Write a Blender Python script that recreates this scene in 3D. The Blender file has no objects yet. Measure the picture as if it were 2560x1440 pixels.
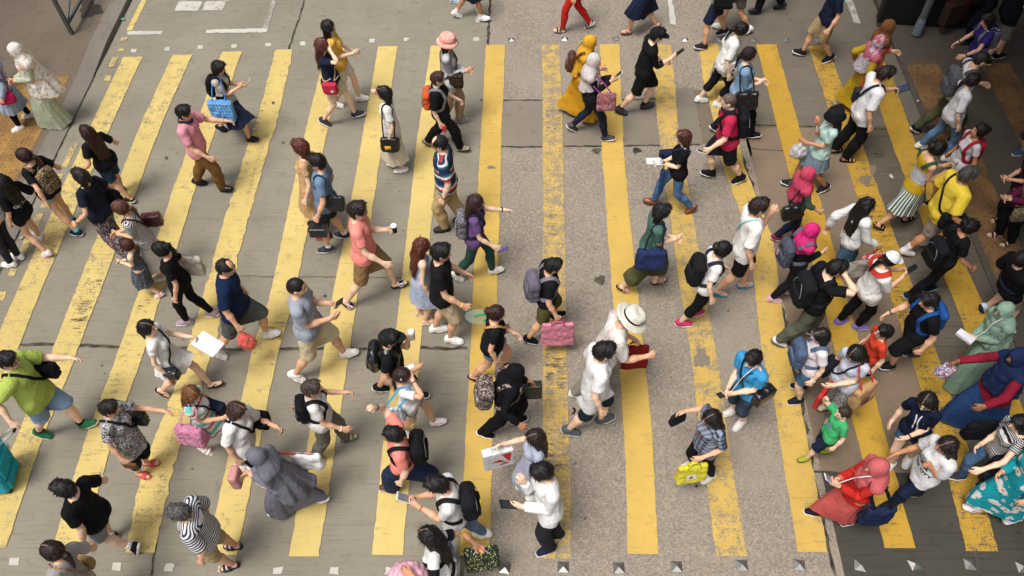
import bpy, bmesh, math, random, zlib
import numpy as np
from mathutils import Vector, Matrix, Euler
from mathutils.bvhtree import BVHTree
from mathutils.interpolate import poly_3d_calc
R = math.radians
SC = bpy.context.scene
COL = SC.collection
def seed_of(s): return zlib.crc32(s.encode()) & 0xffff

# ------------------------------------------------------------------ camera
FPX, PITCH, ROLL, CAMH, YAW = 2086.0, 53.19, -2.769, 9.15, 3.013
CAMROT = (Matrix.Rotation(R(YAW), 3, 'Z') @ Matrix.Rotation(R(90 - PITCH), 3, 'X') @ Matrix.Rotation(R(ROLL), 3, 'Z'))
def ray_dir(px, py):
    return CAMROT @ Vector(((px - 1280) / FPX, -(py - 720) / FPX, -1.0))
def G(px, py, z=0.0):
    """point of the place at height z seen at photo position px, py"""
    d = ray_dir(px, py); t = (z - CAMH) / d.z
    return np.array([d.x * t, d.y * t, z])

# ------------------------------------------------------------------ objects
def tag(o, label=None, cat=None, group=None, kind=None):
    if label: o['label'] = label
    if cat: o['category'] = cat
    if group: o['group'] = group
    if kind: o['kind'] = kind
    return o
def empty(name, loc, label, cat, group=None):
    o = bpy.data.objects.new(name, None); COL.objects.link(o)
    o.location = loc; o.empty_display_size = 0.2
    return tag(o, label, cat, group)
def mesh_obj(name, V, F, mat, parent=None, rest=None, smooth=True, sharp=None, rel=True):
    """V (n,3) world coordinates; F list of int arrays (m,3)/(m,4) or one array"""
    V = np.asarray(V, dtype=np.float32)
    if parent is not None and rel:
        V = V - np.array(root_loc(parent), dtype=np.float32)
    if not isinstance(F, list): F = [F]
    F = [np.asarray(f, dtype=np.int32) for f in F if len(f)]
    me = bpy.data.meshes.new(name)
    loops = np.concatenate([f.ravel() for f in F])
    cnt = np.concatenate([np.full(len(f), f.shape[1], dtype=np.int32) for f in F])
    start = np.concatenate([[0], np.cumsum(cnt)[:-1]]).astype(np.int32)
    me.vertices.add(len(V)); me.vertices.foreach_set('co', V.ravel())
    me.loops.add(len(loops)); me.loops.foreach_set('vertex_index', loops)
    me.polygons.add(len(cnt)); me.polygons.foreach_set('loop_start', start)
    me.polygons.foreach_set('use_smooth', np.full(len(cnt), smooth, dtype=bool))
    if rest is not None:
        a = me.attributes.new('rest', 'FLOAT_VECTOR', 'POINT')
        a.data.foreach_set('vector', np.asarray(rest, dtype=np.float32).ravel())
    me.update(calc_edges=True); me.validate()
    if sharp: me.set_sharp_from_angle(angle=R(sharp))
    me.materials.append(mat)
    o = bpy.data.objects.new(name, me); COL.objects.link(o)
    if parent is not None: o.parent = parent
    return o
def root_loc(p):
    v = Vector((0, 0, 0))
    while p is not None:
        v += p.location; p = p.parent
    return v

# ------------------------------------------------------------------ distance fields and surface nets
def smin(a, b, k):
    if k <= 0: return np.minimum(a, b)
    h = np.maximum(k - np.abs(a - b), 0) / k
    return np.minimum(a, b) - h * h * k * 0.25
class Field:
    def __init__(s, lo, hi, h):
        s.lo = np.array(lo, float); s.h = h
        n = np.ceil((np.array(hi, float) - s.lo) / h).astype(int) + 1
        s.ax = [s.lo[i] + h * np.arange(n[i]) for i in range(3)]
        s.D = np.full(tuple(n), 0.25, dtype=np.float32)
    def sub(s, lo, hi):
        sl = []
        for i in range(3):
            a = int(np.clip(math.floor((lo[i] - s.lo[i]) / s.h), 0, s.D.shape[i]))
            b = int(np.clip(math.ceil((hi[i] - s.lo[i]) / s.h) + 1, 0, s.D.shape[i]))
            sl.append(slice(a, b))
        X, Y, Z = np.meshgrid(s.ax[0][sl[0]], s.ax[1][sl[1]], s.ax[2][sl[2]], indexing='ij', sparse=True)
        return tuple(sl), X, Y, Z
    def put(s, sl, d, k, neg):
        if d.size == 0: return
        if neg: s.D[sl] = -smin(-s.D[sl], d.astype(np.float32), k)
        else: s.D[sl] = smin(s.D[sl], d.astype(np.float32), k)
    def cone(s, a, b, ra, rb, sx=1.0, k=0.02, neg=False, mir=False, sy=1.0):
        for m in ((1, -1) if mir else (1,)):
            A = np.array(a, float) * (1, m, 1); B = np.array(b, float) * (1, m, 1)
            rm = max(ra, rb) * max(sx, sy, 1) + k + 2.5 * s.h
            sl, X, Y, Z = s.sub(np.minimum(A, B) - rm, np.maximum(A, B) + rm)
            S = np.array([1 / sx, 1 / sy, 1.0])
            ba = (B - A) * S
            px, py, pz = (X - A[0]) * S[0], (Y - A[1]) * S[1], Z - A[2]
            L = max(ba @ ba, 1e-9)
            t = np.clip((px * ba[0] + py * ba[1] + pz * ba[2]) / L, 0, 1)
            d = np.sqrt((px - t * ba[0]) ** 2 + (py - t * ba[1]) ** 2 + (pz - t * ba[2]) ** 2) - (ra + (rb - ra) * t)
            s.put(sl, d * min(sx, sy, 1.0), k, neg)
    def ell(s, c, r, k=0.02, neg=False, mir=False):
        for m in ((1, -1) if mir else (1,)):
            c2 = np.array(c, float) * (1, m, 1); r2 = np.array(r, float)
            mg = k + 2.5 * s.h
            sl, X, Y, Z = s.sub(c2 - r2 - mg, c2 + r2 + mg)
            qx, qy, qz = (X - c2[0]) / r2[0], (Y - c2[1]) / r2[1], (Z - c2[2]) / r2[2]
            k0 = np.sqrt(qx * qx + qy * qy + qz * qz) + 1e-6
            k1 = np.sqrt((qx / r2[0]) ** 2 + (qy / r2[1]) ** 2 + (qz / r2[2]) ** 2) + 1e-6
            s.put(sl, k0 * (k0 - 1) / k1, k, neg)
    def box(s, c, b, r, k=0.0, neg=False, rot=None):
        c = np.array(c, float); b = np.array(b, float)
        rad = np.linalg.norm(b) + r + 3 * s.h
        sl, X, Y, Z = s.sub(c - rad, c + rad)
        px, py, pz = X - c[0], Y - c[1], Z - c[2]
        if rot is not None:
            M = np.array(rot).T
            px, py, pz = (M[0, 0] * px + M[0, 1] * py + M[0, 2] * pz, M[1, 0] * px + M[1, 1] * py + M[1, 2] * pz, M[2, 0] * px + M[2, 1] * py + M[2, 2] * pz)
        qx, qy, qz = np.abs(px) - b[0] + r, np.abs(py) - b[1] + r, np.abs(pz) - b[2] + r
        d = np.sqrt(np.maximum(qx, 0) ** 2 + np.maximum(qy, 0) ** 2 + np.maximum(qz, 0) ** 2) + np.minimum(np.maximum(np.maximum(qx, qy), qz), 0) - r
        s.put(sl, d + 0 * px * py * pz, k, neg)
    def plane(s, p, n, mir=False):
        """cut away the side the normal points to"""
        for m in ((1, -1) if mir else (1,)):
            P = np.array(p, float) * (1, m, 1); N = np.array(n, float) * (1, m, 1); N /= np.linalg.norm(N)
            X, Y, Z = np.meshgrid(*s.ax, indexing='ij', sparse=True)
            s.D = np.maximum(s.D, ((X - P[0]) * N[0] + (Y - P[1]) * N[1] + (Z - P[2]) * N[2]).astype(np.float32))
    def mesh(s):
        D = s.D
        neg = D < 0
        nx, ny, nz = D.shape
        cnt = np.zeros((nx - 1, ny - 1, nz - 1), dtype=np.int8)
        offs = [(i, j, k) for i in (0, 1) for j in (0, 1) for k in (0, 1)]
        for i, j, k in offs: cnt += neg[i:nx - 1 + i, j:ny - 1 + j, k:nz - 1 + k]
        act = (cnt > 0) & (cnt < 8)
        idx = np.argwhere(act)
        ids = np.full(act.shape, -1, dtype=np.int32); ids[act] = np.arange(len(idx))
        C = {o: D[idx[:, 0] + o[0], idx[:, 1] + o[1], idx[:, 2] + o[2]] for o in offs}
        acc = np.zeros((len(idx), 3)); n = np.zeros(len(idx))
        for o in offs:
            for a in range(3):
                if o[a] == 1: continue
                q = list(o); q[a] = 1; q = tuple(q)
                d0, d1 = C[o], C[q]
                m = (d0 < 0) != (d1 < 0)
                t = np.where(m, d0 / np.where(m, d0 - d1, 1), 0)
                p = np.tile(np.array(o, float), (len(idx), 1)); p[:, a] = t
                acc[m] += p[m]; n[m] += 1
        V = s.lo + s.h * (idx + acc / n[:, None])
        Q = []
        for a in range(3):
            b, c = (a + 1) % 3, (a + 2) % 3
            s0 = [slice(None)] * 3; s1 = [slice(None)] * 3
            s0[a] = slice(0, -1); s1[a] = slice(1, None)
            f = neg[tuple(s0)] != neg[tuple(s1)]
            e = np.argwhere(f)
            ok = (e[:, b] > 0) & (e[:, c] > 0) & (e[:, b] < D.shape[b] - 1) & (e[:, c] < D.shape[c] - 1)
            e = e[ok]
            inside0 = neg[e[:, 0], e[:, 1], e[:, 2]]
            def cell(db, dc):
                z = e.copy(); z[:, b] -= db; z[:, c] -= dc
                return ids[z[:, 0], z[:, 1], z[:, 2]]
            q = np.stack([cell(1, 1), cell(0, 1), cell(0, 0), cell(1, 0)], 1)
            q[~inside0] = q[~inside0][:, ::-1]
            Q.append(q)
        F = np.concatenate(Q)
        return V, F
def relax(V, F, n=1, f=0.5):
    """a little Laplacian smoothing"""
    k = F.shape[1]
    for _ in range(n):
        S = np.zeros_like(V); c = np.zeros(len(V))
        for i in range(k):
            a, b = F[:, i], F[:, (i + 1) % k]
            np.add.at(S, a, V[b]); np.add.at(c, a, 1); np.add.at(S, b, V[a]); np.add.at(c, b, 1)
        V = V + f * (S / np.maximum(c, 1)[:, None] - V)
    return V
def decimate(V, F, target):
    me = bpy.data.meshes.new('tmp'); me.from_pydata(V.tolist(), [], F.tolist())
    o = bpy.data.objects.new('tmp', me); COL.objects.link(o)
    m = o.modifiers.new('d', 'DECIMATE'); m.ratio = min(1.0, target / (2 * len(F))); m.use_collapse_triangulate = True
    dg = bpy.context.evaluated_depsgraph_get()
    e = o.evaluated_get(dg).to_mesh()
    v = np.empty(len(e.vertices) * 3, dtype=np.float32); e.vertices.foreach_get('co', v)
    e.calc_loop_triangles()
    t = np.empty(len(e.loop_triangles) * 3, dtype=np.int32); e.loop_triangles.foreach_get('vertices', t)
    o.evaluated_get(dg).to_mesh_clear()
    bpy.data.objects.remove(o); bpy.data.meshes.remove(me)
    return v.reshape(-1, 3).astype(float), t.reshape(-1, 3)
def vnormals(V, F):
    n = np.zeros_like(V)
    a, b, c = V[F[:, 0]], V[F[:, 1]], V[F[:, 2]]
    fn = np.cross(b - a, c - a)
    for i in range(F.shape[1]): np.add.at(n, F[:, i], fn)
    return n / np.maximum(np.linalg.norm(n, axis=1), 1e-9)[:, None]
def wob(P, seed, wl=0.1, n=6, stretch=(1, 1, 1)):
    """smooth band-limited noise, about -1..1"""
    r = np.random.RandomState(seed); out = np.zeros(len(P)); Q = P * np.array(stretch)
    for i in range(n):
        d = r.normal(size=3); d /= np.linalg.norm(d)
        ph = r.uniform(0, 6.28)
        w = 6.28 / (wl * r.uniform(0.6, 1.6))
        out += np.sin(Q @ d * w + ph + 1.3 * np.sin(Q @ np.roll(d, 1) * w * 0.6 + ph * 2))
    return out / n ** 0.5
def lathe(profile, seg=40, c=(0, 0, 0), ex=1.0, ey=1.0):
    """profile [(r, z)...] revolved; open tube"""
    a = np.linspace(0, 2 * np.pi, seg, endpoint=False)
    V = np.concatenate([np.stack([c[0] + r * np.cos(a) * ex, c[1] + r * np.sin(a) * ey, np.full(seg, c[2] + z)], 1) for r, z in profile])
    F = []
    for i in range(len(profile) - 1):
        j = np.arange(seg); k = (j + 1) % seg
        F.append(np.stack([i * seg + j, i * seg + k, (i + 1) * seg + k, (i + 1) * seg + j], 1))
    return V, np.concatenate(F)
def catmull(P, step=0.02, closed=False):
    P = [np.array(p, float) for p in P]
    if closed: P = [P[-1]] + P + [P[0], P[1]]
    else: P = [2 * P[0] - P[1]] + P + [2 * P[-1] - P[-2]]
    out = []
    for i in range(1, len(P) - 2):
        n = max(2, int(np.linalg.norm(P[i + 1] - P[i]) / step))
        for t in np.linspace(0, 1, n, endpoint=False):
            a, b, c, d = P[i - 1], P[i], P[i + 1], P[i + 2]
            out.append(0.5 * ((2 * b) + (c - a) * t + (2 * a - 5 * b + 4 * c - d) * t * t + (3 * b - a - 3 * c + d) * t ** 3))
    if not closed: out.append(P[-2])
    return np.array(out)
def tube(P, r, seg=6, closed=False):
    P = np.asarray(P, float); n = len(P)
    T = np.roll(P, -1, 0) - np.roll(P, 1, 0)
    if not closed: T[0] = P[1] - P[0]; T[-1] = P[-1] - P[-2]
    T /= np.maximum(np.linalg.norm(T, axis=1), 1e-9)[:, None]
    U = np.zeros_like(P); u = np.cross(T[0], (0.31, 0.2, 0.93))
    for i in range(n):
        u = u - T[i] * (u @ T[i]); u /= max(np.linalg.norm(u), 1e-9); U[i] = u
    W = np.cross(T, U)
    rr = np.full(n, r) if np.isscalar(r) else np.asarray(r)
    a = np.linspace(0, 2 * np.pi, seg, endpoint=False)
    V = (P[:, None] + rr[:, None, None] * (np.cos(a)[None, :, None] * U[:, None] + np.sin(a)[None, :, None] * W[:, None])).reshape(-1, 3)
    F = []
    for i in range(n if closed else n - 1):
        j = np.arange(seg); k = (j + 1) % seg; i2 = (i + 1) % n
        F.append(np.stack([i * seg + j, i * seg + k, i2 * seg + k, i2 * seg + j], 1))
    F = [np.concatenate(F)]
    if not closed: F += [np.arange(seg)[None, ::-1], (np.arange(seg) + (n - 1) * seg)[None, :]]
    return V, F
def join(parts):
    """[(V, F or [F])...] -> one V, [F]"""
    Vs, Fs, o = [], [], 0
    for V, F in parts:
        for f in (F if isinstance(F, list) else [F]): Fs.append(np.asarray(f) + o)
        Vs.append(np.asarray(V)); o += len(V)
    by = {}
    for f in Fs: by.setdefault(f.shape[1], []).append(f)
    return np.concatenate(Vs), [np.concatenate(v) for v in by.values()]
def boxm(c, h, rot=None):
    s = np.array([[x, y, z] for x in (-1, 1) for y in (-1, 1) for z in (-1, 1)], float) * np.array(h)
    if rot is not None: s = s @ np.array(rot).T
    return s + np.array(c), np.array([[0, 1, 3, 2], [4, 6, 7, 5], [0, 4, 5, 1], [2, 3, 7, 6], [0, 2, 6, 4], [1, 5, 7, 3]])
def rbox(c, b, r, h=0.01, bulge=None):
    f = Field(np.array(c) - np.array(b) - 3 * h, np.array(c) + np.array(b) + 3 * h, h)
    f.box(c, b, r)
    return f.mesh()
# ------------------------------------------------------------------ materials
def lin(hexs, k=1.0):
    h = hexs.lstrip('#'); c = [int(h[i:i + 2], 16) / 255 for i in (0, 2, 4)]
    c = [((x + 0.055) / 1.055) ** 2.4 if x > 0.04045 else x / 12.92 for x in c]
    return (c[0] * k, c[1] * k, c[2] * k, 1.0)
class NT:
    def __init__(s, name):
        s.m = bpy.data.materials.new(name); s.m.use_nodes = True
        s.t = s.m.node_tree; s.t.nodes.clear()
        s.out = s.n('ShaderNodeOutputMaterial')
    def n(s, typ, **kw):
        x = s.t.nodes.new(typ)
        for k, v in kw.items(): setattr(x, k, v)
        return x
    def set(s, node, name, v):
        sock = node.inputs[name]
        if isinstance(v, bpy.types.NodeSocket): s.t.links.new(v, sock)
        else: sock.default_value = v
    def math(s, op, a, b=0.0, clamp=False):
        x = s.n('ShaderNodeMath', operation=op, use_clamp=clamp); s.set(x, 0, a); s.set(x, 1, b); return x.outputs[0]
    def mix(s, f, a, b, blend='MIX'):
        x = s.n('ShaderNodeMix', data_type='RGBA', blend_type=blend)
        s.set(x, 0, f); s.set(x, 6, a); s.set(x, 7, b); return x.outputs[2]
    def ramp(s, f, lo, hi):
        x = s.n('ShaderNodeMapRange', interpolation_type='SMOOTHSTEP'); s.set(x, 0, f); s.set(x, 1, lo); s.set(x, 2, hi); return x.outputs[0]
    def noise(s, vec, scale, detail=3.0, rough=0.55, dist=0.0):
        x = s.n('ShaderNodeTexNoise'); s.set(x, 'Vector', vec); s.set(x, 'Scale', scale); s.set(x, 'Detail', detail); s.set(x, 'Roughness', rough); s.set(x, 'Distortion', dist); return x
    def voro(s, vec, scale, feature='F1', rand=1.0):
        x = s.n('ShaderNodeTexVoronoi', feature=feature); s.set(x, 'Vector', vec); s.set(x, 'Scale', scale); s.set(x, 'Randomness', rand); return x
    def scale(s, vec, sc, loc=(0, 0, 0), rot=(0, 0, 0)):
        x = s.n('ShaderNodeMapping'); s.set(x, 'Vector', vec); s.set(x, 'Scale', sc); s.set(x, 'Location', loc); s.set(x, 'Rotation', rot); return x.outputs[0]
    def rest(s): return s.n('ShaderNodeAttribute', attribute_name='rest').outputs['Vector']
    def obj(s): return s.n('ShaderNodeTexCoord').outputs['Object']
    def geo(s): return s.n('ShaderNodeNewGeometry').outputs['Position']
    def sep(s, v):
        x = s.n('ShaderNodeSeparateXYZ'); s.set(x, 0, v); return x.outputs
    def bump(s, h, strength=0.3, dist=0.01):
        x = s.n('ShaderNodeBump'); s.set(x, 'Height', h); s.set(x, 'Strength', strength); s.set(x, 'Distance', dist); return x.outputs[0]
    def bsdf(s, col, rough=0.8, normal=None, sheen=0.0, spec=0.3, metal=0.0, coat=0.0):
        x = s.n('ShaderNodeBsdfPrincipled'); s.set(x, 'Base Color', col); s.set(x, 'Roughness', rough)
        s.set(x, 'Metallic', metal); s.set(x, 'Specular IOR Level', spec)
        if sheen: s.set(x, 'Sheen Weight', sheen)
        if coat: s.set(x, 'Coat Weight', coat)
        if normal is not None: s.set(x, 'Normal', normal)
        s.t.links.new(x.outputs[0], s.out.inputs[0]); return x
CACHE = {}
def M(spec):
    """spec 'hex' or 'kind:hex:hex2:hex3:scale' -> cloth-like material on the rest coordinates"""
    if spec in CACHE: return CACHE[spec]
    p = spec.split(':')
    kind, cols = ('solid', p) if len(p) == 1 else (p[0], [q for q in p[1:] if len(q) == 6])
    sc = [float(q) for q in p[1:] if len(q) != 6] if len(p) > 1 else []
    sc = sc[0] if sc else 1.0
    c = [lin(q) for q in cols]
    t = NT('cloth ' + spec.replace(':', ' '))
    v = t.rest(); x, y, z = t.sep(v)
    rough, spec_l, sheen, bs = 0.88, 0.12, 0.0, 0.32
    col = c[0]
    if kind == 'stripe':      # horizontal hoops, sc = period in cm
        w = t.math('FRACT', t.math('DIVIDE', t.math('ADD', z, t.math('MULTIPLY', t.noise(v, 9).outputs[0], 0.012)), sc / 100))
        col = t.mix(t.ramp(w, 0.47, 0.53), c[0], c[1])
    elif kind == 'vstripe':
        a = t.math('ARCTAN2', y, x)
        w = t.math('FRACT', t.math('MULTIPLY', a, sc))
        col = t.mix(t.ramp(w, 0.45, 0.55), c[0], c[1])
    elif kind == 'bands':     # irregular coloured bands cycling through all colours
        w = t.math('FRACT', t.math('DIVIDE', z, sc / 100))
        col = c[0]
        for i in range(1, len(c)):
            col = t.mix(t.ramp(w, i / len(c) - 0.012, i / len(c) + 0.012), col, c[i])
    elif kind == 'plaid':
        def wv(q): return t.ramp(t.math('FRACT', t.math('DIVIDE', q, sc / 100)), 0.46, 0.54)
        a, b = wv(z), wv(t.math('ADD', y, t.math('MULTIPLY', x, 0.7)))
        col = t.mix(t.math('MULTIPLY', t.math('ADD', a, b), 0.5), c[0], c[1])
    elif kind == 'check':     # thin lines on a ground
        def ln(q): return t.math('LESS_THAN', t.math('FRACT', t.math('DIVIDE', q, sc / 100)), 0.16)
        col = t.mix(t.math('MAXIMUM', ln(z), ln(t.math('ADD', y, x))), c[0], c[1])
    elif kind in ('floral', 'camo', 'spots'):
        n1 = t.noise(v, 14 / sc, 2, 0.5, 1.2).outputs[0]
        n2 = t.noise(t.scale(v, (1, 1, 1), (3, 7, 1)), 19 / sc, 2, 0.5, 1.5).outputs[0]
        vo = t.voro(v, 34 / sc).outputs[0]
        if kind == 'camo':
            col = t.mix(t.ramp(n1, 0.5, 0.54), c[0], c[1])
            if len(c) > 2: col = t.mix(t.ramp(n2, 0.55, 0.58), col, c[2])
            if len(c) > 3: col = t.mix(t.ramp(t.noise(t.scale(v, (1, 1, 1), (9, 2, 4)), 30 / sc, 2).outputs[0], 0.58, 0.61), col, c[3])
        elif kind == 'spots':
            col = t.mix(t.math('LESS_THAN', vo, 0.33), c[0], c[1])
            if len(c) > 2: col = t.mix(t.math('LESS_THAN', t.voro(t.scale(v, (1, 1, 1), (5, 5, 5)), 22 / sc).outputs[0], 0.3), col, c[2])
        else:
            col = t.mix(t.ramp(n1, 0.6, 0.63), c[0], c[1])
            if len(c) > 2: col = t.mix(t.ramp(n2, 0.6, 0.63), col, c[2])
            if len(c) > 3: col = t.mix(t.math('LESS_THAN', vo, 0.2), col, c[3])
    elif kind == 'daisy':     # big flowers: petals round an orange eye
        vo = t.voro(v, 7.5 / sc, rand=0.75)
        dv = t.n('ShaderNodeVectorMath', operation='SUBTRACT'); t.set(dv, 0, v); t.set(dv, 1, vo.outputs['Position'])
        dx, dy, dz = t.sep(dv.outputs[0])
        ang = t.math('ARCTAN2', dz, t.math('ADD', dy, dx))
        pet = t.math('MULTIPLY', t.math('ABSOLUTE', t.math('SINE', t.math('MULTIPLY', ang, 5.0))), 0.13)
        col = t.mix(t.math('LESS_THAN', vo.outputs[0], t.math('ADD', pet, 0.30)), c[0], c[1])
        col = t.mix(t.math('LESS_THAN', vo.outputs[0], 0.14), col, c[2])
    elif kind == 'denim':
        n = t.noise(v, 6, 4, 0.6).outputs[0]
        col = t.mix(t.ramp(n, 0.3, 0.75), c[0], c[1] if len(c) > 1 else lin(cols[0], 1.7))
        fine = t.noise(t.scale(v, (300, 300, 60)), 1.0, 2).outputs[0]
        col = t.mix(t.math('MULTIPLY', fine, 0.35), col, lin(cols[0], 0.6)); rough = 0.9
    elif kind == 'shine': rough, spec_l, sheen = 0.3, 0.5, 0.0     # plastic, leather, rubber
    elif kind == 'knit': rough = 0.95
    if kind in ('solid', 'shine', 'knit'):
        n = t.noise(v, 5, 3).outputs[0]
        col = t.mix(t.ramp(n, 0.3, 0.7), lin(cols[0], 0.90), lin(cols[0], 1.06))
    rg = t.noise(t.scale(v, (1, 1, 0.55)), 9, 3, 0.55, 1.0).outputs[0]
    rg = t.math('MINIMUM', t.math('MULTIPLY', t.math('ABSOLUTE', t.math('SUBTRACT', rg, 0.5)), 7.0), 1.0)
    f = t.math('ADD', t.math('ADD', t.math('MULTIPLY', rg, 0.5), t.noise(t.scale(v, (1, 1, 0.6)), 20, 3, 0.5, 0.8).outputs[0]), t.math('MULTIPLY', t.noise(v, 240, 1).outputs[0], 0.05))
    nb = t.bump(f, bs if kind != 'shine' else 0.12, 0.03)
    t.bsdf(col, rough, nb, sheen, spec_l)
    CACHE[spec] = t.m
    return t.m
def skin_mat(tone, lips='a8524a'):
    key = 'skin' + tone
    if key in CACHE: return CACHE[key]
    base = {'1': 'e4bd9f', '2': 'd6a583', '3': 'b98260', '4': '8a5a3e'}[tone]
    t = NT('skin tone ' + tone); v = t.rest(); x, y, z = t.sep(v)
    n = t.noise(v, 22, 3).outputs[0]
    col = t.mix(t.ramp(n, 0.35, 0.7), lin(base, 0.92), lin(base, 1.05))
    ay = t.math('ABSOLUTE', y)
    front = t.math('GREATER_THAN', x, 0.055)
    def spot(cy, cz, ry, rz, c, k):
        d = t.math('ADD', t.math('POWER', t.math('DIVIDE', t.math('SUBTRACT', ay, cy), ry), 2.0), t.math('POWER', t.math('DIVIDE', t.math('SUBTRACT', z, cz), rz), 2.0))
        return t.math('MULTIPLY', t.math('MULTIPLY', t.ramp(d, 1.15, 0.8), front), k)
    red = spot(0.038, 1.575, 0.026, 0.02, 0, 0.25)
    col = t.mix(red, col, lin('c8694f'))
    col = t.mix(spot(0.0, 1.536, 0.024, 0.0085, 0, 0.8), col, lin(lips))
    col = t.mix(spot(0.033, 1.622, 0.02, 0.0055, 0, 0.85), col, lin('2a1d18'))
    col = t.mix(spot(0.032, 1.598, 0.0155, 0.0085, 0, 0.9), col, lin('d8cfc6'))
    col = t.mix(spot(0.031, 1.598, 0.0085, 0.009, 0, 1.0), col, lin('1c1310'))
    col = t.mix(spot(0.032, 1.606, 0.0175, 0.003, 0, 0.9), col, lin('251813'))
    nb = t.bump(t.noise(v, 120, 2).outputs[0], 0.08, 0.004)
    b = t.bsdf(col, 0.5, nb, 0.0, 0.35)
    b.subsurface_method = 'BURLEY' if hasattr(b, 'subsurface_method') else b.subsurface_method
    CACHE[key] = t.m; return t.m
def hair_mat(hexs, grey=None, part=0):
    key = 'hair' + hexs + str(grey) + str(part)
    if key in CACHE: return CACHE[key]
    t = NT('hair ' + hexs); v = t.rest()
    st = t.noise(t.scale(v, (70, 70, 6)), 1.0, 3, 0.6, 0.6).outputs[0]
    col = t.mix(t.ramp(st, 0.35, 0.7), lin(hexs, 0.55), lin(grey or hexs, 1.0 if grey else 2.2))
    if part:
        x, y, z = t.sep(v); yy = t.math('ABSOLUTE', t.math('ADD', t.math('SUBTRACT', y, part), t.math('MULTIPLY', t.math('SUBTRACT', t.noise(v, 30).outputs[0], 0.5), 0.012)))
        pm = t.math('MULTIPLY', t.math('LESS_THAN', yy, 0.0045), t.math('MULTIPLY', t.math('GREATER_THAN', z, 1.665), t.math('GREATER_THAN', x, -0.03)))
        col = t.mix(t.math('MULTIPLY', pm, 0.5), col, lin('b08a70'))
    b = t.bsdf(col, 0.48, t.bump(st, 0.8, 0.008), 0.0, 0.3)
    CACHE[key] = t.m; return t.m
def plain(name, hexs, rough=0.5, metal=0.0, spec=0.4, bump=0.0, var=0.12, scale=30):
    key = 'plain' + name
    if key in CACHE: return CACHE[key]
    t = NT(name); v = t.obj(); n = t.noise(v, scale, 4).outputs[0]
    col = t.mix(t.ramp(n, 0.3, 0.7), lin(hexs, 1 - var), lin(hexs, 1 + var))
    t.bsdf(col, rough, t.bump(n, bump, 0.005) if bump else None, 0, spec, metal)
    CACHE[key] = t.m; return t.m
# ------------------------------------------------------------------ rig (rest pose faces +X, arms out at 45 degrees, 1.712 m tall)
BN = ['pelvis', 'spine', 'chest', 'neck', 'head'] + [b + s for s in 'LR' for b in ('uarm', 'farm', 'hand', 'fing')] + [b + s for s in 'LR' for b in ('thigh', 'shin', 'foot')]
BI = {b: i for i, b in enumerate(BN)}
DA = np.array([0, 0.7071, -0.7071]); NA = np.array([0, -0.7071, -0.7071]); XA = np.array([1.0, 0, 0])
LU, LF = 0.285, 0.245
def rig(sex):
    sw = 0.172 if sex == 'm' else 0.150
    J = dict(pelvis=(0, 0, 0.95), spine=(0, 0, 1.02), chest=(0, 0, 1.2), neck=(-0.012, 0, 1.42), head=(0, 0, 1.51))
    S = np.array([-0.012, sw, 1.385]); E = S + DA * LU; W = E + DA * LF
    hy = 0.088
    for s, m in (('L', 1), ('R', -1)):
        mm = np.array([1, m, 1])
        J['uarm' + s] = S * mm; J['farm' + s] = E * mm; J['hand' + s] = W * mm; J['fing' + s] = (W + DA * 0.085) * mm
        J['thigh' + s] = np.array([0, hy, 0.91]) * mm; J['shin' + s] = np.array([0.01, hy + 0.02, 0.485]) * mm; J['foot' + s] = np.array([-0.012, hy + 0.032, 0.085]) * mm
    return {k: np.array(v, float) for k, v in J.items()}
RIG = {'m': rig('m'), 'f': rig('f')}
def segs(sex):
    J = RIG[sex]; sw = J['uarmL'][1]
    G_ = {b: [] for b in BN}
    G_['pelvis'] = [((0, -.06, .93), (0, .06, .93)), ((0, 0, .9), (0, 0, 1.0)), ((-.05, -.05, .92), (-.05, .05, .92))]
    G_['spine'] = [((0, 0, 1.02), (0, 0, 1.18)), ((0, -.07, 1.08), (0, .07, 1.08))]
    G_['chest'] = [((0, 0, 1.2), (0, 0, 1.40)), ((0, -sw + .05, 1.375), (0, sw - .05, 1.375)), ((0, -.10, 1.22), (0, -.10, 1.34)), ((0, .10, 1.22), (0, .10, 1.34))]
    G_['neck'] = [((-.012, 0, 1.43), (0, 0, 1.50))]
    G_['head'] = [((0.01, 0, 1.53), (0.01, 0, 1.66)), ((0.07, 0, 1.55), (0.05, 0, 1.64))]
    for s, m in (('L', 1), ('R', -1)):
        mm = np.array([1, m, 1]); d = DA * mm
        G_['uarm' + s] = [(J['uarm' + s] + d * .03, J['farm' + s])]
        G_['farm' + s] = [(J['farm' + s], J['hand' + s])]
        G_['hand' + s] = [(J['hand' + s] + d * .015, J['hand' + s] + d * .08)]
        G_['fing' + s] = [(J['hand' + s] + d * .1, J['hand' + s] + d * .16)]
        G_['thigh' + s] = [(J['thigh' + s] + (0, 0, -.05), J['shin' + s])]
        G_['shin' + s] = [(J['shin' + s], J['foot' + s])]
        G_['foot' + s] = [(J['foot' + s] + (-.03, 0, -.05), J['foot' + s] + (.13, 0.01, -.06))]
    return G_
SEG = {'m': segs('m'), 'f': segs('f')}
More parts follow.
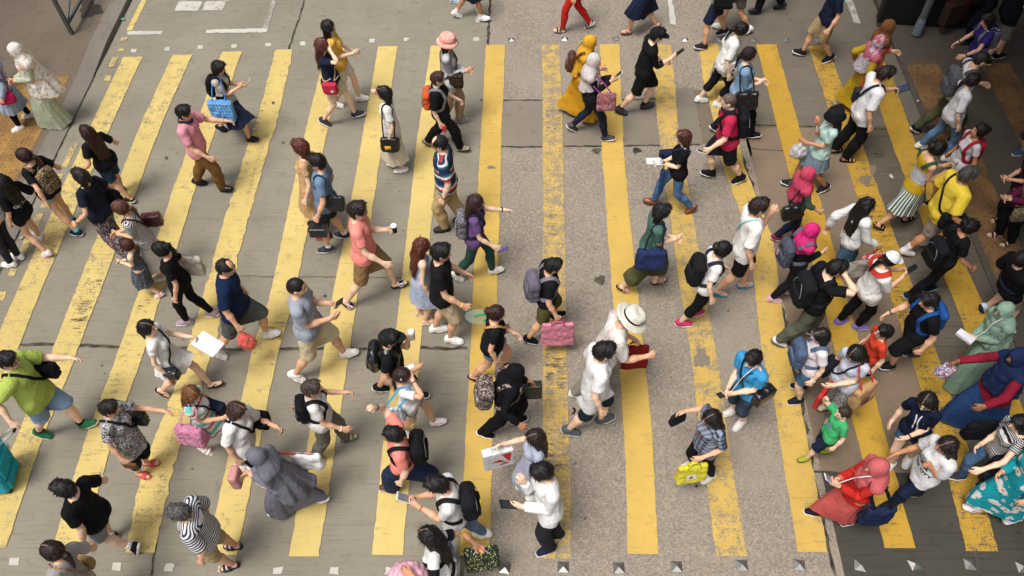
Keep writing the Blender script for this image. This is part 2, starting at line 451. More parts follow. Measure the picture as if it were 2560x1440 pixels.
def weights(V, sex, allow=None, p=5.0):
    W = np.zeros((len(V), len(BN)), dtype=np.float32)
    for b in BN:
        if allow and not any(b.startswith(a) for a in allow): continue
        d = np.full(len(V), 9.0)
        for a, c in SEG[sex][b]:
            a = np.array(a, float); c = np.array(c, float); e = c - a
            t = np.clip(((V - a) @ e) / (e @ e), 0, 1)
            d = np.minimum(d, np.linalg.norm(V - a - t[:, None] * e, axis=1))
        w = 1.0 / (d + 0.012) ** p
        if b[-1] in 'LR':
            sgn = 1 if b[-1] == 'L' else -1
            w *= np.clip((V[:, 1] * sgn + 0.035) / 0.07, 0, 1)
        W[:, BI[b]] = w
    W /= W.sum(1, keepdims=True)
    W[W < 0.015] = 0
    return W / W.sum(1, keepdims=True)
def arm_rest(V, W, sex):
    """pattern coordinates: sleeves continue the torso's hoops"""
    out = V.copy(); u = np.clip((V[:, 2] - 1.29) / .13, 0, 1); out[:, 2] = V[:, 2] - u * u * (3 - 2 * u) * np.abs(V[:, 0]) * .95
    for s, m in (('L', 1), ('R', -1)):
        w = sum(W[:, BI[b + s]] for b in ('uarm', 'farm', 'hand', 'fing'))
        S = RIG[sex]['uarm' + s]; d = DA * (1, m, 1); n = NA * (1, m, 1)
        q = V - S
        alt = np.stack([q[:, 0], m * (0.17 + q @ n), 1.385 - q @ d], 1)
        w = np.clip(w * 1.6 - 0.3, 0, 1)
        out = out * (1 - w[:, None]) + alt * w[:, None]
    return out

# ------------------------------------------------------------------ body template
def build_body(sex):
    f = Field((-0.22, -0.80, -0.01), (0.24, 0.80, 1.74), 0.0065)
    J = RIG[sex]; sw = J['uarmL'][1]; fe = sex == 'f'
    hipr, wst, ch = (0.128, 0.112, 0.128) if fe else (0.118, 0.128, 0.145)
    f.cone((0, -.055, .93), (0, .055, .93), hipr - .008, hipr - .008, .95, 0.03)
    f.cone((0, 0, .96), (0, 0, 1.12), hipr, wst, .78, 0.04)
    f.cone((0, 0, 1.10), (-.004, 0, 1.30), wst, ch, .74, 0.05)
    f.cone((-.012, -sw + .04, 1.372), (-.012, sw - .04, 1.372), .062, .062, 1, 0.05)
    f.cone((-.016, 0, 1.445), (-.014, sw - .03, 1.40), .046, .04, 1, 0.04, mir=True)
    if fe: f.ell((.088, .062, 1.265), (.055, .06, .06), 0.04, mir=True)
    else: f.ell((.07, .065, 1.30), (.05, .075, .06), 0.05, mir=True)
    f.ell((-.055, .062, .90), (.085, .085, .09), 0.04, mir=True)
    f.cone((-.016, 0, 1.41), (0.002, 0, 1.53), .053 if not fe else .047, .052 if not fe else .046, 1, 0.03)
    # head with face
    f.ell((.005, 0, 1.612), (.098, .077, .102), 0.02)
    f.ell((.032, 0, 1.552), (.066, .060, .066), 0.03)
    f.ell((.060, 0, 1.512), (.030, .030, .020), 0.03)
    f.cone((.098, 0, 1.606), (.117, 0, 1.572), .007, .0125, 1, 0.012)
    f.ell((.1045, .012, 1.568), (.008, .007, .006), 0.008, mir=True)
    f.ell((.094, .031, 1.599), (.016, .019, .010), 0.012, neg=True, mir=True)
    f.ell((.086, .032, 1.598), (.013, .014, .011), 0.006, mir=True)
    f.ell((.091, 0, 1.536), (.012, .024, .009), 0.008)
    f.ell((.004, .079, 1.585), (.019, .011, .032), 0.008, mir=True)
    # legs
    H, K, A = J['thighL'], J['shinL'], J['footL']
    f.cone(H + (0, .002, -.02), K, .084 if fe else .083, .052, 1, 0.03, mir=True)
    f.cone(K, K + (-.018, .006, -.16), .051, .056, 1, 0.03, mir=True)
    f.cone(K + (-.018, .006, -.16), A + (0, 0, .02), .054, .035, 1, 0.03, mir=True)
    f.cone(A + (-.026, 0, -.045), A + (.07, .004, -.05), .034, .031, 1, 0.015, mir=True)
    f.cone(A + (.06, .006, -.057), A + (.128, .012, -.064), .031, .023, 1, 0.015, mir=True, sy=1.2)
    f.plane((0, 0, .004), (0, 0, -1))
    # arms
    S, E, Wr = J['uarmL'], J['farmL'], J['handL']
    ar = .040 if fe else .047
    f.ell(S + (0, .004, -.004), (.053 if not fe else .045,) * 3, 0.04, mir=True)
    f.cone(S, E, ar + .004, ar - .007, 1, 0.03, mir=True)
    f.cone(E, E + DA * .09, ar - .007, ar - .005, 1, 0.02, mir=True)
    f.cone(E + DA * .09, Wr, ar - .006, .025, 1, 0.02, mir=True)
    f.cone(Wr, Wr + DA * .03, .024, .022, 1.15, 0.02, mir=True)
    for i, (o, L, r) in enumerate(((.030, .072, .0088), (.010, .080, .0092), (-.011, .075, .0090), (-.030, .058, .0080))):
        B = Wr + DA * (.086 - abs(i - 1.2) * .005) + XA * o
        f.cone(Wr + DA * .018 + XA * o * .6, B, .015, .0125, 1, 0.012, mir=True)
        p = B; an = 12
        for j, fr in enumerate((.45, .30, .25)):
            an2 = R(an + (0, 30, 52)[j] + i * 5)
            q = p + (DA * math.cos(an2) + NA * math.sin(an2)) * L * fr
            f.cone(p, q, r * (1.0, .95, .9)[j], r * (.95, .9, .82)[j], 1, 0.006, mir=True); p = q
    T0 = Wr + DA * .022 + XA * .022; T1 = Wr + DA * .055 + XA * .048 + NA * .012; T2 = Wr + DA * .085 + XA * .056 + NA * .018; T3 = Wr + DA * .106 + XA * .052 + NA * .024
    f.cone(T0, T1, .016, .0115, 1, 0.012, mir=True); f.cone(T1, T2, .011, .0095, 1, 0.006, mir=True); f.cone(T2, T3, .0095, .008, 1, 0.006, mir=True)
    V, F = f.mesh()
    V = relax(V, F, 2, 0.4)
    V, T = decimate(V, F, 8200)
    return V, T, weights(V, sex)
BODY = {s: build_body(s) for s in ('m', 'f')}

# ------------------------------------------------------------------ garments (rest pose), cached
GC = {}
def torso_field(f, sex, e, hem, slv, flare=0.0, tank=False):
    J = RIG[sex]; sw = J['uarmL'][1]; fe = sex == 'f'
    hipr, wst, ch = (0.132, 0.120, 0.128) if fe else (0.130, 0.140, 0.146)
    f.cone((0, 0, hem - .15), (0, 0, 1.08), hipr + e + flare, wst + e, .82, 0.05)
    if hem < 0.95: f.cone((-.01, -.05, .93), (-.01, .05, .93), .118 + e * .7, .118 + e * .7, 1, 0.05)
    f.cone((0, 0, 1.06), (-.004, 0, 1.31), wst + e, ch + e * .8, .76, 0.05)
    f.cone((-.012, -sw + .045, 1.372), (-.012, sw - .045, 1.372), .060 + e * .55, .060 + e * .55, 1, 0.05)
    if fe: f.ell((.088, .062, 1.265), (.055 + e * .6, .06 + e * .6, .06 + e * .6), 0.05, mir=True)
    else: f.ell((.07, .065, 1.30), (.05 + e * .6, .075 + e * .5, .06 + e * .5), 0.05, mir=True)
    if not tank:
        f.cone((-.018, 0, 1.412), (-.014, sw - .03, 1.388), .044 + e * .15, .042 + e * .35, 1, 0.04, mir=True)
    f.plane((0, 0, hem), (0, 0, -1))
    if slv > 0:
        S, E = J['uarmL'], J['farmL']; ar = (.045 if fe else .051) + e * .65
        up = min(slv, 1.0)
        f2 = Field(f.lo, [a[-1] - f.h * .5 for a in f.ax], f.h)
        f2.ell(S, (ar + .006,) * 3, 0.03, mir=True)
        f2.cone(S, S + DA * LU * min(up + .1, 1.0), ar + .006, ar + (.010 if slv < 1 else -.006), 1, 0.03, mir=True)
        if slv > 1:
            f2.cone(E, E + DA * LF * 1.05, ar - .004, ar - .012, 1, 0.03, mir=True)
        cut = S + DA * (LU * up + (LF * (slv - 1) if slv > 1 else 0))
        f2.plane(cut, DA, mir=True)
        f.D = smin(f.D, f2.D, 0.025)
    f.ell((0.0, 0, 1.485), (.062, .062, .055), 0.015, neg=True)      # neckline
def upper(kind, sex):
    """kind -> (V, F, W, rest)"""
    key = ('u', kind, sex)
    if key in GC: return GC[key]
    e, hem, slv, flare, tank = {
        'tee': (.020, .84, .62, .0, 0), 'fit': (.010, .86, .5, 0, 0), 'loose': (.034, .78, .82, .01, 0), 'polo': (.022, .84, .72, 0, 0),
        'long': (.020, .80, 1.96, 0, 0), 'blouse': (.040, .84, 1.9, .01, 0), 'tank': (.010, .86, 0, 0, 1), 'tunic': (.032, .62, .62, .02, 0),
        'sl34': (.022, .82, 1.45, 0, 0), 'crop': (.014, .98, .5, 0, 0), 'maxi': (.03, .82, 1.97, .0, 0), 'bod': (.014, .86, .45, 0, 0), 'bodt': (.010, .86, 0, 0, 1), 'cold': (.016, .9, .7, 0, 0)}[kind]
    f = Field((-0.26, -0.66, hem - .06), (0.28, 0.66, 1.50), 0.0145)
    torso_field(f, sex, e, hem, slv, flare, tank)
    V, F = f.mesh(); V = relax(V, F, 1, 0.3)
    W = weights(V, sex, ('pelvis', 'spine', 'chest', 'uarm', 'farm', 'thigh'))
    GC[key] = (V, F, W, arm_rest(V, W, sex)); return GC[key]
LOW = {'pants': (.075, .026, .030), 'slim': (.085, .014, .014), 'wide': (.055, .03, .075), 'legg': (.11, .010, .010), 'capri': (.27, .014, .018), 'shorts': (.50, .030, .042),
       'mini': (.735, .022, .030), 'culo': (.25, .035, .085), 'bermuda': (.42, .022, .03), 'midshort': (.60, .026, .034)}
def lower(kind, sex):
    key = ('l', kind, sex)
    if key in GC: return GC[key]
    hem, e0, e1 = LOW[kind]; fe = sex == 'f'; J = RIG[sex]
    H, K, A = J['thighL'], J['shinL'], J['footL']
    f = Field((-0.26, -0.34, max(hem - .04, 0)), (0.26, 0.34, 1.10), 0.0145)
    hp = .126 if fe else .118
    f.cone((0, -.055, .94), (0, .055, .94), hp - .004 + e0 * .6, hp - .004 + e0 * .6, .95, 0.03)
    f.cone((0, 0, .97), (0, 0, 1.06), hp + .004 + e0 * .4, (.122 if fe else .134), .80, 0.03)
    f.ell((-.055, .062, .90), (.085 + e0 * .7,) * 3, 0.04, mir=True)
    w = .083 + e0
    kn = .058 + e0 + (e1 - e0) * .45
    f.cone(H + (0, .002, -.02), K, w, kn, 1, 0.03, mir=True)
    f.cone(K, K + (-.016, .006, -.16), kn, .056 + e0 + (e1 - e0) * .7, 1, 0.03, mir=True)
    f.cone(K + (-.016, .006, -.16), A, .056 + e0 + (e1 - e0) * .7, .038 + e1, 1, 0.03, mir=True)
    f.plane((0, 0, hem), (0, 0, -1)); f.plane((0, 0, 1.03), (0, 0, 1))
    V, F = f.mesh(); V = relax(V, F, 1, 0.3)
    W = weights(V, sex, ('pelvis', 'spine', 'thigh', 'shin'))
    GC[key] = (V, F, W, V.copy()); return GC[key]
def skirt(hem, flare, top=1.0, pleats=14, amp=0.05, r0=.128, seed=0):
    """a cloth cone from the waist; follows the thighs"""
    n, seg = max(8, int((top - hem) / .045)), 56
    a = np.linspace(0, 2 * np.pi, seg, endpoint=False); V = []
    r = np.random.RandomState(seed)
    ph = r.uniform(0, 6, 3)
    for i in range(n + 1):
        t = i / n; z = top + (hem - top) * t
        rad = r0 + .022 * math.sin(min(t * (top - hem) / .14, 1) * 1.57) + (flare - r0) * t ** .9
        fold = 1 + amp * 1.5 * t * ((np.abs(np.sin(pleats * .5 * a + ph[0])) * 1.5 - .9) * .8 + np.sin(7 * a + ph[1] + t * 1.5) * .5 + np.sin(3 * a + ph[2]) * .3)
        zz = z + .012 * t * np.sin(5 * a + ph[2])
        V.append(np.stack([rad * fold * np.cos(a) * (.80 + .2 * t) - .008, rad * fold * np.sin(a), zz], 1))
    V = np.concatenate(V); F = []
    for i in range(n):
        j = np.arange(seg); k = (j + 1) % seg
        F.append(np.stack([i * seg + j, (i + 1) * seg + j, (i + 1) * seg + k, i * seg + k], 1))
    F = np.concatenate(F)
    W = np.zeros((len(V), len(BN)), dtype=np.float32)
    t = np.clip((top - .02 - V[:, 2]) / .28, 0, 1)
    sh = np.clip((.62 - V[:, 2]) / .5, 0, 1) * .62
    L = np.clip(V[:, 1] / .26 + .5, 0, 1); L = L * L * (3 - 2 * L)
    leg = .84 * t
    W[:, BI['pelvis']] = 1 - leg
    for s, q in (('L', L), ('R', 1 - L)):
        W[:, BI['thigh' + s]] = leg * q * (1 - sh); W[:, BI['shin' + s]] = leg * q * sh
    return V, F, W, V.copy()
def merge(*g):
    V, F = join([(a[0], a[1]) for a in g]); F = F[0]
    return V, F, np.concatenate([a[2] for a in g]), np.concatenate([a[3] for a in g])
def headscarf(hem, sex, side=1.0, back=0.0):
    """hood with a face opening and a cape down to z = hem"""
    key = ('hj', hem, sex, side, back)
    if key in GC: return GC[key]
    sw = RIG[sex]['uarmL'][1]
    f = Field((-0.55 if hem < 1 else -.36, -0.48, hem - .05), (0.44, 0.48, 1.78), 0.0135)
    f.ell((-.004, 0, 1.622), (.118, .095, .116), 0.02)
    f.ell((.034, 0, 1.553), (.078, .076, .082), 0.03)
    f.cone((0, 0, 1.55), (0, 0, 1.44), .088, .105, 1.05, 0.05)
    f.cone((0, 0, 1.44), (-.01, 0, 1.36), .10, .15, .95, 0.05)
    f.cone((-.012, -sw + .03, 1.375), (-.012, sw - .03, 1.375), .082, .082, 1.2, 0.06)
    L = 1.36 - hem
    f.cone((0, 0, 1.34), (-.02 - back, 0, hem - .05), .15, .15 + L * .21 * side, .98, 0.05)
    f.ell((.140, 0, 1.578), (.085, .052, .066), 0.008, neg=True)
    f.plane((0, 0, hem), (.22 if hem > 1 else .15, 0, -1))
    V, F = f.mesh(); V = relax(V, F, 1, 0.4)
    z = V[:, 2]
    h = np.clip((z - 1.45) / .08, 0, 1)
    W = weights(V, sex, ('pelvis', 'spine', 'chest', 'uarm'), 3.0)
    lo = np.clip((.95 - z) / .3, 0, 1)[:, None] * .7
    SK = np.zeros_like(W); L_ = np.clip(V[:, 1] / .3 + .5, 0, 1)
    SK[:, BI['thighL']] = L_; SK[:, BI['thighR']] = 1 - L_
    W = W * (1 - lo) + SK * lo
    W *= (1 - h)[:, None]; W[:, BI['head']] += h * .8; W[:, BI['neck']] += h * .2
    # folds running down from the chin and shoulders
    a = np.arctan2(V[:, 1], V[:, 0] + .02)
    dn = np.clip((1.42 - z) / .5, 0, 1)
    k = 1 + dn * .075 * (np.abs(np.sin(4.5 * a + 1 + z)) * 1.6 - 1 + np.sin(13 * a + z * 5) * .5)
    V = V.copy(); V[:, 0] *= k; V[:, 1] *= k
    GC[key] = (V, F, W, V.copy()); return GC[key]
def headw(V, sex=None, chest=True):
    W = np.zeros((len(V), len(BN)), dtype=np.float32)
    h = np.clip((V[:, 2] - 1.34) / .16, 0, 1) if chest else np.ones(len(V))
    W[:, BI['head']] = h; W[:, BI['chest']] = 1 - h
    return W
def hair(style):
    key = ('h', style)
    if key in GC: return GC[key]
    f = Field((-0.24, -0.17, 0.98 if style in ('lo', 'br', 'xl') else 1.3), (0.19, 0.17, 1.80), 0.0085)
    thick = {'bz': .004, 'bd': .008}.get(style, .016)
    f.ell((-.004, 0, 1.620), (.098 + thick, .078 + thick, .100 + thick), 0.02)
    if style in ('bo', 'lo', 'xl', 'po', 'br', 'bu', 'hp'):
        f.ell((-.018, 0, 1.600), (.096, .090, .100), 0.02)
    else:
        f.ell((-.03, 0, 1.590), (.072 + thick * .5, .070 + thick * .6, .085), 0.03)
    # face and neck stay clear
    f.ell((.118, 0, 1.556), (.082, .070 if style in ('bo', 'lo', 'xl') else .080, .098), 0.006, neg=True)
    if style in ('sh', 'bz', 'bd'):
        f.box((.09, 0, 1.535), (.085, .2, .055), .02, 0.01, neg=True)
        f.ell((.012, .092, 1.565), (.034, .03, .05), 0.008, neg=True, mir=True)
    else:
        f.box((.10, 0, 1.50), (.055, .2, .06), .02, 0.01, neg=True)
    f.plane((0, 0, 1.515 if style in ('sh', 'bz', 'bd') else 1.44), (.25, 0, -1))
    if style == 'bd': f.ell((.10, 0, 1.715), (.080, .046, .070), 0.03, neg=True)
    if style == 'sh':
        f.ell((.05, .0, 1.70), (.055, .075, .038), 0.02)
    if style == 'bo':
        f.cone((-.035, -.045, 1.59), (-.03, -.05, 1.47), .052, .045, 1.2, 0.03); f.cone((-.035, .045, 1.59), (-.03, .05, 1.47), .052, .045, 1.2, 0.03)
        f.ell((.06, 0, 1.685), (.05, .07, .04), 0.02)
        f.plane((0, 0, 1.452), (.1, 0, -1))
    if style in ('lo', 'xl'):
        zl = 1.19 if style == 'lo' else 1.06
        for y in (-.062, -.02, .02, .062):
            f.cone((-.04, y, 1.60), (-.088, y * 1.15, 1.38), .05, .048, .8, 0.03)
            f.cone((-.088, y * 1.15, 1.38), (-.135, y * 1.25, zl + abs(y) * .6), .047, .022, .62, 0.03)
        f.cone((.005, .085, 1.58), (-.01, .088, 1.42), .026, .022, 1.2, 0.03, mir=True)
    if style == 'po':
        f.cone((-.095, 0, 1.575), (-.125, 0, 1.54), .03, .034, 1, 0.02); f.cone((-.125, 0, 1.54), (-.145, .01, 1.36), .034, .012, 1, 0.02)
    if style == 'hp':
        f.cone((-.09, 0, 1.66), (-.145, 0, 1.665), .026, .034, 1, 0.02); f.cone((-.145, 0, 1.66), (-.165, .01, 1.49), .036, .012, 1, 0.02)
    if style == 'bu': f.ell((-.118, 0, 1.645), (.046, .05, .046), 0.01)
    if style == 'br':
        p = np.array([-.09, 0, 1.56])
        for i in range(9):
            q = p + (-.012 if i < 3 else -.004, .012 * (-1) ** i, -.042); f.ell(q, (.027 - i * .0015, .03 - i * .0016, .03), 0.008); p = q * (1, 0, 1)
    V, F = f.mesh(); V = relax(V, F, 1, 0.4)
    N = vnormals(V, F)
    a = np.arctan2(V[:, 1], V[:, 0] + .02)
    amp = .0010 if style in ('bz', 'bd') else .0026
    V = V + N * (amp * (wob(V, seed_of(style), .045, 6, (1, 1, .35)) + .5 * wob(V, seed_of(style) + 1, .02, 5, (1, 1, .4))))[:, None]
    # loose strands lying on the surface
    if style != 'bz':
        r = np.random.RandomState(seed_of(style) + 5); N = vnormals(V, F); ids = r.choice(len(V), 420 if style in ('lo', 'xl', 'bo') else 300); P = V[ids]; Nn = N[ids]
        fl = np.stack([P[:, 0] + .03, P[:, 1], -np.abs(P[:, 2] - 1.74) * 1.2 - .04], 1) + r.normal(0, .02, (len(P), 3)) if style not in ('po', 'bu', 'hp') else np.stack([-.10 - P[:, 0], -P[:, 1] * .6, 1.60 - P[:, 2]], 1) + r.normal(0, .02, (len(P), 3))
        fl -= Nn * (fl * Nn).sum(1)[:, None]; fl /= np.maximum(np.linalg.norm(fl, axis=1), 1e-6)[:, None]
        sd_ = np.cross(Nn, fl); L = r.uniform(.025, .06, len(P))[:, None] * (1.5 if style in ('lo', 'xl') else 1); w = r.uniform(.0025, .005, len(P))[:, None]
        A = P - Nn * .002; B = P + fl * L * .5 + Nn * r.uniform(.002, .006, (len(P), 1)); C = P + fl * L + Nn * r.uniform(-.001, .006, (len(P), 1))
        SV = np.stack([A + sd_ * w, A - sd_ * w, B + sd_ * w, B - sd_ * w, C + sd_ * w * .2, C - sd_ * w * .2], 1).reshape(-1, 3)
        b_ = np.arange(len(P))[:, None] * 6; SF = np.concatenate([b_ + [0, 1, 3, 2], b_ + [2, 3, 5, 4]])
        F = np.concatenate([F, SF + len(V)]); V = np.concatenate([V, SV])
    W = headw(V); GC[key] = (V, F, W, V.copy()); return GC[key]
def shoe(kind):
    """left shoe; upper and sole. rest frame of footL of 'm' (moved for 'f')"""
    key = ('s', kind)
    if key in GC: return GC[key]
    A = RIG['m']['footL']; lo, hi = A + (-.12, -.09, -.09), A + (.20, .10, .12)
    def outline(z0, z1, gr):
        f = Field(lo, hi, 0.008)
        f.cone(A + (-.035, 0, -.055), A + (.05, .003, -.055), .037 + gr, .039 + gr, 1, 0.02)
        f.cone(A + (.05, .004, -.055), A + (.132, .010, -.055), .042 + gr, .032 + gr, 1, 0.02, sy=1.12)
        f.plane(A + (0, 0, z0), (0, 0, -1)); f.plane(A + (0, 0, z1), (0, 0, 1)); return f
    if kind in ('sneak', 'boot', 'flat'):
        so = outline(-.085, -.058, .010)
        f = Field(lo, hi, 0.008)
        f.cone(A + (-.030, 0, -.045), A + (.05, .003, -.042), .044, .046, 1, 0.02)
        f.cone(A + (.05, .004, -.044), A + (.130, .010, -.056), .047, .036, 1, 0.02, sy=1.1)
        if kind != 'flat': f.cone(A + (-.008, 0, -.03), A + (.004, 0, .03 if kind == 'sneak' else .06), .050, .048, 1.1, 0.03)
        f.plane(A + (0, 0, -.06), (0, 0, -1)); f.plane(A + (0, 0, .014 if kind == 'sneak' else (.05 if kind == 'boot' else -.016)), (-.12 if kind == 'sneak' else -.1, 0, 1))
        parts = [f.mesh(), so.mesh()]
    else:
        so = outline(-.085, -.068, .008)
        h = .036
        def strap(x, w, zt): 
            P = [A + (x, -.05, -.066), A + (x, -.038, zt * .5 - .03), A + (x + .004, .004, zt), A + (x, .046, zt * .5 - .03), A + (x, .06, -.066)]
            c = catmull(P, .012); return ribbon(c, np.tile([1.0, 0, 0], (len(c), 1)), w, .005)
        if kind == 'slide': up = [strap(.075, .055, -.014)]
        elif kind == 'flip':
            up = [tube(catmull([A + (.01, -.045, -.066), A + (.06, -.022, -.028), A + (.105, .002, -.055)], .015), .0065), tube(catmull([A + (.01, .05, -.066), A + (.06, .03, -.028), A + (.105, .002, -.055)], .015), .0065)]
        else:
            up = [strap(.095, .028, -.022), strap(.045, .022, -.006), tube(catmull([A + (-.05, -.03, -.05), A + (-.058, 0, -.01), A + (-.05, .03, -.05)], .012), .007), tube(catmull([A + (.02, -.042, -.03), A + (.022, -.03, .012), A + (.03, 0, .02), A + (.022, .03, .012), A + (.02, .042, -.03)], .012), .008)]
        parts = [join(up), so.mesh()]
    GC[key] = [(relax(V, F, 1, .3) if not isinstance(F, list) else V, F) for V, F in parts]
    return GC[key]
def ribbon(P, Wd, w, th):
    """flat strip along P; Wd = width direction per point"""
    P = np.asarray(P); n = len(P)
    T = np.gradient(P, axis=0); T /= np.maximum(np.linalg.norm(T, axis=1), 1e-9)[:, None]
    Wd = Wd - T * (Wd * T).sum(1)[:, None]; Wd /= np.maximum(np.linalg.norm(Wd, axis=1), 1e-9)[:, None]
    N = np.cross(T, Wd)
    V = np.stack([P + Wd * w / 2 + N * th / 2, P - Wd * w / 2 + N * th / 2, P - Wd * w / 2 - N * th / 2, P + Wd * w / 2 - N * th / 2], 1).reshape(-1, 3)
    F = []
    for i in range(n - 1):
        for j in range(4): F.append([i * 4 + j, i * 4 + (j + 1) % 4, (i + 1) * 4 + (j + 1) % 4, (i + 1) * 4 + j])
    F += [[0, 3, 2, 1], [n * 4 - 4, n * 4 - 3, n * 4 - 2, n * 4 - 1]]
    return V, np.array(F)
# ------------------------------------------------------------------ posing
def rotz(a): c, s = math.cos(a), math.sin(a); return np.array([[c, -s, 0], [s, c, 0], [0, 0, 1.0]])
def roty(a): c, s = math.cos(a), math.sin(a); return np.array([[c, 0, s], [0, 1, 0], [-s, 0, c]])
def nrm(v): v = np.asarray(v, float); return v / max(np.linalg.norm(v), 1e-9)
def frame(d, p):
    d = nrm(d); p = p - d * (p @ d); p = nrm(p); return np.stack([d, p, np.cross(d, p)], 1)
def minrot(a, b):
    a, b = nrm(a), nrm(b); v = np.cross(a, b); c = a @ b
    K = np.array([[0, -v[2], v[1]], [v[2], 0, -v[0]], [-v[1], v[0], 0]])
    return np.eye(3) + K + K @ K / (1 + c + 1e-9)
def ik(root, tgt, l1, l2, pole):
    d = tgt - root; L = np.linalg.norm(d); L = min(max(L, abs(l1 - l2) + .02), (l1 + l2) * .998); d = nrm(d)
    a = (l1 * l1 + L * L - l2 * l2) / (2 * L); hh = math.sqrt(max(l1 * l1 - a * a, 0))
    p = pole - d * (pole @ d); p = nrm(p)
    return root + d * a + p * hh, root + d * L
ARM = dict(dn=(.03, .11, -.50), fw=(.25, .08, -.43), bk=(-.22, .11, -.44), ph=(.33, -.10, -.17), be=(.27, -.12, -.30), hd=(.14, -.09, .17), ch=(.22, -.11, .03),
           st=(.15, -.05, -.10), out=(.40, .16, -.26), hb=(.08, .14, -.49), up=(.24, .12, .28), sb=(.24, .16, -.30), fo=(.10, .22, -.40), bb=(-.10, .22, -.40), si=(.12, .36, -.30), rd=(.36, .02, -.24))
DBG = []
class Person:
    def __init__(s, label, sex, head, feet, hd, arms=('dn', 'dn'), skin='2', b=1.0, h=None, hs=1.0, hy=0, hp=8, lean=None, lift=None, group='pedestrians crossing the street', z0=0.013):
        b = 1 + (b - 1) * .8; s.label, s.sex, s.b = label, sex, b; s.B3 = np.array([b * .92, b * .95, 1.0])
        s.seed = seed_of(label)
        J = RIG[sex]
        psi = R(hd); fwd = np.array([math.cos(psi), math.sin(psi), 0]); left = np.array([-fwd[1], fwd[0], 0])
        s.fwd, s.left, s.psi = fwd, left, psi
        ft = [G(*p, z0 + .03) for p in feet]
        if len(ft) == 1: ft = [ft[0] + left * .07, ft[0] - left * .07]
        mid = (ft[0] + ft[1]) / 2
        dflt = {'m': 1.70, 'f': 1.60}[sex]
        if h is None:
            if head is None: h = dflt
            else:
                g = G(*head); F = mid[:2]; est = (1 - (g[:2] @ F) / (g[:2] @ g[:2])) * CAMH * 1.085
                h = np.clip(.6 * est + .4 * dflt, dflt * .93, dflt * 1.09)
        s.h = h; sc = h / 1.712; s.sc = sc
        if (ft[1] - mid) @ left > 0: ft = ft[::-1]
        sep = (ft[0] - ft[1]) @ left
        if sep < .11 * sc:
            k = (.13 * sc - sep) / 2; ft[0] = ft[0] + left * k; ft[1] = ft[1] - left * k
        elif sep > .40 * sc:
            k = (sep - .40 * sc) / 2; ft[0] = ft[0] - left * k; ft[1] = ft[1] + left * k
        st = (ft[0] - ft[1]) @ fwd
        mx = .86 * sc
        if abs(st) > mx:
            k = (abs(st) - mx) / 2 * np.sign(st); ft[0] = ft[0] - fwd * k; ft[1] = ft[1] + fwd * k; st = np.sign(st) * mx
        rear = 1 if st > 0 else 0
        pit = [0.0, 0.0]
        if abs(st) > .28 * sc:
            pit[rear] = min(.95, (abs(st) / sc - .22) * 1.7); pit[1 - rear] = -.22 if abs(st) > .42 * sc else 0
        if lift is not None: pit[rear] = lift
        fa, ank = [], []
        for i in (0, 1):
            y = psi + (.10 if i == 0 else -.10)
            Rf = rotz(y) @ roty(pit[i])
            piv = np.array([.11, 0, -.08]) if pit[i] >= 0 else np.array([-.05, 0, -.085])
            base = ft[i].copy(); base[2] = z0
            ball = base + rotz(y) @ (np.array([.05, 0, 0.005]) if pit[i] >= 0 else np.array([-.11, 0, .005])) * sc
            ank.append(ball - Rf @ piv * sc); fa.append(Rf)
        L1 = np.linalg.norm(J['shinL'] - J['thighL']) * sc; L2 = np.linalg.norm(J['footL'] - J['shinL']) * sc
        def solve_z(P):
            z = .95 * sc
            for i, sd in enumerate((1, -1)):
                hx = P[:2] + left[:2] * sd * J['thighL'][1] * s.B3[1] * sc
                dd = np.linalg.norm(hx - ank[i][:2]); L = (L1 + L2) * .992
                z = min(z, ank[i][2] + math.sqrt(max(L * L - dd * dd, .01)) + .04 * sc)
            return z + 0.0
        P = mid.copy(); P[2] = solve_z(P)
        tor = .66 * sc
        if head is not None:
            for _ in range(2):
                Hh = G(*head, P[2] + tor); dxy = Hh[:2] - mid[:2]
                s.off = dxy
                q = dxy * .45; n = np.linalg.norm(q)
                if n > .16 * sc: q *= .16 * sc / n
                P[:2] = mid[:2] + q; P[2] = solve_z(P)
            tl = np.array([Hh[0] - P[0], Hh[1] - P[1], .64 * sc])
        else:
            s.off = np.zeros(2); tl = np.array([fwd[0] * .06, fwd[1] * .06, .64])
        hz = np.linalg.norm(tl[:2]); mxt = math.tan(R(lean or 26)) * tl[2]
        if hz > mxt: tl[:2] *= mxt / hz
        Tf = minrot((0, 0, 1), tl); s.tl = tl.copy()
        DBG.append((label, round(float(h), 2), round(float(locals().get('est', 0)), 2), np.round(s.off, 2).tolist(), round(math.degrees(math.atan2(hz, tl[2])), 0)))
        T3 = minrot((0, 0, 1), (tl[0] * .3, tl[1] * .3, tl[2])); T7 = minrot((0, 0, 1), (tl[0] * .8, tl[1] * .8, tl[2]))
        tw = .10 * np.sign(st) if abs(st) > .3 * sc else 0
        Rr = {}; p = {}
        B3 = s.B3
        j = {k: v * B3 for k, v in J.items()}
        Rr['pelvis'] = T3 @ rotz(psi - tw); p['pelvis'] = P
        Rr['spine'] = T7 @ rotz(psi); p['spine'] = p['pelvis'] + Rr['pelvis'] @ (j['spine'] - j['pelvis']) * sc
        Rr['chest'] = Tf @ rotz(psi + tw); p['chest'] = p['spine'] + Rr['spine'] @ (j['chest'] - j['spine']) * sc
        Rh = minrot((0, 0, 1), (tl[0] * .5, tl[1] * .5, tl[2])) @ rotz(psi + R(hy)) @ roty(R(hp))
        Rr['neck'] = Tf @ rotz(psi + R(hy) * .5) @ roty(R(hp) * .5); p['neck'] = p['chest'] + Rr['chest'] @ (j['neck'] - j['chest']) * sc
        Rr['head'] = Rh; p['head'] = p['neck'] + Rr['neck'] @ (j['head'] - j['neck']) * sc
        s.hand = {}
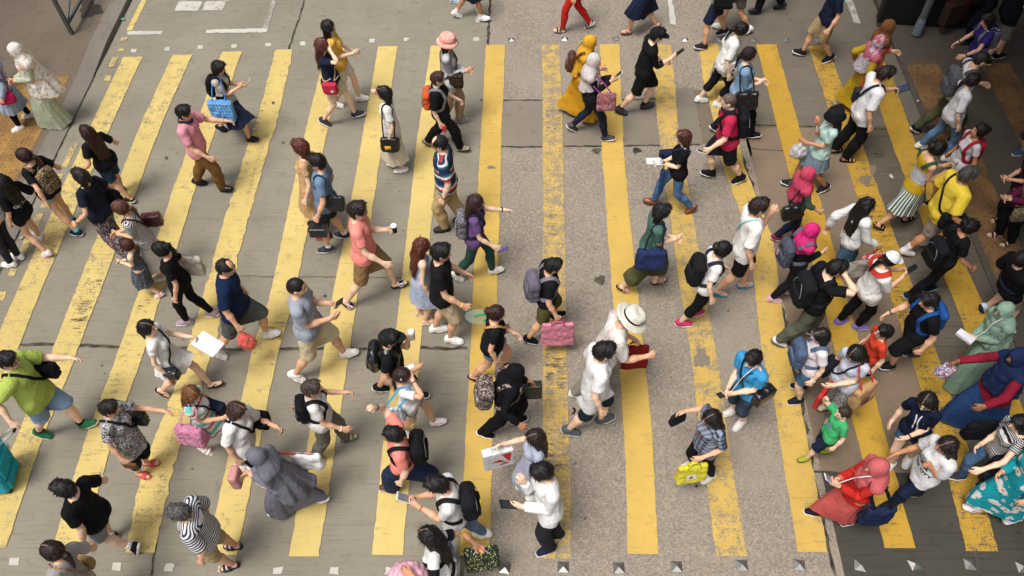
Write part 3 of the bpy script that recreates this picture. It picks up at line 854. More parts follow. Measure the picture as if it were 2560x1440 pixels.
        for i, sd in enumerate('LR'):
            m = (1, -1)[i]; mm = np.array([1, m, 1])
            th, kn, an = j['thigh' + sd], j['shin' + sd], j['foot' + sd]
            p['thigh' + sd] = p['pelvis'] + Rr['pelvis'] @ (th - j['pelvis']) * sc
            K, A = ik(p['thigh' + sd], ank[i], L1, L2, fwd + left * m * .12 + np.array([0, 0, .05]))
            pole = fwd + left * m * .08
            Rr['thigh' + sd] = frame(K - p['thigh' + sd], pole) @ frame(J['shin' + sd] - J['thigh' + sd], XA).T
            p['shin' + sd] = K; Rr['shin' + sd] = frame(A - K, pole) @ frame(J['foot' + sd] - J['shin' + sd], XA).T
            p['foot' + sd] = A; Rr['foot' + sd] = fa[i]
            # arms
            p['uarm' + sd] = p['chest'] + Rr['chest'] @ (j['uarm' + sd] - j['chest']) * sc
            a = arms[i]; a = ARM[a] if isinstance(a, str) else a
            Rc = minrot((0, 0, 1), (tl[0] * .5, tl[1] * .5, tl[2])) @ rotz(psi)
            tg = p['uarm' + sd] + Rc @ (np.array([a[0], a[1] * m, a[2]]) * sc)
            pol = Rc @ np.array([-1.0, m * .45, -.7]) if a[2] < .05 else Rc @ np.array([.15, m * .8, -.7])
            E, Wp = ik(p['uarm' + sd], tg, LU * sc, LF * sc, pol)
            rd = DA * mm
            Rr['uarm' + sd] = frame(E - p['uarm' + sd], pol) @ frame(rd, -XA).T
            p['farm' + sd] = E; Rr['farm' + sd] = frame(Wp - E, pol) @ frame(rd, -XA).T
            p['hand' + sd] = Wp; Rr['hand' + sd] = Rr['farm' + sd]
            curl = .9 if (arms[i] in ('ph', 'hb', 'st', 'rd')) else .15
            ax = np.array([m * 1.0, 0, 0]); c_, s_ = math.cos(curl), math.sin(curl)
            # fingers close towards the palm: rotate about the knuckle line
            Kc = np.array([[0, -ax[2], ax[1]], [ax[2], 0, -ax[0]], [-ax[1], ax[0], 0]])
            Rcurl = np.eye(3) + s_ * (-Kc) + (1 - c_) * Kc @ Kc
            Rr['fing' + sd] = Rr['hand' + sd] @ Rcurl
            p['fing' + sd] = Wp + Rr['hand' + sd] @ (rd * .085 * sc)
            s.hand[sd] = p['fing' + sd]; s.__dict__.setdefault('hdir', {})[sd] = nrm(Wp - E)
            s.__dict__.setdefault('wr', {})[sd] = (E, Wp)
        s.Rr, s.p, s.j = Rr, p, j
        S = {bn: np.eye(3) for bn in BN}
        S['head'] = np.diag([hs * .97 / s.B3[0], hs * .97 / s.B3[1], hs * .98])
        for sd in 'LR':
            for q in ('hand', 'fing', 'foot'): S[q + sd] = np.diag([1 / s.B3[0], 1 / s.B3[1] ** .5, 1.0])
        s.A = np.stack([Rr[bn] @ S[bn] * sc for bn in BN]); s.Jv = np.stack([j[bn] for bn in BN]); s.pv = np.stack([p[bn] for bn in BN])
        s.root = empty('person', (mid[0], mid[1], z0), label, 'person', group)
        V, F, W = BODY[sex]
        s.body = mesh_obj('body', s.pose(V, W), F, skin_mat(skin), s.root, rest=V)
        s.surf = []; s.surfw = []; s._wb = None
        s.top = None
    def pose(s, V, W):
        Q = V * s.B3; out = np.zeros_like(Q)
        for i in range(len(BN)):
            w = W[:, i]; m = w > 0
            if m.any(): out[m] += w[m, None] * ((Q[m] - s.Jv[i]) @ s.A[i].T + s.pv[i])
        return out
    def wear(s, name, g, mat, amp=.006, wl=.13, parent=None, surf=True, label=None, push=0):
        V, F, W, rest = g
        X = s.pose(V, W)
        if amp:
            tri = F if F.shape[1] == 4 else F
            N = vnormals(X, F)
            k = (.45 + .55 * np.clip((1.28 - V[:, 2]) * 3, 0, 1))
            cr = np.abs(wob(V, s.seed + 31, .20, 3, (1, 1, .55)))
            X = X + N * (k * (amp * .55 * wob(V, s.seed + len(name), wl, 5, (1, 1, .7)) + amp * 1.5 * (np.minimum(cr, .7) - .45)))[:, None]
        if push and s.surfw:
            B = s.wbvh()
            idx = np.where((V[:, 2] < push) & (np.abs(V[:, 1]) < .45))[0]
            for i in idx:
                loc, nn, _, d0 = B.find_nearest(Vector(X[i]), .06)
                if loc is None: continue
                if (Vector(X[i]) - loc).dot(nn) < .007: X[i] = np.array(loc + nn * .008)
        o = mesh_obj(name, X, F, M(mat) if isinstance(mat, str) else mat, parent or s.root, rest=rest, sharp=55)
        if label: o['label'] = label
        if surf: s.surf.append((V, F, W)); s.surfw.append((X, F)); s._wb = None
        return o
    def bvh(s):
        V = np.concatenate([g[0] for g in s.surf] + [BODY[s.sex][0]])
        F, o = [], 0
        for g in s.surf: F += (g[1] + o).tolist(); o += len(g[0])
        F += (BODY[s.sex][1] + o).tolist()
        return BVHTree.FromPolygons(V.tolist(), F)
    def wbvh(s):
        if s._wb is None:
            V = np.concatenate([x for x, f in s.surfw] or [np.zeros((1, 3))]); F, o = [], 0
            for x, f in s.surfw: F += (f + o).tolist(); o += len(x)
            s._wb = BVHTree.FromPolygons(V.tolist(), F)
        return s._wb
    def push(s, P, off, it=2):
        """lift world points off the clothes"""
        B = s.wbvh()
        for _ in range(it):
            for i in range(len(P)):
                loc, nn, _, d0 = B.find_nearest(Vector(P[i]))
                if loc is None: continue
                d_ = (Vector(P[i]) - loc).dot(nn)
                if d_ < off and d0 < .12: P[i] = np.array(loc + nn * off)
        return P
    def strap(s, name, pts, w, mat, parent, off=.008, bvh=None, th=.007, snap=None):
        P = catmull(pts, .025); B = bvh or s.bvh(); out = []; Nn = []
        for i, q in enumerate(P):
            n = nrm((q[0], q[1], .3 * max(q[2] - 1.3, 0)))
            out_d = Vector(n)
            if q[2] > 1.36: org, dr = Vector((q[0] * .5, q[1], 1.75)), Vector((0, 0, -1))
            else: org, dr = Vector((q[0] + n[0] * .6, q[1] + n[1] * .6, q[2])), Vector((-n[0], -n[1], 0))
            loc, nn, _, dist = B.find_nearest(Vector(q))
            far = (Vector(q) - loc).dot(nn)
            if snap is not None and i >= snap * len(P): Nn.append(n); out.append(q); continue
            out.append(np.array(loc + nn * off)); Nn.append(np.array(nn))
        P = np.array(out); Nn = np.array(Nn)
        for _ in range(3): P[1:-1] = (P[:-2] + 2 * P[1:-1] + P[2:]) / 4
        off = off + .009
        for i_, q in enumerate(P):
            if snap is not None and i_ >= snap * len(P): break
            loc, nn, _, _ = B.find_nearest(Vector(q)); d_ = (Vector(q) - loc).dot(nn)
            if d_ < off: P[i_] = np.array(loc + nn * off)
        W = weights(P, s.sex, ('pelvis', 'spine', 'chest', 'uarm'), 4); X = s.pose(P, W); X2 = s.pose(P + Nn * .02, W)
        X = s.push(X, .009); X[1:-1] = (X[:-2] + 2 * X[1:-1] + X[2:]) / 4; X = s.push(X, .009, 1)
        Nw = X2 - s.pose(P, W); T = np.gradient(X, axis=0); V, F = ribbon(X, np.cross(Nw, T), w * s.sc, th + .004)
        return mesh_obj(name, V, F, M(mat), parent, rest=V, sharp=40)
    def rigid(s, name, VF, bone, mat, parent, sharp=45, rest=None):
        V, F = VF; V = np.asarray(V)
        i = BI[bone]; X = (V * s.B3 - s.Jv[i]) @ s.A[i].T + s.pv[i]
        return mesh_obj(name, X, F, M(mat) if isinstance(mat, str) else mat, parent, rest=V if rest is None else rest, sharp=sharp)
    def shoes(s, kind, mat, sole='e8e6e0'):
        (V, F), (V2, F2) = shoe(kind)
        dx = RIG[s.sex]['footL'] - RIG['m']['footL']
        for sd, m in (('L', 1), ('R', -1)):
            A, B = (V + dx) * (1, m, 1), (V2 + dx) * (1, m, 1)
            fl = lambda f: [q[:, ::-1] for q in f] if isinstance(f, list) else f[:, ::-1]
            up = s.rigid('shoe' if kind in ('sneak', 'boot', 'flat') else 'sandal', (A, F if m == 1 else fl(F)), 'foot' + sd, mat, s.root)
            s.rigid('sole', (B, F2 if m == 1 else fl(F2)), 'foot' + sd, sole, up)
            s.__dict__.setdefault('shoe_o', {})[sd] = up
    def socks(s, hexs, z=.16):
        J = RIG[s.sex]
        for sd, m in (('L', 1), ('R', -1)):
            f = Field(J['footL'] + (-.08, -.08, -.04), J['footL'] + (.08, .08, .12), .009)
            f.cone(J['footL'] + (-.002, 0, -.03), J['footL'] + (-.006, -.004, z - .085), .046, .047, 1, .01); f.plane((0, 0, z), (0, 0, 1))
            V, F = f.mesh(); V = V * (1, m, 1); F = F if m == 1 else F[:, ::-1]
            W = weights(V, s.sex, ('shin', 'foot'))
            mesh_obj('sock', s.pose(V, W), F, M(hexs), s.root, rest=V)
    def swoosh(s, hexs, sides='LR'):
        """curved tick on the outer side of each shoe"""
        for sd, m in (('L', 1), ('R', -1)):
            A = RIG[s.sex]['footL'] * (1, m, 1)
            for o in (1, -1):
                P = [A + (.085, m * o * .046, -.052), A + (.05, m * o * .049, -.056), A + (.01, m * o * .047, -.040), A + (-.03, m * o * .045, -.015)]
                c = catmull(P, .012); w = np.linspace(.006, .014, len(c)); w[-3:] = .004
                V, F = tube(c, w * .8, 5); s.rigid('logo', (V, F), 'foot' + sd, hexs, s.shoe_o[sd], rest=V)
    def stripes3(s, hexs, bone='foot'):
        for sd, m in (('L', 1), ('R', -1)):
            A = RIG[s.sex]['footL'] * (1, m, 1); parts = []
            for k in range(3):
                for o in (1, -1):
                    x = .015 + k * .024
                    parts.append(tube([A + (x + .012, m * o * .047, -.056), A + (x, m * o * .047, -.035), A + (x - .010, m * o * .038, -.016)], .0055, 5))
            V, F = join(parts); s.rigid('stripe', (V, F), 'foot' + sd, hexs, s.shoe_o[sd], rest=V)
    def hair(s, style, col='15110f', grey=None):
        V, F, W, r = hair(style)
        return s.wear('hair', (V, F, W, r), hair_mat(col, grey, (0, .006, -.018, .022)[s.seed % 4] if style in ('bo', 'lo', 'xl', 'po', 'br', 'hp') else 0), amp=0, surf=False)
    def scarf(s, hem, mat, side=1.0, back=0.0, amp=.007):
        g = headscarf(hem, s.sex, side, back); return s.wear('headscarf', g, mat, amp, .1, push=1.46)
    def cap(s, mat, logo=None, back=False):
        f = Field((-.22, -.13, 1.56), (.26, .13, 1.78), .0075)
        f.ell((-.006, 0, 1.628), (.119, .099, .112), .02)
        f.plane((0, 0, 1.628), (-.18, 0, -1))
        V, F = f.mesh(); V = relax(V, F, 1, .3)
        f = Field((0, -.13, 1.56), (.28, .13, 1.72), .0065)
        f.ell((.09, 0, 1.632), (.115, .082, .02), .004); f.ell((.09, 0, 1.612), (.135, .10, .024), .002, neg=True); f.plane((.085, 0, 1.6), (-1, 0, 0))
        V2, F2 = f.mesh()
        if back: V = V * (-1, 1, 1); F = F[:, ::-1]; V2 = V2 * (-1, 1, 1) - (.012, 0, 0); F2 = F2[:, ::-1]
        c = s.rigid('cap', (V, F), 'head', mat, s.root); s.rigid('brim', (V2, F2), 'head', mat, c)
        b_ = boxm((0, 0, 1.742), (.008, .008, .005)); s.rigid('button', b_, 'head', mat, c)
        return c
    def brimhat(s, kind, mat, band=None):
        c = (-.004, 0, 1.60)
        if kind == 'wide':
            prof = [(.205, .026), (.20, .034), (.16, .038), (.124, .040), (.118, .055), (.115, .12), (.105, .150), (.07, .158), (.03, .150), (.001, .148)]
            prof = [(.20, .020)] + prof
        elif kind == 'bucket': prof = [(.158, -.002), (.160, .006), (.124, .055), (.120, .11), (.105, .142), (.05, .152), (.001, .153)]
        else: prof = [(.165, -.005), (.168, .003), (.15, .03), (.120, .045), (.120, .10), (.104, .14), (.05, .153), (.001, .155)]
        V, F = lathe(prof, 44, c, 1.05, .93)
        V[:, 2] += (.01 if kind == 'wide' else .008) * np.cos(2 * np.arctan2(V[:, 1], V[:, 0])) * np.clip((np.hypot(V[:, 0], V[:, 1]) - .12) / .08, 0, 1)
        h = s.rigid('hat', (V, F), 'head', mat, s.root, sharp=None)
        if band:
            V, F = lathe([(.1205, .046), (.1195, .072)], 44, c, 1.06, .94); s.rigid('hat_band', (V, F), 'head', band, h, sharp=None)
        return h
    def glasses(s, col='241a16', up=0.0, dark=False):
        parts = []
        for m in (1, -1):
            a = np.linspace(0, 2 * np.pi, 14, endpoint=False)
            P = np.stack([np.full(14, .112) - .004 * np.abs(np.cos(a)), m * .034 + .024 * np.cos(a), 1.597 + .019 * np.sin(a)], 1)
            parts.append(tube(P, .0026, 5, True)); parts.append(tube([(.108, m * .058, 1.602), (.06, m * .083, 1.604), (.0, m * .088, 1.598)], .0026, 5))
            if dark: 
                parts.append((np.concatenate([P, [[.112, m * .034, 1.597]]]), np.array([[i, (i + 1) % 14, 14] for i in range(14)])))
        parts.append(tube([(.112, -.011, 1.601), (.116, 0, 1.604), (.112, .011, 1.601)], .0026, 5))
        V, F = join(parts)
        if up: V = V + (-.045, 0, .085)
        return s.rigid('sunglasses' if dark else 'glasses', (V, F), 'head', 'shine:' + col, s.root, rest=V, sharp=None)
    def watch(s, sd='R', mat='shine:141414', name='watch'):
        E, Wp = s.wr[sd]; d = nrm(Wp - E); c = Wp - d * .02
        u = nrm(np.cross(d, (.2, .3, .9))); w = np.cross(d, u); a = np.linspace(0, 2 * np.pi, 14, endpoint=False)
        P = c + (np.cos(a)[:, None] * u + np.sin(a)[:, None] * w) * .030 * s.sc
        V, F = tube(P, .009 if name == 'watch' else .006, 6, True)
        mesh_obj(name, V, F, M(mat), s.root, rest=V)
    def decal(s, name, polys, mat, side=1, z0=1.25, y0=0.0, off=.004, parent=None):
        """flat print on the chest (side 1) or back (-1); polys = [(V2 (n,2), F)] in metres"""
        V2, F = join([(np.c_[p, np.zeros(len(p))], f) for p, f in polys])
        B = s.bvh(); X = []
        for u, v, _ in V2:
            y = y0 + u * side; h_ = B.ray_cast(Vector((side * 1.0, y, z0 + v)), Vector((-side, 0, 0)))
            X.append(np.array(h_[0]) + np.array([side * off, 0, 0]) if h_[0] else np.array([side * .12, y, z0 + v]))
        X = np.array(X); W = weights(X, s.sex, ('pelvis', 'spine', 'chest'))
        return mesh_obj(name, s.push(s.pose(X, W), .005, 1), F, M(mat), parent or s.root, rest=X, smooth=False)
    # ---------------------------------------------------------------- things carried
    def thing(s, name, label, cat, at, group=None): return empty(name, tuple(at), label, cat, group)
    def backpack(s, label, mat, size=(.29, .15, .42), z=1.19, front=False, pocket=None, straps=None, round_=.055, tagm=None, drop=0.0):
        w, d, h_ = size; sg = 1 if front else -1; B = s.bvh()
        hit = B.ray_cast(Vector((sg, 0, z + .05)), Vector((-sg, 0, 0)))[0]
        xs = abs(hit.x) + .004 if hit else .13
        cx = sg * (xs + d / 2)
        f = Field((cx - d / 2 - .04, -w / 2 - .04, z - h_ / 2 - .05), (cx + d / 2 + .04, w / 2 + .04, z + h_ / 2 + .05), .011)
        f.box((cx, 0, z - h_ * .04), (d / 2, w / 2, h_ * .46), round_, .02); f.ell((cx, 0, z + h_ * .28), (d / 2, w * .46, h_ * .24), .03)
        V, F = f.mesh(); V = relax(V, F, 2, .4)
        V = V + vnormals(V, F) * (.005 * wob(V, s.seed + 7, .12, 5))[:, None]
        i = BI['chest']; loc = (np.array([cx, 0, z]) * s.B3 - s.Jv[i]) @ s.A[i].T + s.pv[i]
        t = s.thing('backpack', label, 'backpack', loc)
        s.rigid('bag_body', (V, F), 'chest', mat, t, rest=V)
        px = cx + sg * d * .5
        f = Field((px - .07, -w / 2, z - h_ / 2 - .02), (px + .08, w / 2, z + .08), .011)
        f.box((px, 0, z - h_ * .20), (.032, w * .38, h_ * .21), .03, .0)
        V, F = f.mesh(); V = relax(V, F, 1, .4); s.rigid('front_pocket', (V, F), 'chest', pocket or mat, t, rest=V)
        zp = tube(catmull([(px + sg * .004, -w * .40, z - h_ * .02), (px + sg * .008, -w * .3, z + h_ * .24), (px * .98, 0, z + h_ * .36), (px + sg * .008, w * .3, z + h_ * .24), (px + sg * .004, w * .40, z - h_ * .02)], .03), .0055, 5)
        s.rigid('zip', zp, 'chest', 'shine:77777a' if straps is None else straps, t, rest=zp[0])
        hd = tube(catmull([(cx - sg * d * .35, -.035, z + h_ * .46), (cx - sg * d * .35, 0, z + h_ * .56), (cx - sg * d * .35, .035, z + h_ * .46)], .02), .008, 5)
        s.rigid('handle', hd, 'chest', straps or mat, t, rest=hd[0])
        for m in (1, -1):
            o = sg * -1
            pts = [(-.13 * o, m * .085, z + h_ * .38), (-.06 * o, m * .095, 1.445), (.04 * o, m * .10, 1.44), (.115 * o, m * .105, 1.33), (.125 * o, m * .125, 1.2), (.07 * o, m * .165, 1.08), (-.05 * o, m * .155, z - h_ * .36), (-.125 * o, m * .12, z - h_ * .42)]
            s.strap('strap', pts, .05, straps or mat, t, .007, B)
        if tagm:
            b_ = boxm((px + sg * .045, w * .12, z - .02), (.004, .022, .05)); s.rigid('luggage_tag', b_, 'chest', tagm, t, rest=b_[0])
        return t
    def crossbody(s, label, mat, side='R', size=(.24, .08, .19), z=.90, x=0.05, strap=None, kind='bag', tagm=None, wst=.022, name='shoulder_bag'):
        w, d, h_ = size; m = 1 if side == 'L' else -1; B = s.bvh()
        hit = B.ray_cast(Vector((x, m * .31, z)), Vector((0, -m, 0)))[0]
        ys = (abs(hit.y) if hit else .18) + .006
        c = (x, m * (ys + d / 2), z)
        f = Field(np.array(c) - (w / 2 + .03, d / 2 + .03, h_ / 2 + .03), np.array(c) + (w / 2 + .03, d / 2 + .03, h_ / 2 + .03), .0095)
        f.box(c, (w / 2, d / 2, h_ / 2), min(.03, d * .45), .0)
        V, F = f.mesh(); V = relax(V, F, 1, .4); V = V + vnormals(V, F) * (.004 * wob(V, s.seed + 3, .09, 5))[:, None]
        i = BI['pelvis']; loc = (np.array(c) - s.Jv[i]) @ s.A[i].T + s.pv[i]
        t = s.thing(name, label, 'bag', loc)
        s.rigid('bag_body', (V, F), 'pelvis', mat, t, rest=V)
        b_ = rbox((x, m * (ys + d + .002), z + h_ * .12), (w * .47, .012, h_ * .36), .01, .007); s.rigid('flap', b_, 'pelvis', mat, t, rest=b_[0])
        if tagm: b_ = boxm((x + w * .18, m * (ys + d + .016), z - h_ * .08), (.02, .003, .02)); s.rigid('label_patch', b_, 'pelvis', tagm, t, rest=b_[0])
        zt = z + h_ / 2 - .01
        for sg in (1, -1):
            pts = [(-.012 + sg * .01, -m * .095, 1.46), (sg * .075, -m * .075, 1.40), (sg * .13, -m * .03, 1.28), (sg * .135, m * .06, 1.12), (sg * .09, m * .14, 1.0), (x + sg * w * .40, m * (ys + d / 2), zt)]
            s.strap('strap', pts, wst, strap or mat, t, .006, B, .006, snap=.93)
        return t
    def sidebag(s, label, mat, side='R', size=(.36, .12, .30), z=.98, x=0.0, strap=None, bulge=.0, spread=1.0, wst=.022, tilt=0, patch=None, cat='bag', name='tote_bag'):
        """bag hanging from one shoulder"""
        w, d, h_ = size; m = 1 if side == 'L' else -1; B = s.bvh()
        hit = B.ray_cast(Vector((x, m * .29, min(z, 1.0))), Vector((0, -m, 0)))[0]
        ys = (abs(hit.y) if hit else .18) + .008
        c = np.array((x, m * (ys + d / 2), z))
        f = Field(c - (w / 2 + .03, d / 2 + .04, h_ / 2 + .04), c + (w / 2 + .03, d / 2 + .04, h_ / 2 + .04), .0105)
        f.box(c, (w / 2, d / 2, h_ / 2), min(.045, d * .47), .0)
        V, F = f.mesh(); V = relax(V, F, 1, .4)
        u = np.clip((V[:, 2] - (z - h_ / 2)) / h_, 0, 1)
        V[:, 1] = c[1] + (V[:, 1] - c[1]) * (1.15 - .55 * u); V[:, 0] = c[0] + (V[:, 0] - c[0]) * (1 + .0 * u)
        V = V + vnormals(V, F) * (.007 * wob(V, s.seed + 5, .14, 6))[:, None]
        S0 = np.array([-.012, m * (RIG[s.sex]['uarmL'][1] - .03), 1.43]); i = BI['chest']; Sw = (S0 * s.B3 - s.Jv[i]) @ s.A[i].T + s.pv[i]
        Rb = minrot((0, 0, 1), s.tl * np.array([.62, .62, 1])) @ rotz(s.psi)
        hang = lambda Q: ((np.asarray(Q) - S0) * s.B3) @ Rb.T * s.sc + Sw
        t = s.thing(name, label, cat, hang(c[None])[0]); mesh_obj('bag_body', hang(V), F, M(mat), t, rest=V, sharp=45)
        zt = z + h_ / 2 - .015
        sh = RIG[s.sex]['uarmL'][1] - .045
        P = catmull([(x + w * .28 * spread, c[1] + m * .01, zt), (x * .4 + .095, m * (sh + .075), (zt + 1.40) / 2 + .04), (.05, m * sh, 1.435), (-.03, m * sh, 1.44), (x * .4 - .10, m * (sh + .075), (zt + 1.40) / 2 + .04), (x - w * .28 * spread, c[1] + m * .01, zt)], .025)
        q = []
        for v in P:
            loc_, nn, _, _ = B.find_nearest(Vector(v)); dd = (Vector(v) - loc_).dot(nn)
            q.append(np.array(loc_ + nn * .018) if dd < .018 else v)
        P = np.array(q); T = np.gradient(P, axis=0)
        V, F = ribbon(P, np.cross(T, np.cross(np.array([0, m * 1.0, .4]), T)) if False else np.cross(np.tile([0, m * 1.0, .35], (len(P), 1)), T), wst, .008)
        mesh_obj('strap', hang(V), F, M(strap or mat), t, rest=V, sharp=45)
        if patch: b_ = boxm((x + w * .1, c[1] + m * d * .52, z - h_ * .1), (w * .16, .004, h_ * .16)); mesh_obj('label_patch', hang(b_[0]), b_[1], M(patch), t, rest=b_[0])
        return t
    def handbag(s, label, mat, sd='R', size=(.32, .12, .32), drop=.12, handle=None, kind='tote', yaw=0, name='carrier_bag', cat='bag', patch=None, patchfn=None, swing=0.0, strapw=.012):
        """bag hanging straight down from a hand"""
        w, d, h_ = size; H = s.hand[sd] - np.array([0, 0, .02])
        Rz = rotz(s.psi + R(yaw)) @ roty(swing)
        f = Field((-w / 2 - .05, -d / 2 - .05, -h_ - .05), (w / 2 + .05, d / 2 + .05, .04), .0105)
        if kind == 'plastic': f.ell((0, 0, -h_ * .58), (w / 2, d / 2, h_ * .42), .02); f.cone((0, 0, .01), (0, 0, -h_ * .6), .012, min(w, d) * .40, 1.3, .05)
        else: f.box((0, 0, -h_ / 2), (w / 2, d / 2, h_ / 2), min(.03, d * .4) if kind == 'tote' else .012, .0)
        V, F = f.mesh(); V = relax(V, F, 1, .3)
        if kind == 'tote':
            u = np.clip(-V[:, 2] / h_, 0, 1); V[:, 1] *= .45 + .65 * u; V[:, 0] *= .95 + .06 * u
        V = V + vnormals(V, F) * ((.010 if kind == 'plastic' else .005 if kind == 'tote' else 0) * wob(V, s.seed + 11, .09, 7))[:, None]
        t = s.thing(name, label, cat, H)
        o = np.array([0, 0, -drop])
        b = mesh_obj('bag_body', (V + o) @ Rz.T + H, F, M(mat), t, rest=V + (0, 0, 1.0), sharp=50)
        if kind != 'plastic' or drop > .05:
            for sg in (1, -1):
                P = catmull([(-w * .22, sg * d * .2, -drop - .01), (-w * .10, sg * d * .06, -drop * .35), (0, sg * .012, 0), (w * .10, sg * d * .06, -drop * .35), (w * .22, sg * d * .2, -drop - .01)], .02)
                V2, F2 = ribbon(P, np.tile([0.3, 1.0, 0], (len(P), 1)), strapw, .006) if kind == 'tote' else tube(P, .006, 5)
                mesh_obj('handle', V2 @ Rz.T + H, F2, M(handle or mat), t, rest=V2)
        if patch:
            for sg in (1, -1):
                for (pv, pf, pm) in patch:
                    pv = np.asarray(pv, float)
                    X = np.stack([pv[:, 0] * w * sg, np.full(len(pv), sg * (d / 2 * (1.10 if kind == 'tote' else 1) + .006)), -drop - h_ / 2 + pv[:, 1] * h_], 1)
                    if kind == 'tote': X[:, 1] = sg * (d / 2 * (.45 + .65 * np.clip((-X[:, 2] - drop) / h_, 0, 1)) + .009)
                    mesh_obj('print', X @ Rz.T + H, np.array(pf), M(pm), t, rest=X, smooth=False)
        return t
    def phone(s, label, sd='R', mat='shine:15171b', body='shine:2a2c30', scale=1.0, name='phone', cat='phone', tilt=.6, size=(.078, .150, .009)):
        H = s.hand[sd]; up = nrm(s.p['head'] + np.array([0, 0, .08]) - H)
        y = nrm(s.fwd - up * (s.fwd @ up)); x = np.cross(y, up)
        Rm = np.stack([x, y, up], 1); c = H + s.hdir[sd] * .05 + y * .03 + up * .022
        w, l, th = size
        t = s.thing(name, label, cat, c)
        V, F = rbox((0, 0, 0), (w / 2 * scale, l / 2 * scale, max(th, .012) / 2), .005, .004); mesh_obj('case', V @ Rm.T + c, F, M(body), t, rest=V, sharp=40)
        V, F = boxm((0, 0, max(th, .012) / 2 + .001), (w * .43 * scale, l * .43 * scale, .0015)); mesh_obj('screen', V @ Rm.T + c, F, M(mat), t, rest=V, smooth=False)
        return t
    def held(s, name, label, cat, parts, sd='R', off=(0, 0, 0), yaw=0, tiltx=0.0):
        """parts = [(part name, (V, F), mat)] built round the origin; put into a hand"""
        c = s.hand[sd] + s.fwd * off[0] + s.left * off[1] + np.array([0, 0, off[2]])
        t = s.thing(name, label, cat, c); Rz = rotz(s.psi + R(yaw)) @ roty(tiltx)
        for pn, (V, F), mat in parts: mesh_obj(pn, np.asarray(V) @ Rz.T + c, F, M(mat) if isinstance(mat, str) else mat, t, rest=V, sharp=40)
        return t
def text_poly(txt, size, bold=.0, arc=0.0):
    cu = bpy.data.curves.new('t', 'FONT'); cu.body = txt; cu.size = size; cu.align_x = 'CENTER'; cu.offset = bold; cu.resolution_u = 2
    o = bpy.data.objects.new('t', cu); COL.objects.link(o)
    me = bpy.data.meshes.new_from_object(o.evaluated_get(bpy.context.evaluated_depsgraph_get()))
    bm = bmesh.new(); bm.from_mesh(me); bmesh.ops.triangulate(bm, faces=bm.faces[:]); bm.to_mesh(me); bm.free()
    V = np.array([v.co[:2] for v in me.vertices]); F = np.array([list(p.vertices) for p in me.polygons])
    bpy.data.objects.remove(o); bpy.data.curves.remove(cu); bpy.data.meshes.remove(me)
    if arc:
        a = V[:, 0] / arc; V = np.stack([(arc - V[:, 1]) * np.sin(a), arc * 1 - (arc - V[:, 1]) * np.cos(a) ], 1)
    return V, F
# ------------------------------------------------------------------ everyone in the street
NAME = dict(tee='shirt', fit='shirt', loose='shirt', polo='polo_shirt', long='long_sleeved_shirt', blouse='blouse', tank='vest_top', tunic='tunic', sl34='shirt', crop='shirt', maxi='dress', bod='dress', bodt='dress', cold='shirt',
            pants='trousers', slim='trousers', wide='trousers', legg='leggings', capri='trousers', shorts='shorts', mini='shorts', culo='trousers', bermuda='shorts', midshort='shorts')
CROWD = []
def P(label, sex, px_, py_, feet, hd, top, bot, hr, sh, **kw):
    head = None if px_ is None else (px_, py_)
    p = Person(label, sex, head, feet, hd, **kw)
    CROWD.append((label, p))
    if bot:
        k, m = bot[0], bot[1]
        if k == 'skirt': p.wear('skirt', skirt(bot[2], bot[3], r0=.142, seed=p.seed), m, .004)
        else: p.wear(NAME[k], lower(k, sex), m, .0015 if k in ('legg', 'slim', 'capri') else .006)
    if top:
        k, m = top[0], top[1]
        if k in ('bod', 'bodt', 'maxi'): p.wear('dress', merge(upper(k, sex), skirt(top[2], top[3], r0=.148, seed=p.seed)), m, .005)
        else: p.wear(NAME[k], upper(k, sex), m, .003 if k in ('fit', 'tank', 'crop') else .007, push=1.06)
    if hr: p.hair(*hr)
    if sh: p.shoes(*sh)
    return p
BK, BR, DB = '120f0e', '3b2219', '1f1613'
W_, NV, CH = 'dedbd6', '1c2437', '19191b'
SW, SB = ('sneak', 'e4e1dc', 'efece6'), ('sneak', '1b1b1e', 'e4e1dc')

# --- left pavement and left edge
p = P('person in a long floral headscarf and tiered pale green dress', 'f', 46, 120, [(152, 305), (128, 312)], 215, ('maxi', 'aeb39a', .05, 0.238), None, None, ('flat', 'd8d5cc', 'e8e6e0'), arms=('be', 'be'), hp=18)
p.scarf(.72, 'floral:dcd6cc:cf9068:a9aea0:c8b8a0:1.3', 1.15, .10); p.phone('phone held by the person in the floral headscarf', 'L')
p = P('person in pale denim smock dress, black leggings and white shoes', 'f', -22, 138, [(68, 290), (43, 322)], 200, ('maxi', 'denim:8e9cb0:a9b5c6', .42, 0.197), ('legg', '15151a'), ('bo', BK), ('sneak', 'e4e1dc', 'efece6'), arms=('hb', 'be'))
p.wear('shoulder_wrap', upper('crop', 'f'), '17171b', .004)
p.sidebag('bright pink handbag beside the pale denim dress', 'b01f54', 'L', size=(.30, .12, .24), z=.86)
p = P('person in navy shirt and blue jeans at the left edge', 'm', -48, 10, [(-8, 225), (-30, 232)], 180, ('tee', '1d2233'), ('slim', 'denim:33465f:4d6380'), ('sh', BK), SW, arms=('hb', 'dn'))
p = P('person in black shirt and pale denim shorts with camouflage backpack', 'f', 64, 388, [(176, 548), (190, 582)], 155, ('tee', '17171b'), ('mini', 'denim:8d968f:a8afa6'), ('po', '2c1914'), ('sneak', '1d2a3a', 'efece6'), arms=('bk', 'fo'), hy=30)
p.backpack('camouflage backpack over a black shirt and denim shorts', 'camo:4a3b2a:8a7657:2b2418:b09a78:.6'); p.socks('54b8b8', .13)
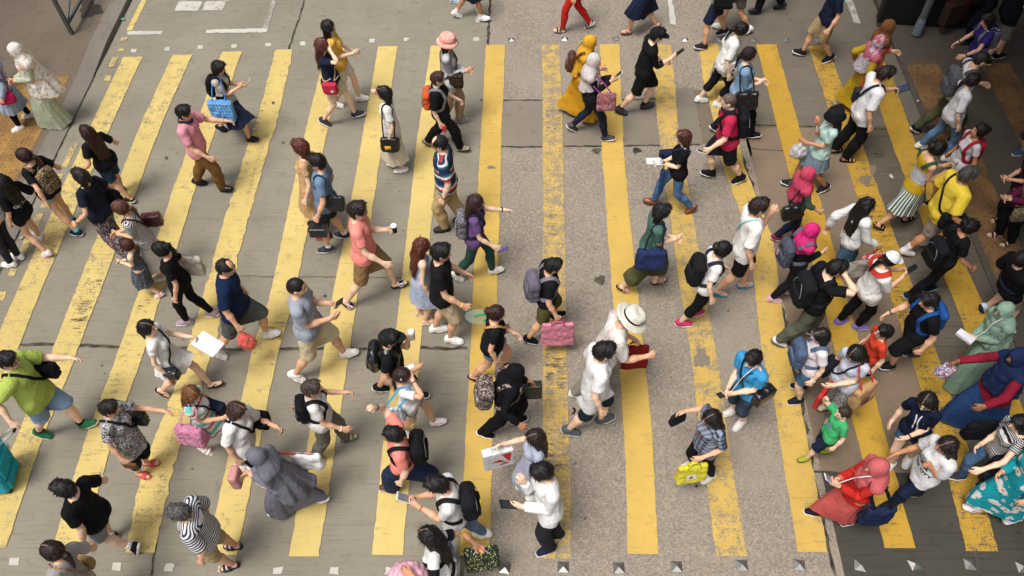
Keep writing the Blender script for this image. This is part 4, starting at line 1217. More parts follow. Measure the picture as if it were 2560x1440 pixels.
p = P('person in long black shirt with a white print on its back', 'f', 10, 452, [(92, 590), (118, 636)], 158, ('loose', '141417'), ('mini', '15151a'), ('lo', BK), ('sneak', 'd9d6d4', 'e7b3c4'), arms=('dn', 'fo'))
p.decal('back_print', [text_poly('o~C', .13, .002), text_poly('-(o)-', .09)], 'cfcac4', -1, 1.12); 
P('person with dark hair beyond the left edge carrying a white carton', 'f', -50, 440, [(40, 640), (20, 660)], 170, ('tee', 'c9c4ba'), ('slim', '2a2a30'), ('sh', BK), SW, arms=('rd', 'rd')).held('carton', 'white carton carried at the left edge of the street', 'box', [('box_body', rbox((0, 0, 0), (.17, .12, .09), .008, .02), 'd8d8d6'), ('lid', rbox((0, 0, .095), (.18, .13, .012), .004, .01), 'e2e2e0')], 'R', (.0, .0, .05))
p = P('person in black shirt and blue denim culottes with long wavy hair', 'f', 218, 330, [(326, 498), (300, 472)], 150, ('tee', '17181c'), ('shorts', 'denim:22344e:35506f'), ('xl', '2a1712'), ('flat', '2a2523'), arms=('fo', 'fo'), b=1.06)
p = P('person in navy shirt and patchwork print trousers', 'f', 205, 438, [(318, 632), (286, 612)], 160, ('tee', '1a1d28'), ('wide', 'camo:27354a:7d2a35:b9b2a2:2f6d86:.7'), ('bo', DB), ('sneak', 'c9c2b4', 'dcd6c8'), arms=('fo', 'fo'), b=1.06)
p.sidebag('black cloth shoulder bag beside patchwork print trousers', '15151a', 'R', size=(.34, .13, .38), z=.92); p.watch('L', 'shine:141414', 'bracelet')
p = P('person in striped shirt and long white skirt with a low ponytail', 'f', 306, 518, [(400, 692), (424, 676)], 188, ('tee', 'stripe:d8d5d0:33384a:2.6'), ('skirt', 'cfc9c2', .30, 0.23), ('po', '4a2f22'), ('flat', 'b9b2a8'), arms=('be', 'be'), hp=14)
p.crossbody('maroon shoulder bag behind the striped shirt', 'shine:4a1e20', 'R', size=(.30, .12, .22), z=1.02, x=-.16, strap='3a1a1a')
p = P('child in dark flowered dress and white sandals', 'f', 322, 614, [(356, 704), (396, 738)], 185, ('bodt', 'spots:2c3644:a9adb2:.35', .42, 0.205), None, ('po', BR), ('sandal', 'e2d4d4', 'e7b6c6'), arms=('be', 'be'), h=1.17, hs=1.2, skin='1')
p = P('person in plain black shirt, black leggings and mauve trainers', 'f', 408, 622, [(460, 800), (528, 792)], 180, ('tee', '141416'), ('legg', '121214'), ('hp', BK), ('sneak', '9b8592', 'e6e0e0'), arms=('dn', 'dn'), hp=12)
p.sidebag('beige canvas tote with dark things behind a black shirt', 'b9afa0', 'R', size=(.38, .12, .36), z=.98, x=-.14, strap='cfc8ba', patch='1f2a44')
# --- left half of the crossing
p = P('person in pink polo shirt and brown trousers', 'm', 456, 280, [(500, 458), (570, 474)], 0, ('polo', 'd68f9b'), ('pants', '74552f'), ('sh', BK), ('sneak', 'shine:17171a', '17171a'), arms=('out', 'fw'), b=1.05)
p.watch('L', 'shine:8a8a8a', 'watch'); s_ = p.strap('collar', [(.05, -.06, 1.44), (.085, 0, 1.41), (.05, .06, 1.44), (-.05, .07, 1.47), (-.085, 0, 1.475), (-.05, -.07, 1.47), (.05, -.06, 1.44)], .03, '1d2440', p.root, .012)
p = P('person in grey printed shirt and ragged navy skirt using a phone', 'f', 540, 166, [(553, 325), (636, 350)], 0, ('tee', 'b4aea6'), ('skirt', NV, .48, .33), ('bo', BK), ('flat', '22242c', '22242c'), arms=('ph', 'ph'), hp=18)
p.backpack('black backpack behind the ragged navy skirt', '17171a', (.27, .13, .38)); p.sidebag('blue checked shopping bag under the arm of a grey shirt', 'check:4d86c4:8fc0e4:6', 'R', size=(.44, .16, .42), z=.90, strap='3f74b4'); p.phone('phone with pale case above the blue checked bag', 'L', 'shine:8b8f7a', 'c9c0a4'); p.decal('chest_print', [text_poly('eee', .10, .004)], 'c98a68', 1, 1.2)
p = P('person in yellow shirt, white shorts and white trainers', 'f', 820, 66, [(845, 262), (908, 246)], 0, ('tee', 'd9ab4a'), ('midshort', 'd6cfbf'), ('lo', BK), SW, arms=('fw', 'be'), skin='1', hp=-2)
p = P('person in navy shirt and beige shorts shading the face by hand', 'f', 800, 112, [(812, 309), (900, 288)], 0, ('tee', '1b2135'), ('midshort', 'c9bb9c'), ('lo', '4a261c'), ('sneak', '3a373f', 'e4e1e0'), arms=('dn', 'hd'), skin='1')
p.crossbody('small red shoulder bag over a navy shirt', 'b8304a', 'R', size=(.26, .09, .22), z=.93, strap='b9a98c', tagm='e4d4c8', wst=.016)
p.swoosh('d8d8d8')
p = P('person in white shirt and cream pleated skirt with hand at the eyes', 'f', 966, 232, [(1000, 424), (982, 410)], 180, ('tee', W_), ('skirt', 'd4cbb8', .24, 0.21), ('bo', BK), ('flat', 'e6e3de', 'efece6'), arms=('dn', 'hd'), skin='1')
p.sidebag('black and yellow handbag beside the cream pleated skirt', 'shine:18181a', 'L', size=(.32, .14, .26), z=.80, strap='1b1b1d', patch='d8a93a', name='handbag'); p.watch('R', 'b03a30', 'bracelet')
p = P('person in flowered sun hat, grey top and beige trousers', 'f', 1116, 104, [(1158, 300), (1112, 312)], 0, ('long', 'bands:b9b8b6:b9b8b6:8c8c90:70'), ('pants', 'a08a74'), ('bo', BK), ('sneak', '85827d', 'a8a49c'), arms=('be', 'be'))
p.brimhat('sun', 'floral:dca090:e2dad4:cf7f68:.4', 'd9704c'); p.crossbody('black spotted pouch over beige trousers', 'spots:1d1a1c:8a6a4a:.3', 'R', size=(.24, .12, .26), z=1.0, x=.12)
p = P('person in black blouse and black trousers with lattice shoes', 'f', 1090, 196, [(1068, 366), (1162, 369)], 0, ('loose', '151518'), ('pants', '141417'), ('sh', '33211b'), ('sneak', 'check:b9ab94:2a2320:2.2', '3a3430'), arms=('fw', 'dn'), b=1.1, skin='1')
p.backpack('orange and grey backpack on a black blouse', 'c9572a', (.27, .13, .38), pocket='8a6a5c', straps='77777a'); p.held('drink_can', 'small red can in the hand of a black blouse', 'can', [('can_body', lathe([(.001, -.05), (.03, -.05), (.033, -.042), (.033, .042), (.028, .05), (.001, .05)], 16), 'shine:a8283c')], 'R', (.03, 0, -.02))
p = P('person in shirt with red, teal and white hoops', 'm', 1104, 356, [(1102, 572), (1150, 552)], 180, ('polo', 'bands:23324e:23324e:2f6272:d6d2cc:23324e:b33a3e:d6d2cc:2f6272:23324e:26'), ('pants', 'b89f74'), ('bd', BK), ('sneak', '3a3330', '2a2624'), arms=('dn', 'dn'), b=1.08, skin='1')
p.glasses(); p.watch('L')
p.decal('collar_trim', [(np.array([(-.07, .12), (-.045, .12), (0, .015), (0, -.02)]), np.array([[0, 1, 2], [0, 2, 3]])), (np.array([(.07, .12), (.045, .12), (0, .015), (0, -.02)]), np.array([[0, 2, 1], [0, 3, 2]]))], 'd6d2cc', 1, 1.28)
p = P('person in beige dress with brown shoulder length hair', 'f', 757, 364, [(785, 560), (806, 590)], 180, ('bod', 'floral:c29b70:b98c5c:cda97f:1.6', .44, 0.18), None, ('bo', '4a241b'), ('sneak', '2a2224', 'c84a44'), arms=('dn', 'dn'), skin='1')
p.handbag('black handbag hanging by the beige dress', 'shine:17171a', 'R', size=(.24, .09, .18), drop=.10, kind='tote', name='handbag')
p = P('person in blue grey shirt and dark shorts carrying a cake box', 'm', 800, 402, [(812, 624), (852, 588)], 180, ('tee', '6b829c'), ('shorts', '2c2f30'), ('sh', BK), ('sneak', '383a42', 'dedbd6'), arms=('hb', 'dn'))
p.glasses(); p.socks('e4e1dc', .13); p.watch('L', 'shine:9a9a98'); p.sidebag('black leather bag against a blue grey shirt', 'shine:1b1f26', 'L', size=(.34, .12, .26), z=.98, x=-.14, strap='22303f')
p.handbag('black cake box held by the blue grey shirt', 'shine:202022', 'L', size=(.24, .16, .16), drop=.07, kind='box', cat='box', name='cake_box', patch=[([(-.45, -.42), (.45, -.42), (.45, -.36), (-.45, -.36)], [[0, 1, 2, 3]], 'a8707c')])
p = P('person in coral shirt, khaki shorts and striped slides', 'm', 889, 522, [(868, 764), (1004, 713)], 0, ('tee', 'e88c7f'), ('shorts', '8a6f4c'), ('sh', DB), ('slide', 'stripe:2a2638:d8d4d8:2.4', '25212e'), arms=('ph', 'fw'), skin='1')
p.glasses(); p.held('paper_cup', 'black and white cup in front of a coral shirt', 'cup', [('cup_body', lathe([(.001, -.06), (.030, -.06), (.036, .05)], 18), '1f1f22'), ('lid', lathe([(.040, .05), (.040, .058), (.03, .068), (.001, .068)], 18), 'e6e4e0')], 'L', (.02, 0, .02))
p = P('person in purple shirt and dark green trousers', 'f', 1186, 504, [(1142, 694), (1244, 678)], 0, ('tee', '664a78'), ('slim', '2b4a45'), ('lo', '2a1a16'), ('sneak', 'd6d0c4', 'e6e2d8'), arms=('out', 'fw'), skin='1')
p.backpack('black backpack with white flowers on a purple shirt', 'spots:1b1b24:d6d2d8:c9c4d0:.26', (.29, .14, .44), straps='22222c'); p.watch('L'); p.phone('purple phone held low by the purple shirt', 'R', 'shine:5a4a86', '4a3f70')
p = P('person in pale blue dress with long brown hair', 'f', 1052, 614, [(1074, 802), (1056, 778)], 20, ('bodt', 'a9b4cc', .48, 0.205), None, ('xl', '4a241a', None), ('sandal', 'c9a58c', 'd6c4ae'), arms=('dn', 'dn'), skin='1')
p = P('person in black shirt and beige shorts holding a clear fan', 'm', 1098, 628, [(1100, 822), (1138, 850)], 0, ('tee', '19191c'), ('shorts', 'bfae8e'), ('sh', BK), SW, arms=('fw', 'fw'))
p.watch('R', 'd9b45a', 'bracelet')
FAN = NT('clear plastic'); fb = FAN.bsdf((.75, .85, .78, 1), .15, spec=.5); FAN.set(fb, 'Alpha', .38)
ang = np.linspace(0, 2 * np.pi, 36, endpoint=False)
disc = (np.stack([.17 * np.cos(ang), np.full(36, 0), .15 * np.sin(ang) - .12], 1), [np.arange(36)[None, :]])
p.held('hand_fan', 'clear plastic fan with green swirl by a black shirt', 'fan', [('fan_leaf', disc, FAN.m), ('rim', tube(np.stack([.17 * np.cos(ang), 0 * ang, .15 * np.sin(ang) - .12], 1), .004, 5, True), '6fae86'), ('swirl', tube(np.stack([.02 + .085 * np.cos(ang[4:28] - 1.9), -.004 + 0 * ang[4:28], .07 * np.sin(ang[4:28] - 1.9) - .13], 1), .014, 6), '2f9a62')], 'R', (.12, -.02, -.02), 0)
p = P('person in navy shirt and grey shorts carrying a coral plastic bag', 'm', 562, 664, [(548, 888), (684, 838)], 0, ('loose', '172442'), ('shorts', '4f5350'), ('bd', BK), ('sneak', 'e4e1dc', 'efece6'), arms=('dn', 'hb'), b=1.10)
p.glasses('9a8a6a'); p.socks('e4e1dc', .15); p.handbag('coral plastic bag held beside grey shorts', 'shine:d9615a', 'R', size=(.24, .14, .36), drop=.03, kind='plastic', name='plastic_bag')
p = P('person in pale grey button shirt and cream shorts', 'm', 736, 714, [(742, 945), (878, 886)], 0, ('tee', '959aa4'), ('shorts', 'c4b696'), ('bz', '17130f'), SW, arms=('ph', 'be'), b=1.06)
p.glasses('b59a5a'); p.phone('black phone above cream shorts', 'L')
p = P('person in white dress with a low bun holding papers', 'f', 370, 818, [(410, 974), (540, 972)], 0, ('bod', W_, .70, .22), ('mini', W_), ('po', BK), ('flip', '2a2220', '2a2220'), arms=('rd', 'dn'), skin='1', hp=-5)
p.crossbody('small black camera bag on a white dress', 'shine:17171a', 'R', size=(.20, .12, .17), z=.86, x=.12, strap='22201f')
p.held('paper_sheet', 'large white paper sheet held before a white dress', 'paper', [('paper', rbox((.13, 0, -.02), (.16, .11, .004), .003, .004), 'dcdcdc')], 'L', (.02, 0, 0), -28, .2)
p.held('drink_bottle', 'small amber bottle held below the white dress', 'bottle', [('bottle_body', lathe([(.001, -.07), (.026, -.07), (.028, .03), (.012, .06), (.012, .075)], 14), 'shine:8a5a28'), ('cap', lathe([(.014, .072), (.014, .09), (.001, .09)], 12), 'd8d4cc')], 'R', (0, 0, -.03))
p = P('person in dark cap and black shirt carrying a drink', 'm', 968, 848, [(952, 974), (1056, 990)], 5, ('tee', '17181b'), ('shorts', '20232c'), ('sh', BK), ('sneak', '1a1a1c', 'e4e1dc'), arms=('ch', 'dn'), h=1.66)
p.cap('1c211e'); p.backpack('black drawstring bag on a dark capped person', 'shine:141416', (.34, .16, .42), z=1.1, round_=.075, pocket='141416')
p.held('drink_cup', 'clear cup of milky drink in front of a dark cap', 'cup', [('cup_body', lathe([(.001, -.07), (.032, -.07), (.042, .05), (.001, .05)], 18), 'shine:b8aa98'), ('lid', lathe([(.044, .05), (.044, .056), (.034, .075), (.001, .078)], 18), 'shine:d6d2cc')], 'L', (.03, 0, .02))
p.decal('chest_print', [text_poly('TURE', .09, .003)], 'd6d2cc', 1, 1.24)
p = P('person in white shirt and denim shorts with a long braid', 'f', 1000, 938, [(1004, 1078), (1100, 1057)], 0, ('tee', 'd8d2d2'), ('mini', 'denim:8b97a6:aab4c0'), ('br', '2a1a17'), ('sneak', 'd6cdd0', 'e6e0e0'), arms=('hd', 'hd'), skin='2', b=1.04)
p.sidebag('striped white tote on a pale blue strap', 'vstripe:c9cdd0:8fa3b0:6', 'R', size=(.30, .08, .34), z=.98, x=-.20, strap='58a5c4', wst=.03); p.phone('white phone held to the face by a braided person', 'L', 'shine:c9c9c9', 'd8d8d8'); p.watch('R', 'shine:141414', 'bracelet')
p = P('person in lime green shirt and pale denim shorts', 'm', 14, 898, [(112, 1078), (224, 1071)], 0, ('loose', 'a6b858'), ('shorts', 'denim:6f8aa8:93aac2'), ('sh', BK), ('sneak', '2a6a44', 'c9c4b8'), arms=('out', 'bb'), b=1.12, skin='1')
p.glasses(); p.socks('1a1a1c', .14); p.crossbody('black sling bag on a lime green shirt', '1a1a1e', 'L', size=(.30, .11, .20), z=1.05, x=.08, strap='16161a', wst=.035); p.decal('chest_print', [text_poly('wwww', .06), ], 'c9d49a', 1, 1.15)
LIME = p
p = P('person in black and white mottled tunic and coral slides', 'f', 270, 1018, [(360, 1186), (380, 1158)], -8, ('tunic', 'camo:cac6c4:232328:8a888a:26262c:.33'), ('capri', '17171a'), ('sh', BK), ('slide', 'c74f50', 'b8484a'), arms=('out', 'hb'), b=1.06, hy=15)
p.crossbody('black shoulder bag over a mottled tunic', 'shine:1b1f1e', 'L', size=(.30, .11, .22), z=1.0, x=.06, strap='1b1b1e', wst=.03); p.held('purse', 'brown leopard purse below the mottled tunic', 'purse', [('purse_body', rbox((0, 0, 0), (.09, .018, .06), .015, .008), 'spots:6a4a34:2a1d16:.2')], 'R', (.03, 0, -.04))
p = P('person in red, white and turquoise striped dress', 'f', 474, 980, [(520, 1114), (600, 1130)], -12, ('bod', 'bands:d8d4cc:d8d4cc:b03a38:d8d4cc:d8d4cc:5fb5a8:5fb5a8:21', .62, 0.18), None, ('lo', '55301d', '8a5a30'), ('sandal', 'dcdad6', 'e8e6e0'), arms=('dn', 'be'), hp=14, hy=-18)
p.sidebag('pink flowered bag against a striped dress', 'floral:b76a86:7f8fb0:d6c4cc:c9505e:.35', 'R', size=(.40, .20, .34), z=.92, x=-.10, strap='c98aa0'); p.crossbody('navy cloth bag behind a striped dress', '1f2c3c', 'L', size=(.30, .10, .24), z=1.0, x=.1); p.watch('R', 'd9b45a', 'bracelet')
p = P('person in plain white shirt, black capris and a black bag in hand', 'f', 592, 1020, [(604, 1180), (668, 1196)], -14, ('loose', W_), ('capri', '17171a'), ('bo', '33211c'), ('sneak', 'dcd8d4', 'd6a8b4'), arms=('rd', 'dn'), b=1.06)
p.crossbody('round black bag at the far side of a white shirt', '17171a', 'L', size=(.24, .14, .24), z=1.02, x=.14, strap='17171a', wst=.03)
p = P('person in white shirt, grey trousers and green sandals', 'f', 774, 970, [(796, 1146), (876, 1094)], 8, ('tee', 'd4d0cb'), ('pants', '68645c'), ('sh', '2f211c', '5a4a42'), ('sandal', 'spots:3f6a48:a8503c:8a9a5a:.3', '3f5a48'), arms=('rd', 'fw'))
p.backpack('black backpack with an orange tag on a white shirt', '17181c', (.27, .14, .38), tagm='d97f4c'); p.watch('R', 'd6d2cc', 'bracelet')
p = P('person in a long slate grey headscarf and robe', 'f', 648, 1140, [(690, 1282), (806, 1250)], 180, ('maxi', '6b6b75', .07, 0.20), None, None, ('sneak', 'e4e1dc', 'efece6'), arms=('be', 'be'), hp=18)
p.scarf(.70, '67676f', .85, .12, .004); p.sidebag('white shopping bag with red handles behind a grey headscarf', 'shine:d6d4d0', 'R', size=(.38, .12, .34), z=.90, x=-.34, strap='c23a36', wst=.04)
p.held('pouch', 'pink pouch held before the grey headscarf', 'pouch', [('pouch_body', rbox((0, 0, 0), (.05, .09, .13), .03, .01), 'spots:c08a86:9a5a60:.3')], 'L', (.10, .05, .02))
p = P('person in coral shirt and wide navy trousers with arm raised', 'm', 990, 1088, [(968, 1208), (1080, 1206)], 180, ('tee', 'e4857a'), ('wide', '222c46'), ('sh', BK), ('sneak', '5a4338', 'a89a8a'), arms=('dn', 'up'), b=1.04, skin='1')
p.glasses(); p.backpack('plump black backpack on the coral shirt', '17171a', (.32, .18, .46)); p.watch('R', 'shine:141414')
p = P('person in white printed shirt looking down at a phone', 'm', 1106, 1206, [(1112, 1404), (1204, 1336)], 180,  ('tee', 'd9d6d2'), ('slim', 'denim:5f7590:8397ad'), ('sh', BK), ('sneak', 'e4e1dc', 'efece6'), arms=('ph', 'ph'), hp=26, h=1.68)
p.backpack('black backpack with a yellow badge on a white printed shirt', '1a1a1d', (.31, .17, .42), z=1.2, tagm='d9b83a'); p.phone('white phone in front of a white printed shirt', 'R', 'shine:77787c', 'd9d7d4', 1.15); p.watch('L', 'c24a3a', 'wristband'); p.decal('chest_print', [text_poly('A', .16, .006)], 'd98a3a', 1, 1.12)
p = P('person in black and white banded shirt with long dark hair', 'f', 1072, 1322, [(1108, 1538), (1160, 1520)], 178, ('tee', 'bands:d4d0cc:d4d0cc:17171b:26'), ('mini', '15151a'), ('lo', BK), SB, arms=((.22, .12, -.10), (-.34, .12, -.34)), skin='3', h=1.62)
p.handbag('patterned black tote held behind a banded shirt', 'spots:1d2226:4f6a3a:b9b070:.5', 'R', size=(.36, .20, .36), drop=.06, handle='b9c0c4', swing=0, yaw=10); p.handbag('pink plastic bag beside the banded shirt', 'shine:d8a3b4', 'L', size=(.42, .36, .36), drop=.0, kind='plastic', name='plastic_bag')
p = P('person in black shirt, grey shorts and black trainers with white sole', 'm', 166, 1222, [(262, 1352), (362, 1360)], 176, ('tee', '131315'), ('shorts', '85868a'), ('sh', BK), ('sneak', '151517', 'e4e1dc'), arms=('dn', 'fo'), skin='1', lift=1.2, b=1.03)
p.socks('e4e1dc', .17); p.swoosh('e4e1dc'); p.watch('R', 'shine:1c3a34')
p = P('person in pale grey shirt with a low ponytail at bottom left', 'f', 138, 1370, [(240, 1556), (285, 1530)], 168, ('tee', '98928f'), ('skirt', 'floral:6a2f34:c9b8a8:2f2a30:.8', .28, 0.196), ('po', '241714'), SB, arms=('dn', 'fo'), b=1.06)
p.crossbody('slim tan strap bag across a pale grey shirt', 'a07f5a', 'R', size=(.22, .08, .16), z=.92, strap='9a7a56', wst=.016)
p = P('person in white and navy striped shirt and khaki shorts', 'm', 452, 1282, [(578, 1366), (570, 1416)], 188, ('loose', 'stripe:d6d2cb:2c3350:3.4'), ('bermuda', 'a3916a'), ('sh', '2c2825', '6a6662'), ('sandal', '26303c', '22262c'), arms=('dn', 'dn'), b=1.08)
p = None
# --- middle of the crossing
p = P('person in mustard yellow headscarf and long mustard dress', 'f', 1474, 104, [(1412, 272), (1474, 300)], 0, ('maxi', 'c08d22', .07, 0.224), None, None, ('flat', 'd9d4c8', 'efece6'), arms=('be', 'be'))
p.scarf(1.02, 'c8962a'); p.backpack('brown leather backpack on a mustard headscarf', 'shine:4a2a20', (.26, .13, .34), pocket='shine:55332a')
p = P('person in pale grey headscarf, black top and navy leggings', 'f', 1478, 150, [(1428, 324), (1524, 348)], 0, ('long', '17181c'), ('legg', '1b2333'), None, ('sneak', 'spots:222226:9a9a9c:.18', 'e4e1dc'), arms=('ph', 'ph'), hp=14, b=1.03)
p.scarf(1.10, 'bfb6b2'); p.sidebag('bright tartan tote by a pale grey headscarf', 'camo:7a3a62:b9703a:2f3a5a:c9a0a8:.35', 'R', size=(.32, .12, .34), z=.98, x=.26, strap='8a3f7a'); p.phone('phone in white case before a pale grey headscarf', 'R', 'shine:23252c', 'd9d6d2')
p = P('person in black cap, black shirt and black shorts looking at a phone', 'm', 1640, 84, [(1552, 276), (1622, 271)], 0, ('sl34', '151517'), ('shorts', '171719'), ('sh', BK), ('sneak', '3a3b3c', '2a2a2c'), arms=('be', 'ph'), skin='1', hp=16)
c_ = p.cap('191b20'); v_, f_ = text_poly('NY', .05, .002)
p.rigid('emblem', (np.stack([np.full(len(v_), .098) - np.abs(v_[:, 0]) * .3, v_[:, 0], 1.665 + v_[:, 1]], 1), f_), 'head', 'd6d6d6', c_)
p.phone('black phone held out by a black cap', 'R'); p.socks('1a1a1a', .13)
p = P('person in black shirt and blue jeans with a rolled umbrella', 'f', 1714, 342, [(1622, 506), (1728, 526)], 182, ('tee', '151518'), ('slim', 'denim:3d5c86:6184ae'), ('bo', '3d2219'), ('flat', 'shine:7a4526', '5a3420'), arms=('be', 'be'), skin='1')
p.crossbody('navy pouch bag on a black shirt with jeans', '1d2440', 'R', size=(.24, .10, .20), z=1.0, x=.15, strap='24304f'); p.held('paper_sheet', 'folded white paper in front of a black shirt', 'paper', [('paper', rbox((0, 0, 0), (.10, .06, .008), .005, .006), 'dcdad6')], 'L', (.04, 0, .03)); 
p.held('tissue', 'crumpled white tissue in the far hand by a black shirt', 'tissue', [('tissue', (lambda a: (a[0] + vnormals(*a) * (.010 * wob(a[0], 4, .05, 5))[:, None], a[1]))(rbox((0, 0, 0), (.06, .05, .05), .04, .008)), 'd9d7d4')], 'R', (.02, .05, .06))
p.held('umbrella', 'rolled blue umbrella hanging beside blue jeans', 'umbrella', [('canopy', lathe([(.008, -.62), (.022, -.50), (.035, -.16), (.030, -.08), (.012, -.05)], 14), '2b4468'), ('shaft', tube([(0, 0, -.74), (0, 0, .0)], .006), 'shine:4a3a2c'), ('handle', tube(catmull([(0, 0, -.05), (0, 0, .06), (.03, 0, .10), (.06, 0, .07)], .015), .012), 'shine:8a6a46')], 'L', (-.10, .05, -.02))
p = P('person in green shirt, olive culottes and strappy sandals', 'f', 1652, 526, [(1558, 718), (1652, 710)], 0, ('tee', '456559'), ('culo', '4a4a2e'), ('bo', BK), ('sandal', 'b08a78', '26221f'), arms=('be', 'be'), skin='1')
p.sidebag('navy cloth bag under the arm of a green shirt', '252e52', 'R', size=(.42, .18, .32), z=.98, x=-.06, strap='1f2330', wst=.03)
p = P('person in white shirt, black leggings and pink trainers', 'f', 1804, 622, [(1712, 808), (1744, 782)], 5, ('tee', W_), ('capri', '141416'), ('bu', BK), ('sneak', 'b83a64', 'e6e0e0'), arms=('fw', 'dn'), skin='1', hp=16)
p.backpack('large black backpack over black leggings and a white shirt', '1b1b1d', (.31, .17, .46), straps='2a2a33')
p = P('person in white shirt, black shorts and blue flip flops', 'm', 1892, 514, [(1868, 716), (1800, 728)], 0, ('loose', W_), ('shorts', '141416'), ('sh', DB), ('flip', '2a86a8', '2a86a8'), arms=('ch', 'dn'), skin='2')
p.strap('strap', [(-.012, -.095, 1.46), (-.10, -.04, 1.38), (-.14, .03, 1.2), (-.10, .14, 1.05)], .014, '7ab8c0', p.root)
p = P('bald person in red polo shirt and black shorts', 'm', 1822, 250, [(1766, 438), (1846, 450)], 180, ('polo', 'b8284a'), ('shorts', '1c1d22'), ('bz', '55483f'), ('sneak', '17171a', 'd9d6d0'), arms=('fw', 'dn'), b=1.14, skin='1')
p.socks('1a1a1c', .16); p.backpack('black backpack on a red polo shirt', '17171b', (.29, .14, .44)); p.phone('phone hanging from the hand beside black shorts', 'L', 'shine:22252c', 'd4d2d0'); p.strap('collar', [(.05, -.06, 1.44), (.085, 0, 1.41), (.05, .06, 1.44), (-.05, .07, 1.47), (-.085, 0, 1.475), (-.05, -.07, 1.47), (.05, -.06, 1.44)], .03, '20222e', p.root, .012)
p = P('person in white shirt and black trousers with a white pouch', 'f', 1850, 70, [(1756, 254), (1800, 258)], 0, ('loose', W_), ('capri', '16161a'), ('po', BK), SW, arms=('dn', 'dn'), hp=22, skin='1')
p.crossbody('white shoulder pouch over black trousers', 'd4d0ca', 'R', size=(.24, .07, .24), z=1.0, x=.05, strap='d4d0ca', tagm='5a3a30', wst=.014); p.handbag('striped drawstring bag beside black trousers', 'vstripe:c4c0bc:2a2a34:9', 'L', size=(.34, .12, .34), drop=.05, kind='tote', yaw=0)
p = P('person in pale blue denim shirt and black trousers', 'f', 1868, 134, [(1784, 326), (1886, 340)], 0, ('sl34', 'denim:7595b0:93aec6'), ('pants', '15151a'), ('po', DB), ('sneak', '18181b', 'e4e1dc'), arms=('be', 'be'), skin='1', b=1.1, hy=-10)
p.sidebag('black handbag against a pale blue denim shirt', 'shine:17171a', 'R', size=(.36, .14, .30), z=.96, x=.04, strap='17171a'); p.stripes3('d9d6d2')
p = P('person in navy shorts and black trainers at the top edge', 'm', None, 0, [(1748, 120), (1806, 84)], 180, ('tee', '7f8a78'), ('shorts', '1b2136'), ('sh', BK), ('sneak', '232328', 'dad8d4'), arms=('be', 'dn'), skin='2'); p.swoosh('d8d8d8')
p.crossbody('long black bag hanging over navy shorts', '1a1a1d', 'L', size=(.34, .12, .24), z=.98, x=-.05)
p = P('person in grey top and white slip on shoes at the top edge', 'f', None, 0, [(1792, 68), (1868, 80)], 180, ('long', '6a6662'), ('midshort', '55504c'), ('lo', BK), SW, arms=('be', 'be'))
p = P('person in black trousers and dark dress shoes at the top edge', 'm', None, 0, [(1882, 26), (1950, 22)], 180, ('tee', '8a8a90'), ('pants', '17181e'), ('sh', BK), ('flat', 'shine:1f1c1c', '1a1818'))
p = P('person in bright red trousers and strapped sandals', 'f', None, 0, [(1396, 72), (1474, 70)], 180, ('tee', '2a2a30'), ('slim', 'b8281f'), ('lo', BK), ('sandal', '3a2634', 'd9d4d6'), arms=('dn', 'dn')); p.crossbody('small black bag above the red trousers', 'shine:17171a', 'R', size=(.20, .08, .15), z=.9)
p = P('person in navy dress and purple flip flops', 'f', None, 0, [(1562, 82), (1640, 70)], 182, ('bod', '1b2238', .42, 0.246), None, ('bo', BK), ('flip', '6f3f62', '6f3f62'), arms=('be', 'be'))
p = P('person in black skirt and white trainers with white socks', 'f', None, 0, [(1142, 42), (1214, 46)], 0, ('tee', 'b9b4ac'), ('skirt', '1b2330', .46, 0.18), ('bo', BK), SW, arms=('dn', 'fw'), skin='3'); p.socks('e0cfcb', .15)
P('person in pale blue trainers stepping off at the top edge', 'f', None, 0, [(1140, 2), (1090, -20)], 0, ('tee', 'a8a098'), ('slim', '2a3040'), ('bo', BK), ('sneak', '9cb4c4', 'e0e4e6'))
p = P('person in navy polo shirt, khaki shorts and black trainers', 'm', 2108, -45, [(1994, 134), (2070, 150)], 180, ('polo', '171f30'), ('shorts', 'a08b68'), ('sh', BK), SB, arms=('dn', 'out'))
p = P('person in brown headscarf and orange blouse', 'f', 2218, 66, [(2130, 252), (2165, 244)], 0, ('blouse', 'cf6b4c'), ('pants', '55432c'), None, ('flat', '55432c'), arms=('be', 'dn')); p.scarf(1.24, '6a4426')
p = P('person in pink headscarf with white patterned shawl and ochre dress', 'f', 2196, 104, [(2098, 240), (2160, 300)], 5, ('maxi', 'a88a20', .16, 0.21), ('legg', 'c97a66'), None, ('sneak', 'd0cac4', 'ded8d2'), arms=('bb', 'dn')); p.scarf(1.30, 'a85566')
p.wear('shawl', headscarf(1.06, 'f', 1.1, .02), 'camo:c9c4c6:7a4a60:3a3f66:d4d0d0:.22', .005); 
p.crossbody('crimson shoulder bag on an ochre dress', 'shine:a81f3f', 'R', size=(.24, .10, .24), z=.72, x=-.02, strap='a83a30', wst=.02)
p = P('person in white shirt and black trousers reading a tablet phone', 'm', 2206, 182, [(2096, 374), (2122, 398)], 3, ('loose', 'd4d2d2'), ('pants', '131316'), ('sh', DB), ('sandal', '141416', '121214'), arms=('rd', 'dn'), hp=22, skin='2')
p.phone('dark tablet phone held out by a white shirt', 'L', 'shine:23304a', '202838', 1.35); p.crossbody('dark sling bag at the far side of a white shirt', '2a2e30', 'L', size=(.24, .10, .24), z=1.0, x=.0, strap='1d2230', wst=.035)
